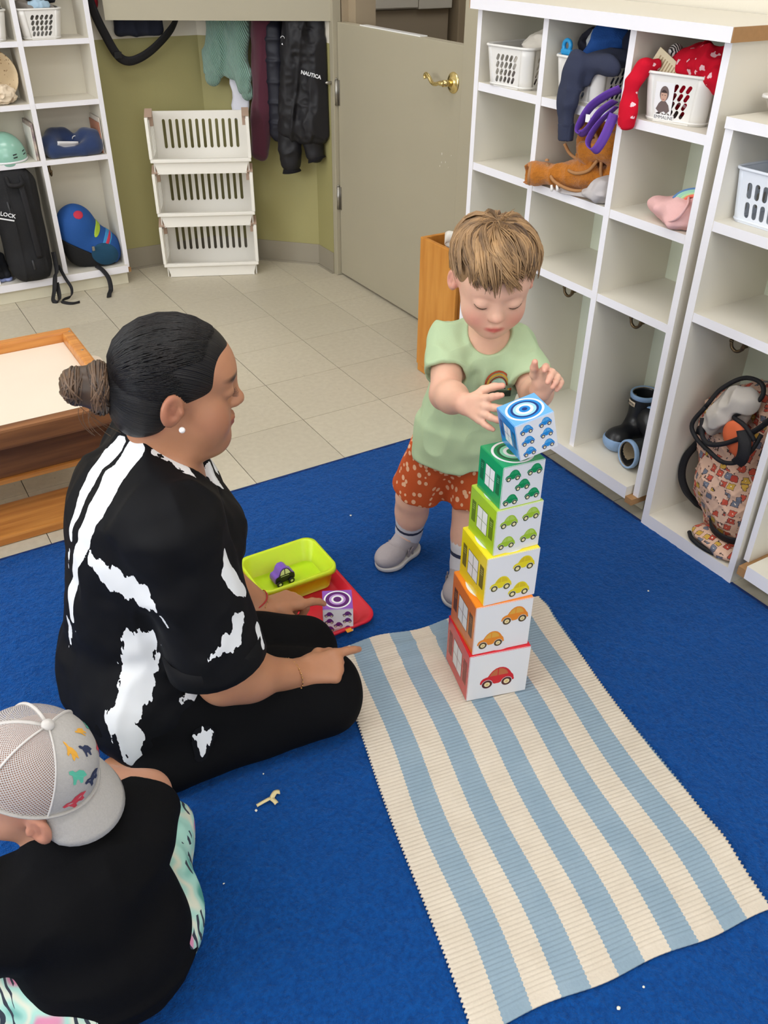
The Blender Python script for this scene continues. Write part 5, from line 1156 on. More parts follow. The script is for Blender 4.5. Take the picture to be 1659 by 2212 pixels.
for a in ((-.557, .335, .44, -.553, .332, .385), (-.512, .316, .195, -.510, .314, .155)):
    mb = MB(); mb.tube([a[:3], a[3:]], .004, 8); obj('zip_pull', mb, M('dark_zip', '3a3a3e', .5), bp_)
f = frame((-.566, .3325, .388), (1, -.25, -.30), (0, .12, 1)); mb = MB(); mb.mesh(text_mesh('LOCK', .022, .003, .0004), f); mb.prism([(-.03, -.022), (.026, -.020), (.026, -.015), (-.03, -.017)], -.003, .003, M4=f); obj('logo_lettering', mb, M('white_print', 'e6e6ea', .6), bp_)
for w_, pts in ((.02, [(-.41, .37, .20), (-.415, .345, .13), (-.430, .335, .10), (-.445, .325, .05), (-.462, .31, .012), (-.452, .295, .005), (-.435, .31, .02), (-.428, .34, .075)]), (.014, [(-.40, .37, .14), (-.385, .35, .085), (-.372, .325, .045), (-.385, .30, .018), (-.42, .29, .012), (-.43, .28, .006), (-.40, .245, .005), (-.365, .245, .006)])):
    obj('shoulder_strap', ribbon(pts, w_, .003, lambda t: (.6, -.2, .7)), m_blackweb, bp_)
# blue backpack
m_bb = M('cobalt_pack', '1a4f96', .75, bump=.3, bscale=300); m_teal = M('teal_mesh', '1c4a68', .85, bump=.5, bscale=500)
bb = thing('backpack', 'small blue backpack with red and green patches slumped in the left cabinet', 'backpack', (-.22, .46, .09))
s = Sculpt().u([ell((-.265, .465, .22), (.092, .08, .135)), ell((-.19, .465, .16), (.085, .085, .095)), ell((-.29, .455, .28), (.065, .06, .08))], .04).u(ell((-.145, .46, .15), (.045, .07, .06)), .03)
s.disp(lambda P: (.004*nz(P, 18, 6)).astype(np.float32)); s.inter(half((0, 0, .0905), (0, 0, -1)), .008); s.inter(half((-.3605, 0, 0), (-1, 0, 0)), .004); s.inter(half((-.1045, 0, 0), (1, 0, 0)), .004)
full = s; s = s.copy(); s.inter(half((-.36, 0, .235), (-.62, 0, -1)), .002); obj('pack_body', s.build('pack_body', (-.39, .35, .08), (-.08, .57, .40), .004), m_bb, bb)
s = full.copy(); s.inter(half((-.36, 0, .2345), (.62, 0, 1)), .002); obj('pack_base', s.build('pack_base', (-.39, .35, .08), (-.08, .57, .40), .004), m_pack, bb)
def shell_patch(base, cutters, name, mat, parent, lo, hi, lift=.002, h=.003):
    s = base.copy(); s.disp(lambda P: np.float32(-lift)+0*P[..., 0])
    for c_ in cutters: s.inter(c_, .002)
    return obj(name, s.build(name, lo, hi, h), mat, parent)
LO, HI = (-.39, .35, .08), (-.08, .50, .40)
shell_patch(full, [ell((-.268, .40, .332), (.022, .08, .016))], 'red_patch', M('red_patch', 'c0324a', .8), bb, LO, HI)
shell_patch(full, [ell((-.192, .42, .262), (.014, .10, .042), Matrix.Rotation(.6, 3, 'Y'))], 'green_patch', M('lime_patch', 'a8c43c', .8), bb, LO, HI)
shell_patch(full, [ell((-.155, .43, .215), (.018, .12, .075), Matrix.Rotation(.75, 3, 'Y'))], 'sky_panel', M('sky_panel', '3a8cc4', .7), bb, LO, HI, .0015)
shell_patch(full, [ell((-.165, .42, .20), (.007, .10, .05), Matrix.Rotation(.75, 3, 'Y'))], 'red_zip', M('red_patch', 'c0324a', .8), bb, LO, HI, .004)
shell_patch(full, [ell((-.185, .39, .150), (.062, .07, .05), Matrix.Rotation(.45, 3, 'Y'))], 'mesh_pocket', m_teal, bb, LO, HI, .005)
mb = MB(); mb.box(-.244, -.232, .362, .370, .180, .200, bev=.002); obj('zip_pull', mb, m_steel, bb)
obj('loose_strap', ribbon([(-.235, .385, .105), (-.215, .362, .088), (-.200, .340, .055), (-.205, .31, .015), (-.222, .28, .005), (-.235, .243, .004)], .020, .003, lambda t: (1, .15, .2)), m_blackweb, bb)
# shoes at the frame edge
for k, x in enumerate((-.637, -.612)):
    r = thing('child_shoe', ['dark child\'s shoe with lilac sole, cut off by the left frame edge', 'dark child\'s shoe with lilac sole right beside the black backpack'][k], 'shoe', (x, .43, .0905), group='shoes beside the black backpack')
    s = Sculpt().u([rc((x, .50, .125), (x, .425, .118), .020, .017), rc((x, .50, .14), (x, .505, .175), .019, .018)], .02).inter(half((0, 0, .104), (0, 0, -1))); obj('upper', s.build('upper', (x-.03, .38, .09), (x+.03, .54, .21), .003), M('black_cotton', '1e1f24', .95), r)
    s = Sculpt().u(rc((x, .505, .105), (x, .422, .105), .0225, .020)).inter(half((0, 0, .1045), (0, 0, 1))).inter(half((0, 0, .091), (0, 0, -1))); obj('sole', s.build('sole', (x-.03, .38, .085), (x+.03, .54, .12), .003), M('lilac_rubber', '8f9ccc', .6), r)
# ================================================================= people
def skin(name, col, blush, dark=None, sss=.12, rough=.5):
    m, nt, b = nodemat(name); a = attr_out(nt, 'blush'); d = attr_out(nt, 'brow'); tc = N(nt, 'ShaderNodeTexCoord')
    n = N(nt, 'ShaderNodeTexNoise'); n.inputs['Scale'].default_value = 45; n.inputs['Detail'].default_value = 4; Lk(nt, tc.outputs['Object'], n.inputs['Vector'])
    c0 = lin(col); c = mixc(nt, n.outputs['Fac'], tuple(x*.93 for x in c0), tuple(min(1, x*1.06) for x in c0))
    c = mixc(nt, a, c, lin(blush)); c = mixc(nt, d, c, lin(dark or '8a6a50'))
    Lk(nt, c, b.inputs['Base Color']); b.inputs['Roughness'].default_value = rough; b.inputs['Specular IOR Level'].default_value = .35
    b.inputs['Subsurface Weight'].default_value = sss; b.inputs['Subsurface Radius'].default_value = (.01, .004, .002); b.inputs['Subsurface Scale'].default_value = 1
    return m
def basis(f, up=(0, 0, 1), tilt=0):
    """columns right, forward, up"""
    f = Vector(f).normalized(); r = f.cross(Vector(up)).normalized(); u = r.cross(f)
    if tilt: q = Matrix.Rotation(tilt, 3, f); r = q @ r; u = q @ u
    return np.array([list(r), list(f), list(u)], np.float32).T
class Loc:
    """local frame: to place primitives given in the frame's coordinates"""
    def __init__(s, c, B, k=1): s.c = np.array(c, np.float32); s.B = np.array(B, np.float32); s.k = k
    def __call__(s, fn): return lambda P: fn((P-s.c)@s.B/s.k)*s.k
    def p(s, *q): return tuple(float(x) for x in s.c+s.B@(np.array(q, np.float32)*s.k))
    def inv(s, P): return (P-s.c)@s.B/s.k
def head_prims(S, H, kid=True):
    L = H
    if kid:
        for c, r, k in (((0, -.008, .030), (.070, .084, .070), .02), ((0, .022, -.026), (.058, .056, .066), .04), ((0, .051, -.078), (.026, .024, .018), .03), ((.031, .046, -.041), (.025, .025, .027), .025), ((-.031, .046, -.041), (.025, .025, .027), .025), ((0, .048, .030), (.050, .030, .040), .03), ((0, .052, -.052), (.028, .024, .022), .02)):
            S.u(L(ell(c, r)), k)
        for s in (-1, 1): S.sub(L(ell((s*.029, .0945, .004), (.020, .014, .0125))), .02)
        for s in (-1, 1):
            S.u(L(ell((s*.0285, .0695, .0025), (.0158, .0125, .0128))), .006)
        S.u(L(rc((0, .073, .002), (0, .084, -.020), .0065, .008)), .014); S.u(L(ell((0, .086, -.0245), (.0095, .0090, .0080))), .01)
        for s in (-1, 1): S.u(L(ell((s*.0082, .080, -.0275), (.0055, .007, .005))), .006); S.sub(L(ell((s*.0045, .086, -.0335), (.0025, .004, .002))), .002)
        for pts, r in (([(-.0175, .071, -.0545), (-.0065, .0785, -.0505), (0, .0785, -.0515), (.0065, .0785, -.0505), (.0175, .071, -.0545)], .0036), ([(-.0155, .071, -.0565), (0, .0775, -.0605), (.0155, .071, -.0565)], .0043)):
            for q in chain(pts, [r*.6]+[r]*(len(pts)-2)+[r*.6]): S.u(L(q), .005)
        ex, ez, er = .071, -.012, 1.0
    else:
        for c, r, k in (((0, -.010, .033), (.072, .091, .075), .02), ((0, .028, -.034), (.059, .058, .078), .04), ((0, .030, -.086), (.050, .048, .034), .04), ((0, .066, -.104), (.022, .019, .017), .025), ((0, .018, -.112), (.046, .052, .024), .03), ((.040, .048, -.050), (.026, .028, .034), .03), ((-.040, .048, -.050), (.026, .028, .034), .03), ((0, .072, .020), (.048, .020, .018), .02), ((0, .050, .040), (.052, .036, .036), .03)):
            S.u(L(ell(c, r)), k)
        for s in (-1, 1): S.sub(L(ell((s*.032, .1035, .000), (.021, .014, .013))), .016)
        for s in (-1, 1): S.u(L(ell((s*.0325, .0765, .000), (.016, .0135, .0125))), .006)
        S.u(L(rc((0, .086, .004), (0, .098, -.024), .0075, .0085)), .018); S.u(L(ell((0, .1005, -.030), (.0115, .0095, .0095))), .012)
        for s in (-1, 1): S.u(L(ell((s*.011, .092, -.034), (.0075, .008, .0065))), .007); S.sub(L(ell((s*.0055, .097, -.040), (.003, .005, .0022))), .002)
        for pts, r in (([(-.022, .078, -.066), (-.008, .0895, -.0615), (0, .090, -.0625), (.008, .0895, -.0615), (.022, .078, -.066)], .0042), ([(-.019, .078, -.069), (0, .088, -.073), (.019, .078, -.069)], .0054)):
            for q in chain(pts, [r*.6]+[r]*(len(pts)-2)+[r*.6]): S.u(L(q), .006)
        ex, ez, er = .0735, -.014, 1.15
    for s in (-1, 1):
        Re = Matrix.Rotation(s*.35, 3, 'Z') @ Matrix.Rotation(-.2, 3, 'X')
        S.u(L(ell((s*(ex+.004), -.012, ez), (.0085*er, .0165*er, .0255*er), Re)), .008)
        S.sub(L(ell((s*(ex+.0125*er), -.007, ez+.004), (.0085*er, .0098*er, .0165*er), Re)), .003); S.u(L(ell((s*(ex+.0055*er), -.009, ez+.006), (.003, .004*er, .010*er), Re)), .004)
        S.u(L(ell((s*(ex+.003), .0025, ez-.004), (.005, .005, .007))), .005)
def hand(S, w, d, n, L, side, curls, thumb, spread=1, k=.006, fat=1.0):
    """w wrist, d towards the knuckles, n palm normal, side +1 when the thumb lies on d x n"""
    w = np.array(w, float); d = np.array(d, float); d /= np.linalg.norm(d); n = np.array(n, float); n -= d*(n@d); n /= np.linalg.norm(n)
    t = np.cross(d, n)*side; tips = []
    kn = []
    for i, (o, fw) in enumerate(((.165, .50), (.055, .535), (-.055, .515), (-.155, .46))):
        p = w+d*fw*L+t*o*L*(.9+.1*spread); kn.append(p)
        S.u(rc(w+t*o*L*.5+d*.04*L, p, .088*L*fat, .068*L*fat), .012 if L > .13 else .008)
    S.u(ell(w+d*.20*L+t*.10*L+n*.035*L, (.10*L,)*3), .012)
    for i, (ln, (c1, c2, c3)) in enumerate(zip((.40, .45, .42, .33), curls)):
        p = kn[i]; a = 0; dd = d+t*(1.5-i)*.09*spread; dd /= np.linalg.norm(dd); r = (.060, .062, .058, .052)[i]*L*fat
        for c_, f_, q in zip((c1, c2, c3), (.46, .30, .24), (.95, .88, .80)):
            a += math.radians(c_); v = dd*math.cos(a)+n*math.sin(a); p2 = p+v*ln*L*f_; S.u(rc(p, p2, r, r*q), k if f_ == .46 else .003); p = p2; r *= q
        tips.append(p)
    b = w+d*.16*L+t*.12*L; p = b; r = .082*L*fat
    for (x, y, z), ln in zip(thumb, (.24, .19, .16)):
        v = d*x+t*y+n*z; v /= np.linalg.norm(v); p2 = p+v*ln*L; S.u(rc(p, p2, r, r*.84), k); p = p2; r *= .84
    tips.append(p); return tips
def strands(mb, starts, path, r0, r1, seg=4):
    for st in starts:
        p = path(st)
        if p is not None: n = len(p); mb.tube(p, [r0+(r1-r0)*(i/(n-1))**1.5 for i in range(n)], seg, cap=False)
def hairmat(name, dark, light, scale=(30, 30, 6), rough=.45, spec=.5):
    m, nt, b = nodemat(name); tc = N(nt, 'ShaderNodeTexCoord'); r = attr_out(nt, 'rnd'); n = N(nt, 'ShaderNodeTexNoise'); n.inputs['Scale'].default_value = 26; Lk(nt, tc.outputs['Object'], n.inputs['Vector'])
    f = math_n(nt, 'MULTIPLY', math_n(nt, 'ADD', r, math_n(nt, 'SUBTRACT', n.outputs['Fac'], .5)), 1.0)
    mr_ = N(nt, 'ShaderNodeClamp'); Lk(nt, f, mr_.inputs[0])
    Lk(nt, mixc(nt, mr_.outputs[0], lin(dark), lin(light)), b.inputs['Base Color']); b.inputs['Roughness'].default_value = rough; b.inputs['Specular IOR Level'].default_value = spec
    return m
def cloth_mat(name, col, rough=.85, bump=.15): return M(name, col, rough, spec=.2, bump=bump, bscale=600)
rng = np.random.default_rng(5)

# ----------------------------------------------------------------- the boy
B0 = thing('person', 'small boy in green T-shirt and orange dotted shorts reaching for the top block', 'person', (-.06, -2.15, CZ))
hf = np.array((-.46, -.86, -.36)); HB = Loc((-.077, -2.285, .832), basis(hf, tilt=.0), 1.04)
sR, eR, wR = (-.098, -2.172, .668), (-.172, -2.278, .598), (-.212, -2.400, .640)
sL, eL, wL = (.014, -2.262, .668), (-.002, -2.365, .596), (-.080, -2.462, .662)
nb = (-.045, -2.240, .700)
hipR, hipL = (-.098, -2.142, .37), (-.015, -2.195, .37)
knR, knL = (-.112, -2.082, .21), (-.030, -2.215, .21)
anR, anL = (-.098, -2.045, .085), (-.050, -2.230, .085)
S = Sculpt(); head_prims(S, HB, True)
S.u(rc(HB.p(0, -.012, -.05), nb, .038, .040), .03)
S.u([ell((-.045, -2.225, .60), (.075, .065, .085), basis((-.6, -.8, 0))), ell((-.05, -2.19, .50), (.078, .070, .09), basis((-.6, -.8, 0))), ell((-.055, -2.17, .40), (.075, .068, .07), basis((-.6, -.8, 0)))], .05)
for s, e, w_ in ((sR, eR, wR), (sL, eL, wL)):
    S.u(rc(s, e, .037, .032), .025); S.u(rc(e, w_, .032, .0215), .015); mid = np.array(e)*.65+np.array(w_)*.35; S.u(ell(mid, (.032,)*3), .02)
for h, k_, a in ((hipR, knR, anR), (hipL, knL, anL)):
    S.u(rc(h, k_, .056, .042), .03); S.u(rc(k_, a, .042, .029), .02); S.u(ell(np.array(k_)*.55+np.array(a)*.45, (.040, .040, .05)), .025); S.u(rc(a, (a[0]-.03*(1 if a is anR else .6), a[1]-.006-.03*(a is anL), .04), .026, .022), .02)
HR = hand(S, wR, (.03, -.95, .20), (.90, -.15, -.30), .112, 1, [(-4, 6, 6), (8, 14, 10), (8, 16, 12), (6, 16, 14)], [(.5, .8, .45), (.8, .55, .5), (.9, .35, .5)], 2.6, .005, 1.12)
HL = hand(S, wL, (.0, -.055, .085), (-.66, -.55, -.15), .108, -1, [(22, 30, 20), (40, 42, 28), (44, 46, 28), (46, 46, 28)], [(.7, .6, .15), (.85, .4, .15), (.9, .3, .1)], 1.2, .005, 1.12)
print('boy tips', [[round(float(x), 3) for x in q] for q in HR], [[round(float(x), 3) for x in q] for q in HL])
me = S.build('body', (-.30, -2.62, .0), (.16, -1.98, .97), .0026)
V = verts(me); q = HB.inv(V); ch = np.zeros(len(V))
for s in (-1, 1): ch = np.maximum(ch, .55*np.clip(1.2-np.linalg.norm((q-A(s*.036, .062, -.040))/A(.026, .03, .026), axis=1), 0, 1))
ch = np.maximum(ch, .35*np.clip(1.2-np.linalg.norm((q-A(0, .088, -.026))/A(.013, .014, .012), axis=1), 0, 1))
lipm = np.clip(2.2-np.linalg.norm((q-A(0, .076, -.0555))/A(.0175, .012, .0072), axis=1)*1.6, 0, 1)
ear = .35*np.clip(1.6-np.linalg.norm((np.abs(q)-A(.078, .012, .012))/A(.012, .02, .025), axis=1), 0, 1)
for tp in HR+HL: ch = np.maximum(ch, .4*np.clip(1-np.linalg.norm(V-np.array(tp), axis=1)/.022, 0, 1))
for k_ in (wL, wR, eL, eR): ch = np.maximum(ch, .2*np.clip(1-np.linalg.norm(V-np.array(k_), axis=1)/.05, 0, 1))
attr(me, 'blush', np.maximum(np.maximum(ch*.9, lipm*1.0), ear)); attr(me, 'brow', np.zeros(len(V)))
m_boy = skin('boy_skin', 'e3b49c', 'cf6a62')
obj('body', me, m_boy, B0)
# lashes and brows
m_lash = M('lash_brown', '5a4232', .7); m_brow = M('brow_blond', '94744f', .8)
for s in (-1, 1):
    mb = MB(); mb.tube([HB.p(s*(.0285+x), .0802-.12*abs(x)-(x/.014)**2*.0034, -.0055+.0058*(x/.0145)**2) for x in np.linspace(-.0165, .0165, 9)], [.0004, .0010, .0015, .0016, .0016, .0016, .0015, .0010, .0004], 6); obj('eyelashes', mb, m_lash, B0)
    mb = MB(); mb.tube([HB.p(s*x, .0785-(x/.05)**2*.022, z) for x, z in ((.014, .0205), (.022, .0245), (.031, .026), (.041, .023))], [.0006, .0019, .0019, .0006], 6, flat=.6); obj('eyebrow', mb, m_brow, B0)
# T-shirt
m_tee = cloth_mat('sage_jersey', 'b4c9a2')
TB = basis((-.6, -.8, 0))
T = Sculpt().u([ell((-.043, -2.226, .612), (.092, .074, .080), TB), ell((-.048, -2.20, .52), (.094, .084, .11), TB), ell((-.060, -2.185, .43), (.098, .090, .10), TB)], .05)
T.u([rc((-.045, -2.238, .690), sR, .036, .040), rc((-.045, -2.238, .690), sL, .036, .040)], .03)
T.u([cone((-.060, -2.185, .46), (-.068, -2.19, .372), .096, .101)], .03)
T.inter(half((-.06, -2.18, .372), (.10, .14, -1)), .003); Tt = T.copy()
for s, e in ((sR, eR), (sL, eL)):
    s_, e_ = np.array(s), np.array(e); dv = (e_-s_)/np.linalg.norm(e_-s_); T.u(cone(s_-dv*.01, s_+dv*.094, .041, .049), .022); T.sub(cone(s_+dv*.084, s_+dv*.12, .040, .0435), .003)
T.disp(lambda P: (.0045*(np.abs(nz(P*A(1, 1, .6), 22, 3))*2-.75)+.003*nz(P, 38, 8)).astype(np.float32))
T.sub(Loc((-.055, -2.262, .712), basis((-.55, -.75, -.5)))(ell((0, 0, 0), (.046, .054, .050))), .006)
obj('t_shirt', T.build('t_shirt', (-.27, -2.44, .33), (.14, -2.04, .76), .003), m_tee, B0)
C_ = Loc((-.055, -2.262, .712), basis((-.55, -.75, -.5)))
# chest print: arched rainbow with trees
Tt.ops += [o_ for o_ in T.ops if o_[0] == 'd']; tz = Tt
def on_shirt(x, z, lift=.0012):
    """point on the shirt front: x to the boy's left, height z"""
    r = TB[:, 0]; f = TB[:, 1]; o = np.array((-.043, -2.22, 0))-r*x; o[2] = z; ts = np.linspace(.16, .0, 160); P = (o[None]+f[None]*ts[:, None]).astype(np.float32); i = int(np.argmax(tz.eval(P) < 0)); j = int(np.argmax(T.eval(P) < 0)); i = max(min(i, j), i-14); return tuple(P[i]+f*lift)
def decal(name, poly_mats, mats, parent, cx_, cz_, lift=.001, k_=1.2):
    mb = MB(); poly_mats = [([(x*k_, z*k_) for x, z in p], mi) for p, mi in poly_mats]
    for k, (poly, mi) in enumerate(poly_mats): mb.add([on_shirt(cx_+x, cz_+z, lift+.0005*k) for x, z in poly], [list(range(len(poly)))], mi)
    return obj(name, mb, mats, parent)
def band(r1, r2, a0=0., a1=PI, n=10, ox=0, oz=0):
    return [[(ox+r*math.cos(a), oz+r*math.sin(a)) for r, a in ((r1, t0), (r2, t0), (r2, t1), (r1, t1))] for t0, t1 in zip(np.linspace(a0, a1, n+1)[:-1], np.linspace(a0, a1, n+1)[1:])]
pm = [(p, 0) for p in band(.020, .0235)]+[(p, 1) for p in band(.0165, .020)]+[(p, 2) for p in band(.014, .0165)]+[(p, 3) for p in band(0.0001, .014)]
for p, q in zip((.0, .0035), (-1, 1)):
    pm += [([(q*.020-.0035*0+0, -.018), (q*.020, 0), (q*.0235, 0), (q*.0235, -.018)], 0), ([(q*.0165, -.004), (q*.0165, 0), (q*.020, 0), (q*.020, -.004)], 1)]
pm += [([(-.014, -.004), (-.014, 0), (.014, 0), (.014, -.004)], 3), ([(-.0235, -.018), (-.0235, -.004), (.0235, -.004), (.0235, -.018)], 4)]
pm += [([(x-.0035, -.003), (x+.0035, -.003), (x, .007)], 4) for x in (-.009, -.004, .010)]+[(circ(.004, .006, .0025, 8), 5)]
decal('chest_print', pm, [M('print_rust', 'b5512e', .8), M('print_gold', 'd9a83c', .8), M('print_redbrown', '8f3324', .8), M('print_mint', 'a8c9b8', .8), M('print_pine', '32402e', .8), M('print_sun', 'e8c84c', .8)], B0, .040, .607)
# shorts
m_short, nt, b = nodemat('dotted_rust_cotton'); tc = N(nt, 'ShaderNodeTexCoord'); vo = N(nt, 'ShaderNodeTexVoronoi'); vo.inputs['Scale'].default_value = 62; vo.inputs['Randomness'].default_value = .8
mp = N(nt, 'ShaderNodeMapping'); mp.inputs['Scale'].default_value = (1, 1, .72); Lk(nt, tc.outputs['Object'], mp.inputs[0]); Lk(nt, mp.outputs[0], vo.inputs['Vector'])
Lk(nt, mixc(nt, math_n(nt, 'LESS_THAN', vo.outputs['Distance'], .33), lin('c4592f'), lin('e9b994')), b.inputs['Base Color']); b.inputs['Roughness'].default_value = .9; b.inputs['Specular IOR Level'].default_value = .15
G = Sculpt().u([ell((-.058, -2.172, .40), (.090, .080, .062), TB), cone((-.058, -2.17, .44), (-.058, -2.17, .38), .080, .092)], .03)
for h, k_, x in ((hipR, knR, 1), (hipL, knL, -1)):
    h_, k2 = np.array(h), np.array(k_); e_ = h_+(k2-h_)*.80; G.u(cone(h_+(h_-k2)*.05, e_, .060, .063), .03); G.sub(cone(h_+(k2-h_)*.72, h_+(k2-h_)*1.1, .056, .060), .003)
G.disp(lambda P: (.006*(np.abs(nz(P*A(1, 1, .5), 20, 13))*2-.75)).astype(np.float32))
obj('shorts', G.build('shorts', (-.25, -2.32, .17), (.10, -1.97, .48), .003), m_short, B0)
# socks and shoes
m_sock = M('white_sock', 'cfcdd2', .95); m_nv = M('navy_stripe', '2c3148', .95); m_shoe = M('grey_suede', 'a49c9e', .85, bump=.3, bscale=300); m_sole = M('pale_rubber', 'cfcac6', .6); m_lace = M('grey_lace', 'bdb4b2', .9)
def shoe(an, kn, toe, heel):
    toe = np.array((*toe, 0.)); heel = np.array((*heel, 0.)); d = (toe-heel); L = np.linalg.norm(d); B = basis(d/L); F = Loc((*((toe+heel)/2)[:2], CZ), B)
    h = L/2
    a_ = np.array(an); u_ = np.array(kn)-a_; u_ = u_/np.linalg.norm(u_)
    mb = MB(); mb.tube([tuple(a_+u_*t) for t in (.060, .058, .04, .026)], [.0415, .043, .0405, .0385], 20, cap=False); mb.tube([tuple(a_+u_*t) for t in (.016, .004, -.012, -.035)], [.0378, .0372, .037, .034], 20, cap=False); sk = obj('sock', mb, m_sock, B0)
    mb = MB(); mb.tube([tuple(a_+u_*.0262), tuple(a_+u_*.0158)], [.0388, .0382], 20, cap=False); obj('stripe', mb, m_nv, sk)
    s = Sculpt().u([F(ell((0, .030, .030), (.031, h-.026, .026))), F(ell((0, h-.042, .030), (.030, .040, .024))), F(ell((0, -h+.036, .036), (.029, .036, .036))), F(rc((0, -.012, .05), (0, -h+.034, .066), .022, .027))], .02)
    s.sub(F(cone((0, -h+.036, .064), (0, -h+.040, .12), .024, .026)), .004).inter(F(half((0, 0, .012), (0, 0, -1))), .002)
    s.disp(lambda P: np.float32(-.0012)*np.exp(-((F.inv(P)[..., 1]-(h-.045)+(F.inv(P)[..., 0]/.03)**2*.02)/.0025)**2))
    sh = obj('shoe', s.build('shoe', F.c-A(.11, .11, .02), F.c+A(.11, .11, .11), .0024), m_shoe, B0)
    s = Sculpt().u([F(ell((0, h-.042, .012), (.035, .044, .03))), F(ell((0, -h+.036, .012), (.032, .038, .03))), F(rc((0, h-.05, .012), (0, -h+.04, .012), .034, .031))], .02).inter(F(half((0, 0, .015), (0, 0, 1))), .002).inter(F(half((0, 0, .0015), (0, 0, -1))), .002)
    obj('outsole', s.build('outsole', F.c-A(.11, .11, .02), F.c+A(.11, .11, .04), .0024), m_sole, sh)
    mb = MB()
    for k in range(4):
        y = h-.060-.013*k; z = .053+.006*k; mb.tube([F.p(-.019, y, z-.008), F.p(-.008, y+.003, z+.003), F.p(.008, y-.003, z+.003), F.p(.019, y, z-.008)], .0022, 6)
    obj('laces', mb, m_lace, sh)
    mb = MB(); f = frame(F.p(-.0325, -.012, .030), F.B[:, 1], (0, 0, 1)); mb.mesh(text_mesh('N', .030, .0018, .001), f @ Matrix.Translation((0, 0, -.001))); 
    f = frame(F.p(.0325, -.012, .030), -F.B[:, 1], (0, 0, 1)); mb.mesh(text_mesh('N', .030, .0018, .001), f @ Matrix.Translation((0, 0, -.001))); obj('side_emblem', mb, M('emblem_grey', '8f8588', .7), sh)
shoe(anR, knR, (-.209, -2.078), (-.066, -2.030)); shoe(anL, knL, (-.130, -2.302), (-.028, -2.200))
# hair: cap plus many swept locks
def scalp(th, ph, r=1.0):
    """th from crown axis, ph=0 forward, +ph towards the person's right"""
    c = A(0, -.010, .030); R = A(.0735, .088, .0735)*r
    ax = A(0, -.25, .97); fwd = A(0, .97, .25); rt = A(1, 0, 0)
    return c+R*(ax*math.cos(th)+fwd*math.sin(th)*math.cos(ph)+rt*math.sin(th)*math.sin(ph))
hc = Sculpt().u(HB(ell((0, -.010, .031), (.0765, .0915, .0765))))
hc.inter(HB(half((0, .050, .012), (0, .55, -1))), .012); hc.inter(HB(half((0, .0, -.012), (0, .55, -1))), .02)
hc.sub(HB(ell((0, .085, -.02), (.058, .05, .065))), .012)
for s in (-1, 1): hc.sub(HB(ell((s*.085, .010, -.022), (.024, .030, .036))), .01)
mh = hc.build('hair', HB.c-.14, HB.c+.14, .003); base_v = verts(mh)
mb = MB(); mb.mesh(mh, smooth=True); cnt = [len(mb.v)]; rv = [np.full(len(mb.v), .35)]
for i in range(170):
    ph = rng.uniform(-PI, PI); th0 = abs(rng.normal(0, .38)) if i % 2 else rng.uniform(.15, .85); fr = abs(ph) < 1.05
    end = 1.36+rng.normal(0, .10) if fr else (1.52+rng.normal(0, .09) if abs(ph) < 1.9 else 1.80+rng.normal(0, .1))
    if .70 < abs(ph) < 1.2: end = 1.42+rng.normal(0, .05)
    sw_ = rng.normal(.42, .22)*(1 if ph > -.5 else -.6); lift = rng.uniform(1.06, 1.27); wob = rng.normal(0, .22); wf = rng.uniform(2.2, 4.5); wid = rng.uniform(.05, .12); col_ = rng.random(); flick = rng.uniform(0, .016)
    for c_ in range(17):
        dph = rng.normal(0, wid); dl = rng.normal(0, .012); n = 9; P = []; e2 = end+rng.normal(0, .05); t00 = th0+rng.normal(0, .05)
        for k in range(n):
            t = k/(n-1); th = t00+(e2-t00)*t; pinch = 1-.65*t*t; p_ = ph+dph*pinch+sw_*(1-t)+wob*math.sin(t*wf)
            rr = 1.012+(lift+dl-1.012)*math.sin(min(1., t*1.2)*PI*.78); q_ = scalp(th, p_, rr)
            if t > .7: q_ = q_+A(0, (.004 if fr else 0)+flick*(t-.7)*(1.0 if fr else .3), -.010*(t-.7)*(2.2 if fr else 1))
            P.append(HB.p(*q_))
        a0 = len(mb.v); mb.tube(P, [.0009, .0014, .0017, .0018, .0017, .0016, .0013, .0009, .0003], 4, cap=False); rv.append(np.full(len(mb.v)-a0, np.clip(col_*.6+.4*rng.random(), 0, 1)))
for i in range(26):
    ph = rng.uniform(-PI, PI); th0 = rng.uniform(0, .6); P = []
    q0 = scalp(th0, ph, 1.03); dr = rng.normal(0, 1, 3)*.4+A(0, .1, 1)
    for k in range(5): t = k/4; P.append(HB.p(*(q0+dr*.028*t+A(0, .02*t*t, -.012*t*t))))
    a0 = len(mb.v); mb.tube(P, [.0009, .0009, .0008, .0006, .0003], 4, cap=False); rv.append(np.full(len(mb.v)-a0, .8))
me = mb.make('hair'); attr(me, 'rnd', np.concatenate(rv)); obj('hair', me, hairmat('light_brown_hair', '4e3826', 'b48e62', rough=.5), B0)
# ----------------------------------------------------------------- the woman
W0 = thing('person', 'woman kneeling in a black and white brushstroke blouse and black trousers, pointing at the rug', 'person', (-.88, -2.28, CZ))
fw = (.96, -.28, 0); WB = basis(fw)
wHB = Loc((-.752, -2.326, .786), basis((.945, -.29, -.10)), 1.0)
nbW = (-.800, -2.285, .650)
sN, eN, wN = (-.828, -2.430, .590), (-.785, -2.478, .258), (-.632, -2.468, .184)
sF, eF, wF = (-.755, -2.145, .590), (-.725, -2.128, .300), (-.588, -2.205, .140)
S = Sculpt(); head_prims(S, wHB, False)
S.u(rc(wHB.p(0, -.022, -.06), nbW, .052, .056), .03)
tor = [((-.895, -2.262, .175), (.155, .125, .125)), ((-.868, -2.268, .34), (.140, .112, .14)), ((-.838, -2.278, .50), (.155, .110, .12)), ((-.818, -2.284, .585), (.138, .083, .06))]
S.u([ell(c, r, WB) for c, r in tor], .06); S.u(rc(sN, sF, .060), .05)
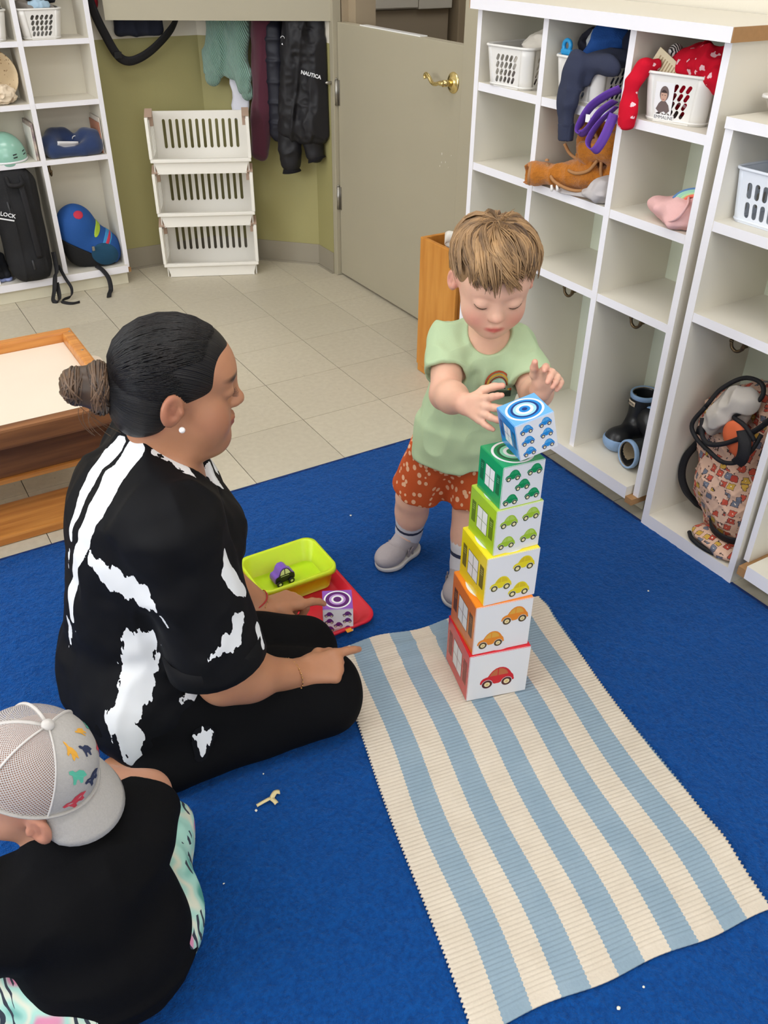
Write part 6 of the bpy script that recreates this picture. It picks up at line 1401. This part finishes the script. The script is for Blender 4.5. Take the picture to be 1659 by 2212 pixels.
for s, e, w_ in ((sN, eN, wN), (sF, eF, wF)):
    S.u(rc(s, e, .056, .048), .03); S.u(rc(e, w_, .047, .027), .02); q = np.array(e)*.68+np.array(w_)*.32; S.u(ell(q, (.047,)*3), .03)
legs = [((-.915, -2.358, .165), (-.575, -2.452, .098), (-.92, -2.440, .056), (-1.00, -2.40, .045)), ((-.880, -2.180, .150), (-.545, -2.312, .082), (-.90, -2.24, .050), (-1.00, -2.25, .042))]
for h, k_, a, t in legs: S.u([rc(h, k_, .085, .066), rc((k_[0]-.01, k_[1], .062), a, .050, .04), rc(a, t, .035, .03)], .03)
tN = hand(S, wN, (.92, -.20, -.06), (-.10, .55, -.82), .158, 1, [(6, 14, 12), (66, 84, 55), (72, 86, 58), (76, 86, 58)], [(.7, .45, .5), (.9, .05, .45), (.9, -.25, .3)], .6, .008)
tF = hand(S, wF, (.93, .12, -.20), (-.35, -.10, -.93), .165, -1, [(-4, 18, 18), (48, 62, 40), (56, 66, 42), (60, 66, 42)], [(.6, .6, .55), (.9, .2, .55), (1, 0, .4)], .7, .008)
print('woman tips', [round(float(x), 3) for x in tN[0]], [round(float(x), 3) for x in tF[0]])
me = S.build('body', (-1.16, -2.66, .0), (-.36, -1.98, 1.0), .0036)
V = verts(me); q = wHB.inv(V)
lipm = np.clip(2.2-np.linalg.norm((q-A(0, .090, -.067))/A(.023, .014, .009), axis=1)*1.6, 0, 1)
ch = np.maximum(.45*np.clip(1.3-np.linalg.norm((np.abs(q)-A(.045, .055, .045))/A(.028, .035, .03), axis=1), 0, 1)*(q[:, 2] < 0), .5*np.clip(1.4-np.linalg.norm((np.abs(q)-A(.084, .016, .015))/A(.012, .02, .03), axis=1), 0, 1))
br = np.clip(1.6-np.linalg.norm((np.abs(q)*A(1, 1, 1)-A(.034, .088, .024))/A(.020, .02, .0045), axis=1), 0, 1)*(q[:, 2] > 0)
attr(me, 'blush', np.maximum(ch, lipm*.9)); attr(me, 'brow', br)
obj('body', me, skin('woman_skin', 'b27d5e', '9c5846', '2e221e', sss=.1, rough=.45), W0)
for s in (-1, 1):
    mb = MB()
    for x in np.linspace(-.013, .013, 9): mb.tube([wHB.p(s*(.0325+x), .0885-abs(x)*.2, -.004), wHB.p(s*(.0325+x*1.15), .0945-abs(x)*.2, -.0045), wHB.p(s*(.0325+x*1.3), .098-abs(x)*.2, -.002)], [.0005, .0004, .0002], 4)
    obj('eyelashes', mb, M('lash_black', '1a1516', .6), W0)
    mb = MB(); c = wHB.p(s*.0835, .003, -.045); mb.bm((lambda b_: (bmesh.ops.create_icosphere(b_, subdivisions=3, radius=.0052, matrix=Matrix.Translation(c)), b_)[1])(bmesh.new()), 0, True); obj('earring', mb, M('pearl', 'efe8e6', .2, coat=.5), W0, label='round white pearl ear stud')
# blouse
m_blouse, nt, b = nodemat('brushstroke_satin'); a = attr_out(nt, 'stroke'); tc = N(nt, 'ShaderNodeTexCoord')
mp = N(nt, 'ShaderNodeMapping'); mp.inputs['Scale'].default_value = (70, 70, 26); Lk(nt, tc.outputs['Object'], mp.inputs[0]); n = N(nt, 'ShaderNodeTexNoise'); n.inputs['Scale'].default_value = 1; n.inputs['Detail'].default_value = 3; Lk(nt, mp.outputs[0], n.inputs['Vector'])
rg = attr_out(nt, 'ragged')
f = math_n(nt, 'ADD', a, math_n(nt, 'MULTIPLY', math_n(nt, 'MULTIPLY', math_n(nt, 'SUBTRACT', n.outputs['Fac'], .5), rg), .2))
Lk(nt, mixc(nt, math_n(nt, 'LESS_THAN', f, 0.), lin('0d0d10'), lin('e3e4e6')), b.inputs['Base Color']); b.inputs['Roughness'].default_value = .7; b.inputs['Specular IOR Level'].default_value = .15
T = Sculpt().u([ell(c, (r[0]+.018, r[1]+.018, r[2]+.012), WB) for c, r in tor], .07)
T.u(ell((-.722, -2.312, .475), (.125, .064, .085), WB), .06); T.u(rc(sN, sF, .068), .05); T.u(rc(nbW, sN, .055, .062), .04); T.u(rc(nbW, sF, .055, .062), .04)
T.u(cone((-.880, -2.268, .26), (-.885, -2.272, .075), .128, .145, .02), .05)
T.u([ell((-.935, -2.365, .14), (.085, .075, .12)), ell((-.872, -2.362, .165), (.125, .105, .125)), ell((-.85, -2.19, .165), (.11, .10, .11))], .05); T.inter(half((0, 0, .062), (.12, 0, -1)), .01)
T.u(cone((-.83, -2.29, .30), (-.745, -2.315, .20), .11, .115, .02), .05)
for s, e in ((sN, eN), (sF, eF)):
    s_, e_ = np.array(s), np.array(e); T.u(cone(s_+(s_-e_)*.03, s_+(e_-s_)*.86, .076, .088, .012), .035); T.sub(cone(s_+(e_-s_)*.80, s_+(e_-s_)*1.05, .078, .083), .003)
T.disp(lambda P: (.008*(np.abs(nz(P*A(1, 1, .55), 13, 23))*2-.8)+.0025*nz(P, 34, 8)).astype(np.float32))
T.sub(Loc((-.770, -2.296, .650), basis((.9, -.32, -.72)))(ell((.006, .030, .012), (.064, .105, .078))), .008)
me = T.build('blouse', (-1.18, -2.66, .03), (-.56, -1.95, .76), .004)
STROKES = []
STROKES = [
    ([(-.853, -2.30, .688), (-.892, -2.298, .656), (-.922, -2.305, .626), (-.951, -2.319, .586), (-.969, -2.32, .544)], [.012, .015, .014, .011, .007], .05),
    ([(-.845, -2.338, .683), (-.885, -2.35, .658), (-.916, -2.365, .632), (-.941, -2.367, .594), (-.959, -2.357, .549), (-.974, -2.335, .495), (-.988, -2.315, .433), (-.998, -2.315, .372)], [.024, .024, .022, .019, .014, .011, .012, .006], .05),
    ([(-.978, -2.303, .51), (-.984, -2.292, .468)], [.006, .004], .1), ([(-1.00, -2.296, .359), (-1.008, -2.283, .275)], [.006, .006], .15), ([(-.996, -2.322, .346), (-1.0, -2.302, .307)], [.003, .003], .1), ([(-1.005, -2.31, .268), (-1.01, -2.32, .12)], [.006, .007], .15),
    ([(-.952, -2.382, .527), (-.926, -2.422, .502), (-.902, -2.459, .491), (-.892, -2.478, .483)], [.015, .025, .026, .013], [.30, .22, .1]), ([(-.89, -2.485, .485), (-.875, -2.497, .436)], [.006, .003], .1),
    ([(-.915, -2.425, .362), (-.919, -2.422, .304), (-.942, -2.437, .259), (-.961, -2.443, .229)], [.030, .033, .031, .024], [.45, .2, .2]), ([(-.982, -2.44, .212), (-.972, -2.452, .172), (-.967, -2.45, .105)], [.025, .024, .014], .3),
    ([(-.76, -2.493, .549), (-.762, -2.507, .518), (-.75, -2.508, .481), (-.735, -2.497, .453)], [.004, .016, .017, .008], .08), ([(-.757, -2.525, .425), (-.771, -2.537, .405), (-.801, -2.549, .396), (-.829, -2.546, .382)], [.012, .018, .012, .003], .25),
    ([(-.719, -2.508, .372), (-.721, -2.52, .342)], [.012, .010], .1), ([(-.812, -2.355, .692), (-.797, -2.366, .679), (-.779, -2.386, .663), (-.766, -2.400, .649)], [.006, .010, .011, .005], .15), ([(-.699, -2.283, .572), (-.692, -2.298, .555)], [.013, .010], .2), ([(-.848, -2.456, .225), (-.827, -2.455, .207)], [.011, .010], .3)]
V = verts(me); d = np.full(len(V), .2); rag = np.zeros(len(V))
for pts, rs, rgd in STROKES:
    for i in range(len(pts)-1):
        fnn = rc(pts[i], pts[i+1], rs[i], rs[i+1]); e = fnn(V); rag = np.where(e < d, rgd[i] if hasattr(rgd, '__len__') else rgd, rag); d = np.minimum(d, e)
attr(me, 'stroke', d); attr(me, 'ragged', rag)
obj('blouse', me, m_blouse, W0)
s_, e_ = np.array(sN), np.array(eN)
mb = MB(); mb.tube([tuple(s_+(e_-s_)*t) for t in (.74, .75, .865, .875)], [.0835, .0905, .0925, .089], 32, cap=False); mb.tube([tuple(s_+(e_-s_)*t) for t in (.875, .80)], [.0888, .084], 32, cap=False)
obj('sleeve_cuff', mb, M('black_satin', '0d0d10', .7, spec=.15), W0)
# open collar: two lapels
LAP_N0 = [(-.845, -2.328, .684), (-.81, -2.362, .664), (-.765, -2.368, .612), (-.72, -2.348, .552), (-.672, -2.33, .47)]
LAP_N1 = [(-.85, -2.362, .680), (-.815, -2.402, .656), (-.765, -2.412, .592), (-.705, -2.388, .515), (-.652, -2.345, .44)]
LAP_F0 = [(-.805, -2.235, .678), (-.755, -2.235, .632), (-.715, -2.26, .575), (-.69, -2.30, .51)]
LAP_F1 = [(-.78, -2.19, .665), (-.718, -2.20, .62), (-.675, -2.232, .562), (-.668, -2.28, .51)]
for nm_, e0_, e1_, kk in (('lapel', LAP_F0, LAP_F1, 1),):
    a_, b_ = np.array(spl(e0_, 8)), np.array(spl(e1_, 8)); rows = np.stack([a_*(1-t)+b_*t+A(0, 0, .006*math.sin(PI*t)) for t in np.linspace(0, 1, 6)], 1); mb = MB(); mb.grid(rows, thick=.0025); me = mb.make('lapel'); n_ = len(me.vertices)
    w_ = np.concatenate([np.tile(np.linspace(0, 1, 6), len(a_))]*2)[:n_]; l_ = np.concatenate([np.repeat(np.linspace(0, 1, len(a_)), 6)]*2)[:n_]
    attr(me, 'stroke', (np.abs(l_-.45)-.33)*.12+.0*w_); attr(me, 'ragged', np.full(n_, .25)); obj('lapel', me, m_blouse, W0)

xs_, zs_ = np.meshgrid(np.linspace(-.885, -.805, 40), np.linspace(.165, .085, 40), indexing='ij'); Pt = np.stack([xs_, -2.489-(.133-zs_)*.25-.003-.0015*np.sin(xs_*90), zs_], -1)
sd = rc((-.843, -2.49, .142), (-.855, -2.50, .105), .016, .006)(Pt.reshape(-1, 3).astype(np.float32)); mb = MB(); mb.grid(Pt[::-1], thick=0); sd2 = sd.reshape(40, 40)[::-1].ravel()
kp = [k for k, f_ in enumerate(mb.f) if min(sd2[v] for v in f_) < .006]; mb.f = [mb.f[k] for k in kp]; mb.mi = [0]*len(kp); mb.sm = [True]*len(kp)
us = sorted({v for f_ in mb.f for v in f_}); mp_ = {v: i for i, v in enumerate(us)}; mb.v = [mb.v[v] for v in us]; mb.f = [[mp_[v] for v in f_] for f_ in mb.f]
me = mb.make('blouse_tail'); attr(me, 'stroke', sd2[us]); attr(me, 'ragged', np.full(len(us), .2)); obj('blouse_tail', me, m_blouse, W0)
# trousers
G = Sculpt().u([ell((-.885, -2.265, .15), (.150, .112, .11), WB)], .04)
for i, (h, k_, a_, t) in enumerate(legs): q = (1, .86)[i]; G.u(rc(h, k_, .107*q, .084*q), .05); G.u(rc((k_[0]-.012, k_[1]-.012*(h[1] < -2.3), .070*q), a_, .066*q, .056), .05)
G.u(rbox((-.80, -2.30, .06), (.16, .10, .05), .04, WB), .05)
G.disp(lambda P: (.004*nz(P, 16, 5)).astype(np.float32)).inter(half((0, 0, CZ+.0005), (0, 0, -1)), .006)
obj('trousers', G.build('trousers', (-1.16, -2.62, -.01), (-.42, -1.96, .36), .0045), M('black_jersey', '0a0a0c', .85, spec=.12, bump=.1, bscale=500), W0)
# jewellery
def bead_ring(name, c, ax, R, n, r, mat, sq=1.0):
    f = frame(c, Vector(ax).orthogonal(), Vector(ax).cross(Vector(ax).orthogonal())); mb = MB(); mb.tube([f @ Vector((R*math.cos(t), R*sq*math.sin(t), 0)) for t in np.linspace(0, 2*PI, 30)[:-1]], .0007, 5, closed=True)
    for k in range(n):
        t = 2*PI*k/n; mb.lathe([(0, r), (r*.8, r*.6), (r, 0), (r*.8, -r*.6), (0, -r)], 8, M4=f @ Matrix.Translation((R*math.cos(t), R*sq*math.sin(t), 0)))
    return obj(name, mb, mat, W0)
m_gold = M('rose_gold', 'c99a66', .3, metal=.9)
wn = np.array(wN); en = np.array(eN); d_ = (wn-en)/np.linalg.norm(wn-en)
bead_ring('bead_bracelet', tuple(wn-d_*.012+A(0, 0, -.002)), d_+A(0, .1, .35), .0325, 22, .0021, m_gold)
wn = np.array(wF); en = np.array(eF); d_ = (wn-en)/np.linalg.norm(wn-en)
bead_ring('bead_bracelet', tuple(wn-d_*.010), d_+A(0, .1, .2), .031, 14, .0016, m_gold)
f = frame(tuple(wn-d_*.02), Vector(d_).orthogonal(), Vector(d_).cross(Vector(d_).orthogonal())); mb = MB(); mb.tube([f @ Vector((.0315*math.cos(t), .0315*math.sin(t), .003*math.sin(3*t))) for t in np.linspace(0, 2*PI, 30)[:-1]], .0014, 6, closed=True); obj('red_thread_bracelet', mb, M('red_thread', 'b02a2e', .8), W0)
mb = MB(); mb.tube(spl([(-.822, -2.342, .672), (-.785, -2.362, .635), (-.745, -2.345, .598), (-.722, -2.305, .585), (-.722, -2.262, .60), (-.75, -2.235, .64)], 8), .0009, 5); obj('necklace', mb, m_gold, W0)
# hair drawn back into a low bun
def wsc(th, ph, r=1.0):
    c = A(0, -.008, .033); R = A(.0785, .0985, .0805)*r; ax = A(0, -.94, -.33); e1 = A(0, -.33, .94); e2 = A(1, 0, 0)
    return c+R*(ax*math.cos(th)+e1*math.sin(th)*math.cos(ph)+e2*math.sin(th)*math.sin(ph))
hc = Sculpt().u(wHB(ell((0, -.008, .033), (.079, .099, .081)))).u(wHB(ell((0, -.045, -.035), (.060, .062, .045))), .03)
hc.inter(wHB(half((0, .089, .050), (0, .82, -.57))), .008); hc.u(wHB(ell((0, -.052, -.055), (.052, .050, .040))), .03); hc.inter(wHB(half((0, .012, -.050), (0, .42, -.90))), .012)
for s in (-1, 1): hc.sub(wHB(ell((s*.090, -.006, -.022), (.024, .021, .034))), .008)
hc.u(wHB(rc((0, -.085, -.005), (0, -.115, -.010), .032, .026)), .02)
mh = hc.build('hair', wHB.c-.19, wHB.c+.17, .0035); mb = MB(); mb.mesh(mh, smooth=True); rv = [np.full(len(mb.v), .1)]
for i in range(620):
    ph = rng.uniform(-PI, PI); up = math.cos(ph); te = 1.98+.66*max(0, up)+.02*rng.normal() if up > .3 else (1.62 if up > -.45 else 1.12)
    if -.45 < up <= .3: te = 1.62+.05*rng.normal()
    P = [wHB.p(*wsc(.18+(te-.18)*t, ph+.05*math.sin(t*4+i), 1.012+.006*rng.random())) for t in np.linspace(0, 1, 9)]
    a0 = len(mb.v); mb.tube(P, [.0014, .0016, .0017, .0017, .0017, .0016, .0014, .0010, .0004], 4, cap=False); rv.append(np.full(len(mb.v)-a0, rng.random()*.35))
me = mb.make('hair'); attr(me, 'rnd', np.concatenate(rv)); q = wHB.inv(verts(me))-A(0, -.13, -.01); attr(me, 'ang', np.arctan2(q[:, 0], q[:, 2]+.15*q[:, 1])+0*q[:, 0])
mh_ = hairmat('black_brown_hair', '0c0a0b', '231a17', rough=.40, spec=.38); nt = mh_.node_tree; n1 = N(nt, 'ShaderNodeTexNoise', noise_dimensions='1D'); n1.inputs['Scale'].default_value = 55; n1.inputs['Detail'].default_value = 6; Lk(nt, attr_out(nt, 'ang'), n1.inputs['W'])
bp = N(nt, 'ShaderNodeBump'); bp.inputs['Strength'].default_value = .7; bp.inputs['Distance'].default_value = .004; Lk(nt, n1.outputs['Fac'], bp.inputs['Height']); Lk(nt, bp.outputs[0], nt.nodes['Principled BSDF'].inputs['Normal'])
obj('hair', me, mh_, W0)
s = Sculpt().u([wHB(ell((.0, -.122, -.010), (.036, .026, .044))), wHB(ell((.004, -.156, -.004), (.030, .026, .030))), wHB(rc((0, -.105, -.01), (0, -.14, -.008), .024, .03))], .012).disp(lambda P: (.002*nz(P, 60, 3)).astype(np.float32))
mh = s.build('hair_bun', wHB.c-.24, wHB.c+.12, .003); mb = MB(); mb.mesh(mh, smooth=True); rv = [np.full(len(mb.v), .25)]
for i in range(260):
    big = i % 3 > 0; c0 = A(0, -.122, -.010) if big else A(.004, -.156, -.004); rr = (.037, .027, .045) if big else (.031, .027, .031); tl = rng.normal(0, .5); a0_ = rng.uniform(0, 2*PI); ln = rng.uniform(1.2, 2.6); off = rng.uniform(-.85, .85); P = []
    for t in np.linspace(0, 1, 8):
        a_ = a0_+ln*t; k_ = math.sqrt(max(.05, 1-off*off)); v = (k_*math.cos(a_), off*.9, k_*math.sin(a_)); v = (v[0], v[1]*math.cos(tl)-v[2]*math.sin(tl), v[1]*math.sin(tl)+v[2]*math.cos(tl)); P.append(wHB.p(*(c0+A(v[0]*rr[0], v[1]*rr[1], v[2]*rr[2])*1.01)))
    a0 = len(mb.v); mb.tube(P, [.0008, .0018, .002, .002, .002, .002, .0016, .0006], 4, cap=False); rv.append(np.full(len(mb.v)-a0, rng.random()))
for k in range(7):
    q0 = A(rng.uniform(-.02, .02), -.130-.03*rng.random(), -.045); dr = A(rng.normal(0, .25), rng.normal(-.2, .3), -1); P = [wHB.p(*(q0+dr*.05*t+A(0, .03*t*t, 0))) for t in np.linspace(0, 1, 6)]
    a0 = len(mb.v); mb.tube(P, [.0005]*6, 4, cap=False); rv.append(np.full(len(mb.v)-a0, .9))
me = mb.make('hair_bun'); attr(me, 'rnd', np.concatenate(rv)); obj('hair_bun', me, hairmat('brown_bun_hair', '2a1f1a', '6e543e', rough=.45), W0)

# ----------------------------------------------------------------- the child in the cap
K0 = thing('person', 'child seen from behind in a grey cap worn backwards, black T-shirt and leaf print trousers', 'person', (-1.12, -2.75, CZ))
fk = (-.23, .97, 0); KB = basis(fk); kHB = Loc((-1.130, -2.692, .420), basis((-.88, .40, .12)), 1.0)
kn_ = (-1.135, -2.735, .325)
ksR, keR, kwR = (-1.030, -2.728, .270), (-.990, -2.655, .255), (-1.058, -2.600, .282)
ksL, keL, kwL = (-1.225, -2.772, .265), (-1.300, -2.715, .165), (-1.330, -2.60, .14)
ktor = [((-1.115, -2.770, .105), (.118, .092, .090)), ((-1.120, -2.758, .19), (.108, .082, .10)), ((-1.125, -2.750, .265), (.100, .070, .055))]
S = Sculpt(); head_prims(S, kHB, True); S.u(rc(kHB.p(0, -.014, -.05), kn_, .040, .042), .03); S.u([ell(c, r, KB) for c, r in ktor], .05)
for s, e, w_ in ((ksR, keR, kwR), (ksL, keL, kwL)): S.u(rc(s, e, .040, .034), .03); S.u(rc(e, w_, .035, .023), .02)
hand(S, kwR, (-.95, .1, .1), (.1, .6, .5), .10, 1, [(20, 24, 16)]*4, [(.5, .7, .4), (.8, .4, .4), (.9, .2, .3)], .8, .005, 1.1)
hand(S, kwL, (-.1, .9, -.1), (0, 0, -1), .10, -1, [(20, 24, 16)]*4, [(.5, .7, .4), (.8, .4, .4), (.9, .2, .3)], .8, .005, 1.1)
klegs = [((-1.04, -2.745, .085), (-.985, -2.60, .075), (-1.12, -2.54, .05)), ((-1.195, -2.775, .085), (-1.290, -2.690, .085), (-1.20, -2.58, .05))]
for h, k_, a in klegs: S.u([rc(h, k_, .055, .044), rc(k_, a, .042, .03)], .03)
kcB = basis((.86, -.39, -.46)); KCP = Loc((-1.131, -2.690, .452), kcB); in_ = KCP(ell((0, -.004, -.012), (.0755, .087, .086))); bel = KCP(half((0, 0, -.010), (0, 0, 1)))
under = lambda P: np.minimum(in_(P), bel(P))   # the skull stays inside the cap
S.inter(under, .004)
me = S.build('body', (-1.42, -2.93, .0), (-.90, -2.48, .60), .0032); V = verts(me); q = kHB.inv(V)
attr(me, 'blush', .35*np.clip(1.5-np.linalg.norm((np.abs(q)-A(.078, .012, .012))/A(.012, .02, .025), axis=1), 0, 1)); attr(me, 'brow', np.zeros(len(V)))
obj('body', me, skin('child_skin', 'c08c72', 'a9604e'), K0)
T = Sculpt().u([ell(c, (r[0]+.012, r[1]+.012, r[2]+.012), KB) for c, r in ktor], .05); T.u(rc(ksL, ksR, .048), .04); T.u(ell((-1.200, -2.735, .262), (.055, .055, .052)), .04); T.u(rc(kn_, (-1.125, -2.748, .285), .050, .07), .03)
T.u(cone((-1.115, -2.765, .16), (-1.100, -2.775, .045), .104, .116, .02), .04); T.inter(half((0, 0, .030), (0, 0, -1)), .008)
for s, e in ((ksR, keR), (ksL, keL)):
    s_, e_ = np.array(s), np.array(e); T.u(cone(s_-(e_-s_)*.1, s_+(e_-s_)*.78, .050, .056, .008), .03); T.sub(cone(s_+(e_-s_)*.70, s_+(e_-s_)*1.2, .042, .046), .003)
T.disp(lambda P: (.004*(np.abs(nz(P*A(1, 1, .6), 16, 3))*2-.8)-.004*np.exp(-((P[..., 2]-.10+.25*(P[..., 0]+1.11)**2*6)/.010)**2)).astype(np.float32)); T.sub(kHB(ell((0, -.005, -.070), (.050, .052, .045))), .006)
obj('t_shirt', T.build('t_shirt', (-1.40, -2.95, .01), (-.88, -2.52, .38), .0035), M('black_cotton_tee', '0c0c0e', .9, spec=.12, bump=.2, bscale=500), K0)
m_leaf, nt, b = nodemat('tropical_leaf_print'); tc = N(nt, 'ShaderNodeTexCoord'); n1 = N(nt, 'ShaderNodeTexNoise'); n1.inputs['Scale'].default_value = 16; n1.inputs['Detail'].default_value = 1; Lk(nt, tc.outputs['Object'], n1.inputs['Vector'])
cr = N(nt, 'ShaderNodeValToRGB'); cr.color_ramp.interpolation = 'EASE'
for i, (p, h) in enumerate([(.30, '4f9c92'), (.43, 'a5d4c6'), (.52, 'd9dcc8'), (.60, 'a9d6c8'), (.68, 'd98aa8')]):
    e = cr.color_ramp.elements[i] if i < 2 else cr.color_ramp.elements.new(p); e.position = p; e.color = (*lin(h), 1)
Lk(nt, n1.outputs['Fac'], cr.inputs[0]); wv = N(nt, 'ShaderNodeTexWave'); wv.inputs['Scale'].default_value = 30; wv.inputs['Distortion'].default_value = 9; wv.inputs['Detail Scale'].default_value = .6; Lk(nt, tc.outputs['Object'], wv.inputs[0])
n2 = N(nt, 'ShaderNodeTexNoise'); n2.inputs['Scale'].default_value = 11; Lk(nt, tc.outputs['Object'], n2.inputs['Vector'])
msk = math_n(nt, 'MULTIPLY', math_n(nt, 'LESS_THAN', wv.outputs['Fac'], .30), math_n(nt, 'GREATER_THAN', n2.outputs['Fac'], .50)); Lk(nt, mixc(nt, msk, cr.outputs[0], lin('2e3440')), b.inputs['Base Color']); b.inputs['Roughness'].default_value = .85
G = Sculpt().u(ell((-1.112, -2.775, .085), (.135, .105, .078), KB), .04)
for h, k_, a in klegs: G.u(rc(h, k_, .076, .064), .05); G.u(rc(k_, a, .058, .05), .04)
G.disp(lambda P: (.005*(np.abs(nz(P, 18, 12))*2-.8)).astype(np.float32)).inter(half((0, 0, CZ+.0005), (0, 0, -1)), .005)
obj('trousers', G.build('trousers', (-1.42, -2.95, -.01), (-.88, -2.46, .22), .0035), m_leaf, K0)
hc = Sculpt().u(kHB(ell((0, -.012, .020), (.0715, .084, .066)))).inter(kHB(half((0, .06, .04), (0, .85, -.5))), .01).inter(kHB(half((0, -.01, -.03), (0, .5, -.86))), .01)
for s in (-1, 1): hc.sub(kHB(ell((s*.088, .0, -.02), (.022, .022, .032))), .008)
hc.inter(under, .003); hc.inter(KCP(ell((0, -.004, -.02), (.074, .085, .10))), .004); me = hc.build('hair', kHB.c-.13, kHB.c+.13, .0035); attr(me, 'rnd', .3+.3*nz(verts(me)*A(1, 1, 1), 160, 3)); obj('hair', me, hairmat('dark_brown_hair', '1e1613', '4a382c'), K0)
# cap, worn backwards: bill over the nape
kc = thing('baseball_cap', 'grey mesh cap with coloured dinosaur patches, worn backwards by the child', 'cap', kHB.p(0, -.01, .03))
kc_v = np.array(kHB.B) @ np.array([0, 0, 1.])
cB = basis((.86, -.39, -.46)); CP = Loc((-1.131, -2.690, .452), cB)   # cap frame: forward = over the nape, where the bill is
def crown(a, e, r=1.0):
    """a azimuth from the bill, e 0 rim .. 1 button"""
    t = e*PI/2; z = -.012+.090*math.sin(t); rr = math.cos(t)**.78
    return CP.p(.0790*rr*math.sin(a)*r, (.0905*rr*math.cos(a))*r-.004, z*r)
m_gcap = M('heather_grey_cotton', 'aeaaa6', .9, var=.12, vscale=300, bump=.2, bscale=500)
m_mesh, nt, b = nodemat('grey_trucker_mesh'); mu = attr_out(nt, 'mu'); mv = attr_out(nt, 'mv'); b.inputs['Base Color'].default_value = (*lin('b5afac'), 1); b.inputs['Roughness'].default_value = .7
su = math_n(nt, 'SINE', math_n(nt, 'MULTIPLY', mu, 1500.)); sv = math_n(nt, 'SINE', math_n(nt, 'MULTIPLY', mv, 1500.)); hole = math_n(nt, 'GREATER_THAN', math_n(nt, 'MULTIPLY', su, sv), .22); hole2 = math_n(nt, 'MULTIPLY', hole, 1.)
tr = N(nt, 'ShaderNodeBsdfTransparent'); mx = N(nt, 'ShaderNodeMixShader'); Lk(nt, hole2, mx.inputs[0]); Lk(nt, b.outputs[0], mx.inputs[1]); Lk(nt, tr.outputs[0], mx.inputs[2]); Lk(nt, mx.outputs[0], nt.nodes['Material Output'].inputs[0])
def cap_panel(name, a0, a1, mat, e0=0.0, e1=.985, na=26, ne=26, r=1.0, thick=.0012):
    aa = np.linspace(a0, a1, na); ee = np.linspace(e0, e1, ne); P = np.array([[crown(a, e, r) for e in ee] for a in aa]); mb = MB(); mb.grid(P[::-1] if False else P, thick=0)
    me = mb.make(name); attr(me, 'mu', np.repeat(aa*.07, ne)*1.0); attr(me, 'mv', np.tile(ee*.13, na)); return obj(name, me, mat, kc)
for a0, a1 in ((-1.15, 0), (0, 1.15)): cap_panel('front_panel', a0, a1, m_gcap)
for a0, a1 in ((1.15, 2.15), (2.15, PI), (PI, 2*PI-2.15), (2*PI-2.15, 2*PI-1.15)): cap_panel('mesh_panel', a0, a1, m_mesh)
for a in (1.15, 2.15, PI, -2.15, -1.15):
    mb = MB(); mb.tube([crown(a, e, 1.004) for e in np.linspace(0, .97, 18)], .0032, 6, flat=.5); obj('seam_tape', mb, M('pale_tape', 'c4bfbb', .8), kc)
mb = MB(); mb.tube([crown(a, .02, 1.003) for a in np.linspace(0, 2*PI, 50)[:-1]], .005, 8, closed=True, flat=.5); obj('sweatband', mb, m_gcap, kc)
mb = MB(); mb.lathe([(0, .008), (.006, .0065), (.009, .002), (.009, -.002), (0, -.003)], 18, M4=frame(CP.p(0, -.004, .079), CP.B[:, 0], CP.B[:, 1])); obj('button', mb, M('pale_tape', 'c4bfbb', .8), kc)
rows = []
for a in np.linspace(-1.15, 1.15, 25):
    b0 = np.array(crown(a, .01, 1.0)); ext = .060*max(0., 1-(a/1.16)**2)**.42+.001; out = np.array(CP.B) @ A(math.sin(a)*.62, math.cos(a)*.55+.45, -.38); out /= np.linalg.norm(out)
    rows.append([b0-np.array(CP.B) @ A(math.sin(a), math.cos(a), .35)*.004+out*(ext*t)+np.array(CP.B) @ A(0, 0, -(.016*(a/1.15)**2*t+.016*t*t)+.002) for t in np.linspace(0, 1, 9)])
mb = MB(); mb.grid(np.array(rows), thick=.003); obj('bill', mb, m_gcap, kc)
def patch(name, a, e, poly, mat, sc=1.0, rot=0):
    mb = MB(); P = []
    for x, y in poly:
        xr, yr = x*math.cos(rot)-y*math.sin(rot), x*math.sin(rot)+y*math.cos(rot); P.append(crown(a+xr*sc/.075, e+yr*sc/.125, 1.008))
    c = tuple(np.mean(np.array(P), axis=0)+(np.mean(np.array(P), axis=0)-CP.c)*.006); mb.add(P+[c], [[i, (i+1) % len(P), len(P)] for i in range(len(P))]); obj(name, mb, mat, kc)
DN = [(-.016, -.002), (-.010, .006), (-.002, .009), (.005, .007), (.010, .010), (.016, .009), (.015, .005), (.010, .003), (.008, -.003), (.007, -.010), (.003, -.010), (.003, -.004), (-.004, -.004), (-.005, -.010), (-.009, -.010), (-.009, -.003)]
for a, e, h, sc, r_ in ((.66, .70, 'd9a03c', .95, .9), (.22, .60, '2c3450', .9, .4), (.70, .42, '58b49a', 1.0, .2), (.33, .27, '2c3450', 1.0, -.3), (.72, .13, 'c8414e', 1.0, -.6), (-.3, .35, 'c8414e', 1.0, .2), (-.7, .5, '58b49a', .9, .2), (-.25, .72, 'd9a03c', .8, .2)):
    patch('dinosaur_patch', a, e, DN, M('patch_'+h, h, .85), sc, r_)
